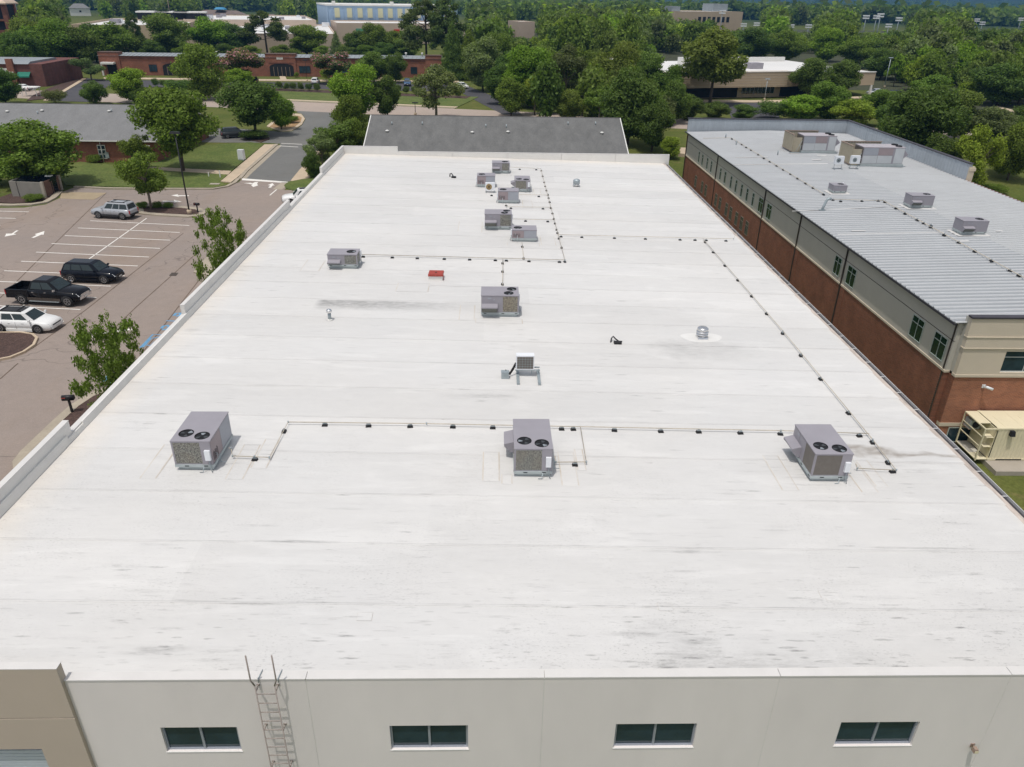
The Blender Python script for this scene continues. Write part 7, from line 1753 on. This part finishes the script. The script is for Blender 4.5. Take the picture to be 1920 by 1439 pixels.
for a in (
    (78, 352, 226, 160, 'broad', 'g', 'large dense tree leaning over the grey bin enclosure'), (-6, 348, 236, 90, 'broad', 'd', 'dark tree cut off by the left edge beside the bin enclosure'),
    (284, 393, 262, 104, 'open', 'g', 'small open tree on the mulch island by the silver SUV'), (344, 322, 172, 140, 'oak', 'g', 'large spreading tree hiding the right end of the pale roofed brick house'),
    (268, 322, 238, 75, 'open', 'g', 'loose lighter tree in front of the brick house wall, beside the footpath'), (480, 256, 157, 118, 'oak', 'd', 'large dark round tree shading the dark parked car'),
    (528, 244, 176, 52, 'broad', 'b', 'bright green tree tucked against the right of the large dark tree'), (478, 262, 243, 48, 'shrub', 'd', 'low dark shrub mound at the foot of the large dark tree'),
    (636, 306, 210, 100, 'open', 'o', 'loose tree in the cluster left of the dark grey roof'), (606, 322, 248, 66, 'open', 'p', 'pale feathery tree at the bend of the driveway'), (660, 268, 176, 62, 'tall', 'g', 'taller green tree behind the cluster left of the dark grey roof'), (668, 300, 222, 50, 'broad', 'g', 'round tree against the left rake of the dark grey roof'),
    (588, 335, 285, 34, 'tall', 'd', 'narrow dark young tree behind the corner of the high parapet'),
    (666, 224, 116, 92, 'tall', 'b', 'tall bright green tree before the brick office, above the grey roof corner'), (727, 222, 142, 54, 'broad', 'd', 'dark round tree at the road, right of the tall bright green one'), (818, 224, 124, 106, 'open', 'p', 'willowy grey-green tree by the road in front of the brick office'),
    (252, 193, 128, 74, 'broad', 'b', 'bright green tree hiding part of the brick office, left of its arch'), (180, 196, 151, 48, 'broad', 'd', 'round dark tree at the mouth of the left side road'), (268, 196, 165, 44, 'broad', 'd', 'small dark tree directly right of the round one by the road'), (104, 195, 167, 42, 'shrub', 'k', 'dull dark bush beside the left side road'), (12, 196, 126, 66, 'broad', 'd', 'dark tree cut by the left edge before the brick shop'), (338, 176, 148, 56, 'shrub', 'd', 'wide dark shrub below the brick office arch'),
    (384, 188, 80, 88, 'tall', 'g', 'tall dark green tree standing across the brick office middle'), (456, 160, 86, 90, 'myrtle', 'k', 'pink flowering tree left of the second arched entrance'), (622, 158, 92, 82, 'myrtle', 'k', 'pink flowering tree right of the second arched entrance'), (450, 168, 127, 56, 'broad', 'b', 'yellow-green small tree below the left pink flowering tree'),
    (702, 156, 97, 66, 'broad', 'o', 'olive round tree against the right half of the brick office'), (742, 156, 100, 44, 'broad', 'd', 'dark tree beside the olive one at the brick office'), (172, 152, 100, 58, 'open', 'p', 'grey-green tree at the left end of the brick office'), (612, 152, 128, 20, 'shrub', 'y', 'small yellow-green bush at the office wall'),
    (50, 140, 60, 74, 'broad', 'd', 'dark tree behind the brick shop with green awnings'), (98, 132, 30, 100, 'tall', 'g', 'tall green tree behind the brick shop, right of the brick tower'), (150, 130, 52, 84, 'broad', 'd', 'dark broad tree left of the brick office roof'), (208, 118, 40, 92, 'broad', 'g', 'green tree behind the left end of the brick office'), (258, 104, 28, 34, 'pine', 'n', 'slim pine rising above the left end of the brick office'), (262, 104, 62, 40, 'broad', 'd', 'low dark tree around the slim pine'),
    (316, 108, 26, 90, 'broad', 'o', 'large olive tree in front of the white shopping roofs, left'), (402, 104, 30, 88, 'broad', 'b', 'bright green tree in front of the white shopping roofs'), (448, 104, 46, 66, 'broad', 'd', 'dark tree just right of the bright green one before the white roofs'), (502, 104, 25, 82, 'pine', 'n', 'dark irregular pine before the white shopping roofs'), (576, 104, 47, 78, 'broad', 'g', 'round green tree before the right end of the white shopping roofs'), (632, 104, 60, 24, 'conifer', 'p', 'small pale tree before the store front signs'),
    (668, 108, 58, 50, 'broad', 'd', 'dark tree below the green store sign'), (702, 108, 44, 56, 'broad', 'g', 'green tree between the green and red store signs'), (738, 106, 58, 44, 'broad', 'g', 'smaller green tree under the red store sign'), (764, 108, 52, 40, 'open', 'g', 'thin tree beside the red store sign'),
    (800, 128, 6, 96, 'pine', 'n', 'tall dark pine overlapping the right end of the blue hall'), (838, 130, 4, 84, 'pine', 'n', 'second tall dark pine right of the blue hall'), (850, 150, 44, 46, 'conifer', 'd', 'conical evergreen right of the brick office end'), (880, 150, 58, 50, 'conifer', 'g', 'second conical evergreen, a little lower and to the right'),
    (905, 172, 70, 78, 'broad', 'p', 'pale green tree behind the right-hand driveway'), (962, 176, 96, 70, 'broad', 'd', 'dark tree right of the driveway mouth'), (990, 202, 84, 104, 'tall', 'b', 'bright green tall tree right of the driveway'), (1002, 216, 140, 62, 'open', 'y', 'yellow-green low tree in front of the bright tall one'), (958, 218, 146, 62, 'broad', 'g', 'rounded tree at the edge of the road right of the driveway'),
    (1060, 206, 84, 86, 'open', 'k', 'dull feathery tree right of the bright tall tree'), (1092, 218, 132, 70, 'open', 'g', 'loose green tree behind the ridge of the dark grey roof'), (1146, 216, 70, 96, 'tall', 'o', 'olive tall tree behind the right half of the dark grey roof'), (1176, 272, 128, 116, 'broad', 'd', 'very dark large tree at the right end of the dark grey roof'), (1222, 282, 190, 76, 'broad', 'd', 'dark tree filling the gap between grey roof and ribbed roof'),
    (1255, 292, 250, 40, 'tall', 'y', 'small bright young tree between the two big roofs'), (1290, 226, 178, 58, 'broad', 'd', 'dark tree behind the far corner of the ribbed roof'), (1330, 196, 62, 128, 'oak', 'o', 'huge olive tree in front of the tan building'), (1250, 192, 118, 70, 'tall', 'g', 'green tree left of the huge olive tree'), (1210, 190, 96, 72, 'tall', 'o', 'olive tree farther left of the huge olive tree'),
    (1512, 188, 112, 74, 'oak', 'd', 'dark oak in front of the white roof, left of two'), (1572, 188, 118, 72, 'oak', 'd', 'dark oak in front of the white roof, right of two'), (1548, 226, 148, 78, 'tall', 'g', 'green tree behind the far parapet of the ribbed roof'), (1500, 228, 178, 84, 'broad', 'b', 'light green tree behind the ribbed roof parapet, left'), (1600, 236, 184, 90, 'broad', 'y', 'yellow-green tree behind the parapet corner of the ribbed roof'), (1448, 224, 186, 64, 'shrub', 'd', 'dark bush mass at the dark car park entrance'),
    (1712, 300, 150, 140, 'broad', 'd', 'large dark tree right of the parapet corner'), (1788, 262, 168, 84, 'broad', 'o', 'olive tree behind the large dark one'), (1822, 338, 196, 104, 'open', 'y', 'bright yellow-green feathery tree by the parapet end'), (1895, 318, 208, 84, 'broad', 'g', 'green tree on the right edge above the paved yard'), (1868, 198, 118, 110, 'broad', 'd', 'dark tree on the grass bank at the right'), (1912, 190, 96, 60, 'broad', 'g', 'green tree cut off by the right edge on the bank'),
    (1762, 130, 66, 64, 'broad', 'b', 'bright lime-green tree among dark woods, upper right'), (1700, 150, 80, 90, 'open', 'k', 'grey-brown feathery tree right of the tan building'), (1650, 150, 92, 70, 'broad', 'd', 'dark tree behind the silver saloon'), (1800, 160, 96, 80, 'open', 'k', 'dull feathery tree below the lime-green one'), (1868, 130, 62, 90, 'broad', 'o', 'olive tree on the skyline at the far right'),
    (1405, 120, 52, 84, 'broad', 'd', 'dark tree behind the tan building roof, left'), (1470, 118, 56, 70, 'broad', 'g', 'green tree behind the tan building roof'), (1545, 116, 50, 66, 'tall', 'b', 'lighter tree behind the raised roof wall of the tan building'), (1600, 128, 66, 70, 'broad', 'g', 'green tree behind the right end of the tan building')):
    tree(*a)
for i, (u, vb, vt, wp, kd, c, lab) in enumerate(((1068, 228, 168, 60, 'broad', 'o', 'olive tree rising just behind the middle of the dark grey ridge'), (1122, 232, 158, 70, 'open', 'g', 'green loose tree behind the dark grey ridge, right of the olive one'), (1030, 214, 150, 52, 'broad', 'd', 'dark low tree between the two bright trees at the road'), (1206, 250, 140, 80, 'tall', 'd', 'tall dark tree behind the very dark large one'), (1262, 232, 150, 66, 'broad', 'o', 'olive tree left of the far corner of the ribbed roof'), (1238, 236, 178, 56, 'broad', 'k', 'dull tree at the road between the two roofs'), (1392, 226, 196, 50, 'broad', 'd', 'dark tree at the left of the dark car park entrance'), (1340, 224, 190, 54, 'broad', 'd', 'dark low tree below the huge olive tree'), (1672, 264, 176, 80, 'broad', 'd', 'dark tree close behind the ribbed roof parapet corner'), (1750, 322, 226, 84, 'broad', 'd', 'dark tree hugging the side parapet of the ribbed roof'), (1650, 216, 168, 70, 'broad', 'g', 'green tree hiding the car park right of the tan building'), (1700, 236, 170, 90, 'tall', 'd', 'tall dark tree behind the parapet, before the dark car'), (940, 196, 120, 64, 'broad', 'd', 'dark tree at the right lip of the driveway'), (1090, 176, 92, 80, 'broad', 'g', 'green tree farther back, above the dark grey ridge'), (1010, 170, 84, 70, 'tall', 'o', 'olive tree farther back behind the bright tall one'), (1170, 176, 84, 84, 'broad', 'g', 'green crown farther back over the very dark tree'), (930, 150, 60, 70, 'tall', 'g', 'tall green tree right of the conical evergreens'), (1850, 268, 200, 90, 'broad', 'k', 'dull green tree behind the bright feathery tree'), (1740, 205, 140, 76, 'broad', 'g', 'green tree above the large dark one'), (1915, 262, 190, 60, 'broad', 'd', 'dark tree at the right edge on the bank'))):
    tree(u, vb, vt, wp, kd, c, lab)
for i, (u, vb, vt, wp, kd, c) in enumerate(((70, 128, 34, 80, 'broad', 'o'), (128, 128, 56, 70, 'tall', 'd'), (182, 118, 44, 66, 'broad', 'd'), (235, 112, 52, 60, 'broad', 'o'), (290, 112, 76, 50, 'broad', 'd'), (352, 112, 80, 44, 'broad', 'g'), (425, 112, 82, 40, 'broad', 'd'), (476, 112, 84, 40, 'tall', 'g'), (528, 112, 84, 40, 'broad', 'o'), (548, 112, 90, 30, 'shrub', 'g'), (606, 112, 86, 34, 'broad', 'g'), (650, 112, 86, 40, 'broad', 'd'), (686, 112, 84, 40, 'tall', 'g'), (722, 112, 80, 44, 'broad', 'd'), (760, 112, 72, 56, 'broad', 'o'), (24, 128, 62, 70, 'broad', 'g'))):
    tree(u, vb, vt, wp, kd, c, ORD[i] + ' tree from the left in the row behind the brick office', group='row of trees behind the brick office')
PROTO['sapling'] = [proto('sapling', sd, 14000, .115) for sd in (61, 62)]; NAMES['sapling'] = 'bushy_tree'
# trees against the west wall, leaning out over the car park
for (u, v, ut, vt, wp, lab, xx) in ((415, 452, 412, 384, 96, 'small bushy tree rising beside the left parapet, farther of two', -18.8), (203, 662, 196, 588, 132, 'small bushy tree rising beside the left parapet, nearer of two', -18.9)):
    y, z = ONX(u, v, xx); zt = ONY(u, vt, y)[1]; W_ = wp * depth_of(xx, y, z) / F
    tree_at(xx, y, zt * .97, W_ * 1.08, 'sapling', 'g', lab)
# hedge balls along the office car park
hb = [(222, 162), (238, 163.5), (292, 164), (307, 164.5), (322, 166)] + [(524, 170), (537.5, 170.5), (550, 171), (564.5, 171.5), (580, 172), (595, 172.5), (746, 176), (762, 177), (778, 178), (858, 184)]
for i, (u, v) in enumerate(hb):
    x, y = G(u, v); tree_at(x, y, 2.0 + .3 * (i % 3) * .5, 2.0 + .2 * (i % 2), 'shrub', 'd', ORD[min(i, 16)] + ' clipped round shrub from the left before the brick office', 'clipped shrubs before the brick office', .1)
for (u, v, wd, hh, lab) in ((305, 140, 1.8, 1.6, 'small round bush by the office arch'), (556, 146, 1.8, 1.7, 'dark bush under the office window'), (64, 378, 2.6, .9, 'low green shrub in front of the bin enclosure'), (178, 306, 2.4, 1.3, 'low shrub against the brick house wall'), (268, 392, 1.5, .9, 'left low shrub on the mulch island'), (296, 391.5, 1.3, .9, 'middle low shrub on the mulch island'), (316, 392, 1.3, .8, 'right low shrub on the mulch island'), (1840, 330, 4, 1.5, 'clipped shrub row in the paved yard, left part'), (1872, 332, 4, 1.5, 'clipped shrub row in the paved yard, middle part'), (1912, 352, 4, 1.8, 'yellowish shrub in the paved yard at the right edge'), (1800, 222, 5, 2, 'dark clipped hedge lump on the grass bank'), (561, 375, 2.5, 1.0, 'small shrub at the tip of the lawn by the parapet'), (548, 232, 3, 1.6, 'low dark shrub on the clay corner bed')):
    x, y = G(u, v); tree_at(x, y, hh, wd, 'shrub', 'g', lab)
# the woods: the largest singly, the rest as one mass
BLK_ = [(190, 830, 90, 152), (130, 640, 34, 96), (600, 872, 8, 70), (0, 45, 0, 75), (1262, 1388, 26, 40), (1232, 1645, 98, 186), (1640, 1690, 160, 188), (80, 175, 138, 190), (1300, 1790, 172, 224), (860, 955, 165, 216), (965, 1005, 36, 70), (0, 90, 110, 175), (130, 185, 0, 48), (380, 520, 14, 44), (1840, 1920, 195, 235), (1606, 1694, 24, 62), (1815, 1915, 30, 58), (1345, 1425, 18, 58), (1476, 1520, 44, 62)]
def project(x, y, z):
    p = MROT @ np.array([x, y, z - CAMZ]); return F * p[0] / p[2] + CX, F * p[1] / p[2] + CY
foot = [(-140, 60, 196, 262), (-130, -40, 316, 430), (-70, 30, 376, 460), (56, 108, 186, 250), (-190, 190, 158, 186), (-20, 56, 95, 130), (-130, -14, 60, 200), (25, 75, 60, 120), (-260, -200, 370, 430), (130, 190, 590, 660)]
def blocked(x, y, H_, W_):
    for a, b_, c, d in foot:
        if a < x < b_ and c < y < d: return True
    u, vb = project(x, y, 0); _, vt = project(x, y, H_); hw = W_ / 2 * F / depth_of(x, y, 5)
    for a, b_, c, d in BLK_:
        if u + hw * .8 > a and u - hw * .8 < b_ and vt < d - 4 and vb > c + 4: return True
    return False
rw = random.Random(2024); wood = []; cells = {}
def try_tree(y, x, gap):
    H_ = rw.uniform(10, 17) if y > 240 else rw.uniform(8, 12); W_ = H_ * rw.uniform(.62, .95)
    c = (int(x / gap), int(y / gap))
    if c in cells or (y < 235 and x < -8): return
    if blocked(x, y, H_, W_):
        H_ *= .55; W_ *= .7
        if blocked(x, y, H_, W_): return
    cells[c] = 1; wood.append((y, x, H_, W_, rw.choice('gggddookpybg')))
for k in range(15000):
    y = 140 + 440 * math.sqrt(rw.random()); try_tree(y, rw.uniform(-.80, .86) * (y + 20), 8.5)
for k in range(9000):
    y = 560 + 700 * math.sqrt(rw.random()); try_tree(y, rw.uniform(-.80, .86) * (y + 20), 11.0)
kept = sorted(wood)
def seen_(q):
    u, vt = project(q[1], q[0], q[2]); return -20 < u < 1940
single = [q for q in kept if seen_(q)][:185]
REG = (('left', lambda x: x < -60, 'leafy tree around the shopping centre'), ('mid', lambda x: x < 70, 'leafy tree in the woods right of the blue hall'), ('right', lambda x: True, 'leafy tree in the woods round the tan building'))
for (y, x, H_, W_, c) in single:
    rg = [r for r in REG if r[1](x)][0][2]; lab = dict(g='mid green', d='dark green', o='olive', k='dull green', p='pale green', y='yellow-green', b='bright green')[c] + (' tall' if H_ > 13.5 else ' low') + ' tree' + rg[len('leafy tree'):] + ('' if y > 330 else ', near side')
    cr, tk = PROTO['far'][NT[0] % 6]; NT[0] += 1
    t = thing('broadleaf_tree' if NT[0] % 6 != 5 else 'pine_tree', lab, 'tree', (x, y, float(terrain_z(x, y))), rw.uniform(0, 6.28), rg.replace('leafy tree', 'trees')); t.scale = (W_ / 8, W_ / 8, H_ / 8)
    cc = COLS[c]; j = rw.uniform(.85, 1.12)
    for n_, me in (('crown', cr), ('trunk', tk)):
        o = bpy.data.objects.new(n_, me); COL.objects.link(o); o.parent = t; o.color = (cc[0] * j, cc[1] * j, cc[2] * j, 1)
ids = set(single)
rest = [q for q in kept if q not in ids]
# beyond that: a rolling sea of crowns
while len(rest) < 17000:
    d = 1150 + 2900 * rw.random() ** 1.3; a = rw.uniform(-.70, .74); x, y = d * math.sin(a), d * math.cos(a)
    if 120 < x < 200 and y < 700: continue
    H_ = rw.uniform(12, 20); rest.append((y, x, H_, H_ * rw.uniform(.8, 1.25), rw.choice('gggddddookn')))
Rm = np.random.RandomState(9)
def wood_mat():
    M = leaf_mat('woodland foliage'); t = M.node_tree; at = nd(t, 'ShaderNodeAttribute'); at.attribute_type = 'INSTANCER'; at.attribute_name = 'tint'
    for n in t.nodes:
        if n.type == 'VECT_MATH' and n.operation == 'SCALE': t.links.new(at.outputs['Color'], n.inputs[0])
    return M
WM = wood_mat()
wp_ = []
for lv, (nq, sz) in enumerate(((900, .5), (260, .95), (70, 1.9))):
    for i, k in enumerate(('broad', 'tall', 'broad', 'pine')):
        v = leaves(np.random.RandomState(50 + i + 7 * lv), nq, np.array(crown_lobes(np.random.RandomState(90 + i), k)) * 8, sz, 4.0, .6)
        wp_.append(bpy.data.objects.new('wood_crown', quad_mesh('wood_crown', v, [WM])))
npt = len(rest); pos = np.zeros((npt, 3)); scl = np.zeros((npt, 3)); rot = np.zeros((npt, 3)); pid = np.zeros(npt, np.int32); tint = np.ones((npt, 4))
for i, q in enumerate(rest):
    y, x, H_, W_, c = q; pos[i] = (x, y, float(terrain_z(x, y)) - .3); scl[i] = (W_ / 8, W_ / 8, H_ / 8); rot[i, 2] = Rm.uniform(0, 6.28)
    pid[i] = (0 if y < 480 else (1 if y < 950 else 2)) * 4 + (3 if c == 'n' else Rm.randint(3)); tint[i, :3] = np.array(COLS[c]) * Rm.uniform(.75, 1.2)
me = bpy.data.meshes.new('woods'); me.vertices.add(npt); me.vertices.foreach_set('co', pos.astype(np.float32).ravel())
for nm, ty, dat, key in (('scl', 'FLOAT_VECTOR', scl, 'vector'), ('rot', 'FLOAT_VECTOR', rot, 'vector'), ('tint', 'FLOAT_COLOR', tint, 'color')):
    at = me.attributes.new(nm, ty, 'POINT'); at.data.foreach_set(key, dat.astype(np.float32).ravel())
at = me.attributes.new('pid', 'INT', 'POINT'); at.data.foreach_set('value', pid)
o = bpy.data.objects.new('woods', me); COL.objects.link(o); tag(o, 'green woods running away behind the buildings to the horizon', 'woods', kind='stuff')
gt = bpy.data.node_groups.new('woods', 'GeometryNodeTree'); gt.interface.new_socket('Geometry', in_out='INPUT', socket_type='NodeSocketGeometry'); gt.interface.new_socket('Geometry', in_out='OUTPUT', socket_type='NodeSocketGeometry')
gi, go_ = gt.nodes.new('NodeGroupInput'), gt.nodes.new('NodeGroupOutput'); jn = gt.nodes.new('GeometryNodeJoinGeometry')
def named(n, ty): q = gt.nodes.new('GeometryNodeInputNamedAttribute'); q.data_type = ty; q.inputs[0].default_value = n; return [z for z in q.outputs if z.enabled and z.name == 'Attribute'][0]
nS, nR, nP = named('scl', 'FLOAT_VECTOR'), named('rot', 'FLOAT_VECTOR'), named('pid', 'INT')
for i, w_ in enumerate(wp_):
    oi = gt.nodes.new('GeometryNodeObjectInfo'); oi.inputs['Object'].default_value = w_; oi.inputs['As Instance'].default_value = True
    cp = gt.nodes.new('FunctionNodeCompare'); cp.data_type = 'INT'; cp.operation = 'EQUAL'; gt.links.new(nP, [z for z in cp.inputs if z.enabled][0]); [z for z in cp.inputs if z.enabled][1].default_value = i
    ip = gt.nodes.new('GeometryNodeInstanceOnPoints'); gt.links.new(gi.outputs[0], ip.inputs['Points']); gt.links.new(cp.outputs[0], ip.inputs['Selection']); gt.links.new(oi.outputs['Geometry'], ip.inputs['Instance']); gt.links.new(nR, ip.inputs['Rotation']); gt.links.new(nS, ip.inputs['Scale']); gt.links.new(ip.outputs[0], jn.inputs[0])
gt.links.new(jn.outputs[0], go_.inputs[0])
md = o.modifiers.new('woods', 'NODES'); md.node_group = gt

# ------------------------------------------------------------------ air
hz = MB(); hz.box(-9500, 9500, -260, 11500, -40, 330); o = hz.build('haze', []); o['kind'] = 'stuff'; o['label'] = 'thin summer haze'
M = bpy.data.materials.new('haze'); M.use_nodes = True; t = M.node_tree
for n in list(t.nodes): t.nodes.remove(n)
ou = nd(t, 'ShaderNodeOutputMaterial'); pv = nd(t, 'ShaderNodeVolumePrincipled'); pv.inputs['Color'].default_value = (0.12, 0.32, 0.62, 1); pv.inputs['Density'].default_value = 0.00016; pv.inputs['Anisotropy'].default_value = 0.0
t.links.new(pv.outputs[0], ou.inputs['Volume']); o.data.materials.append(M)
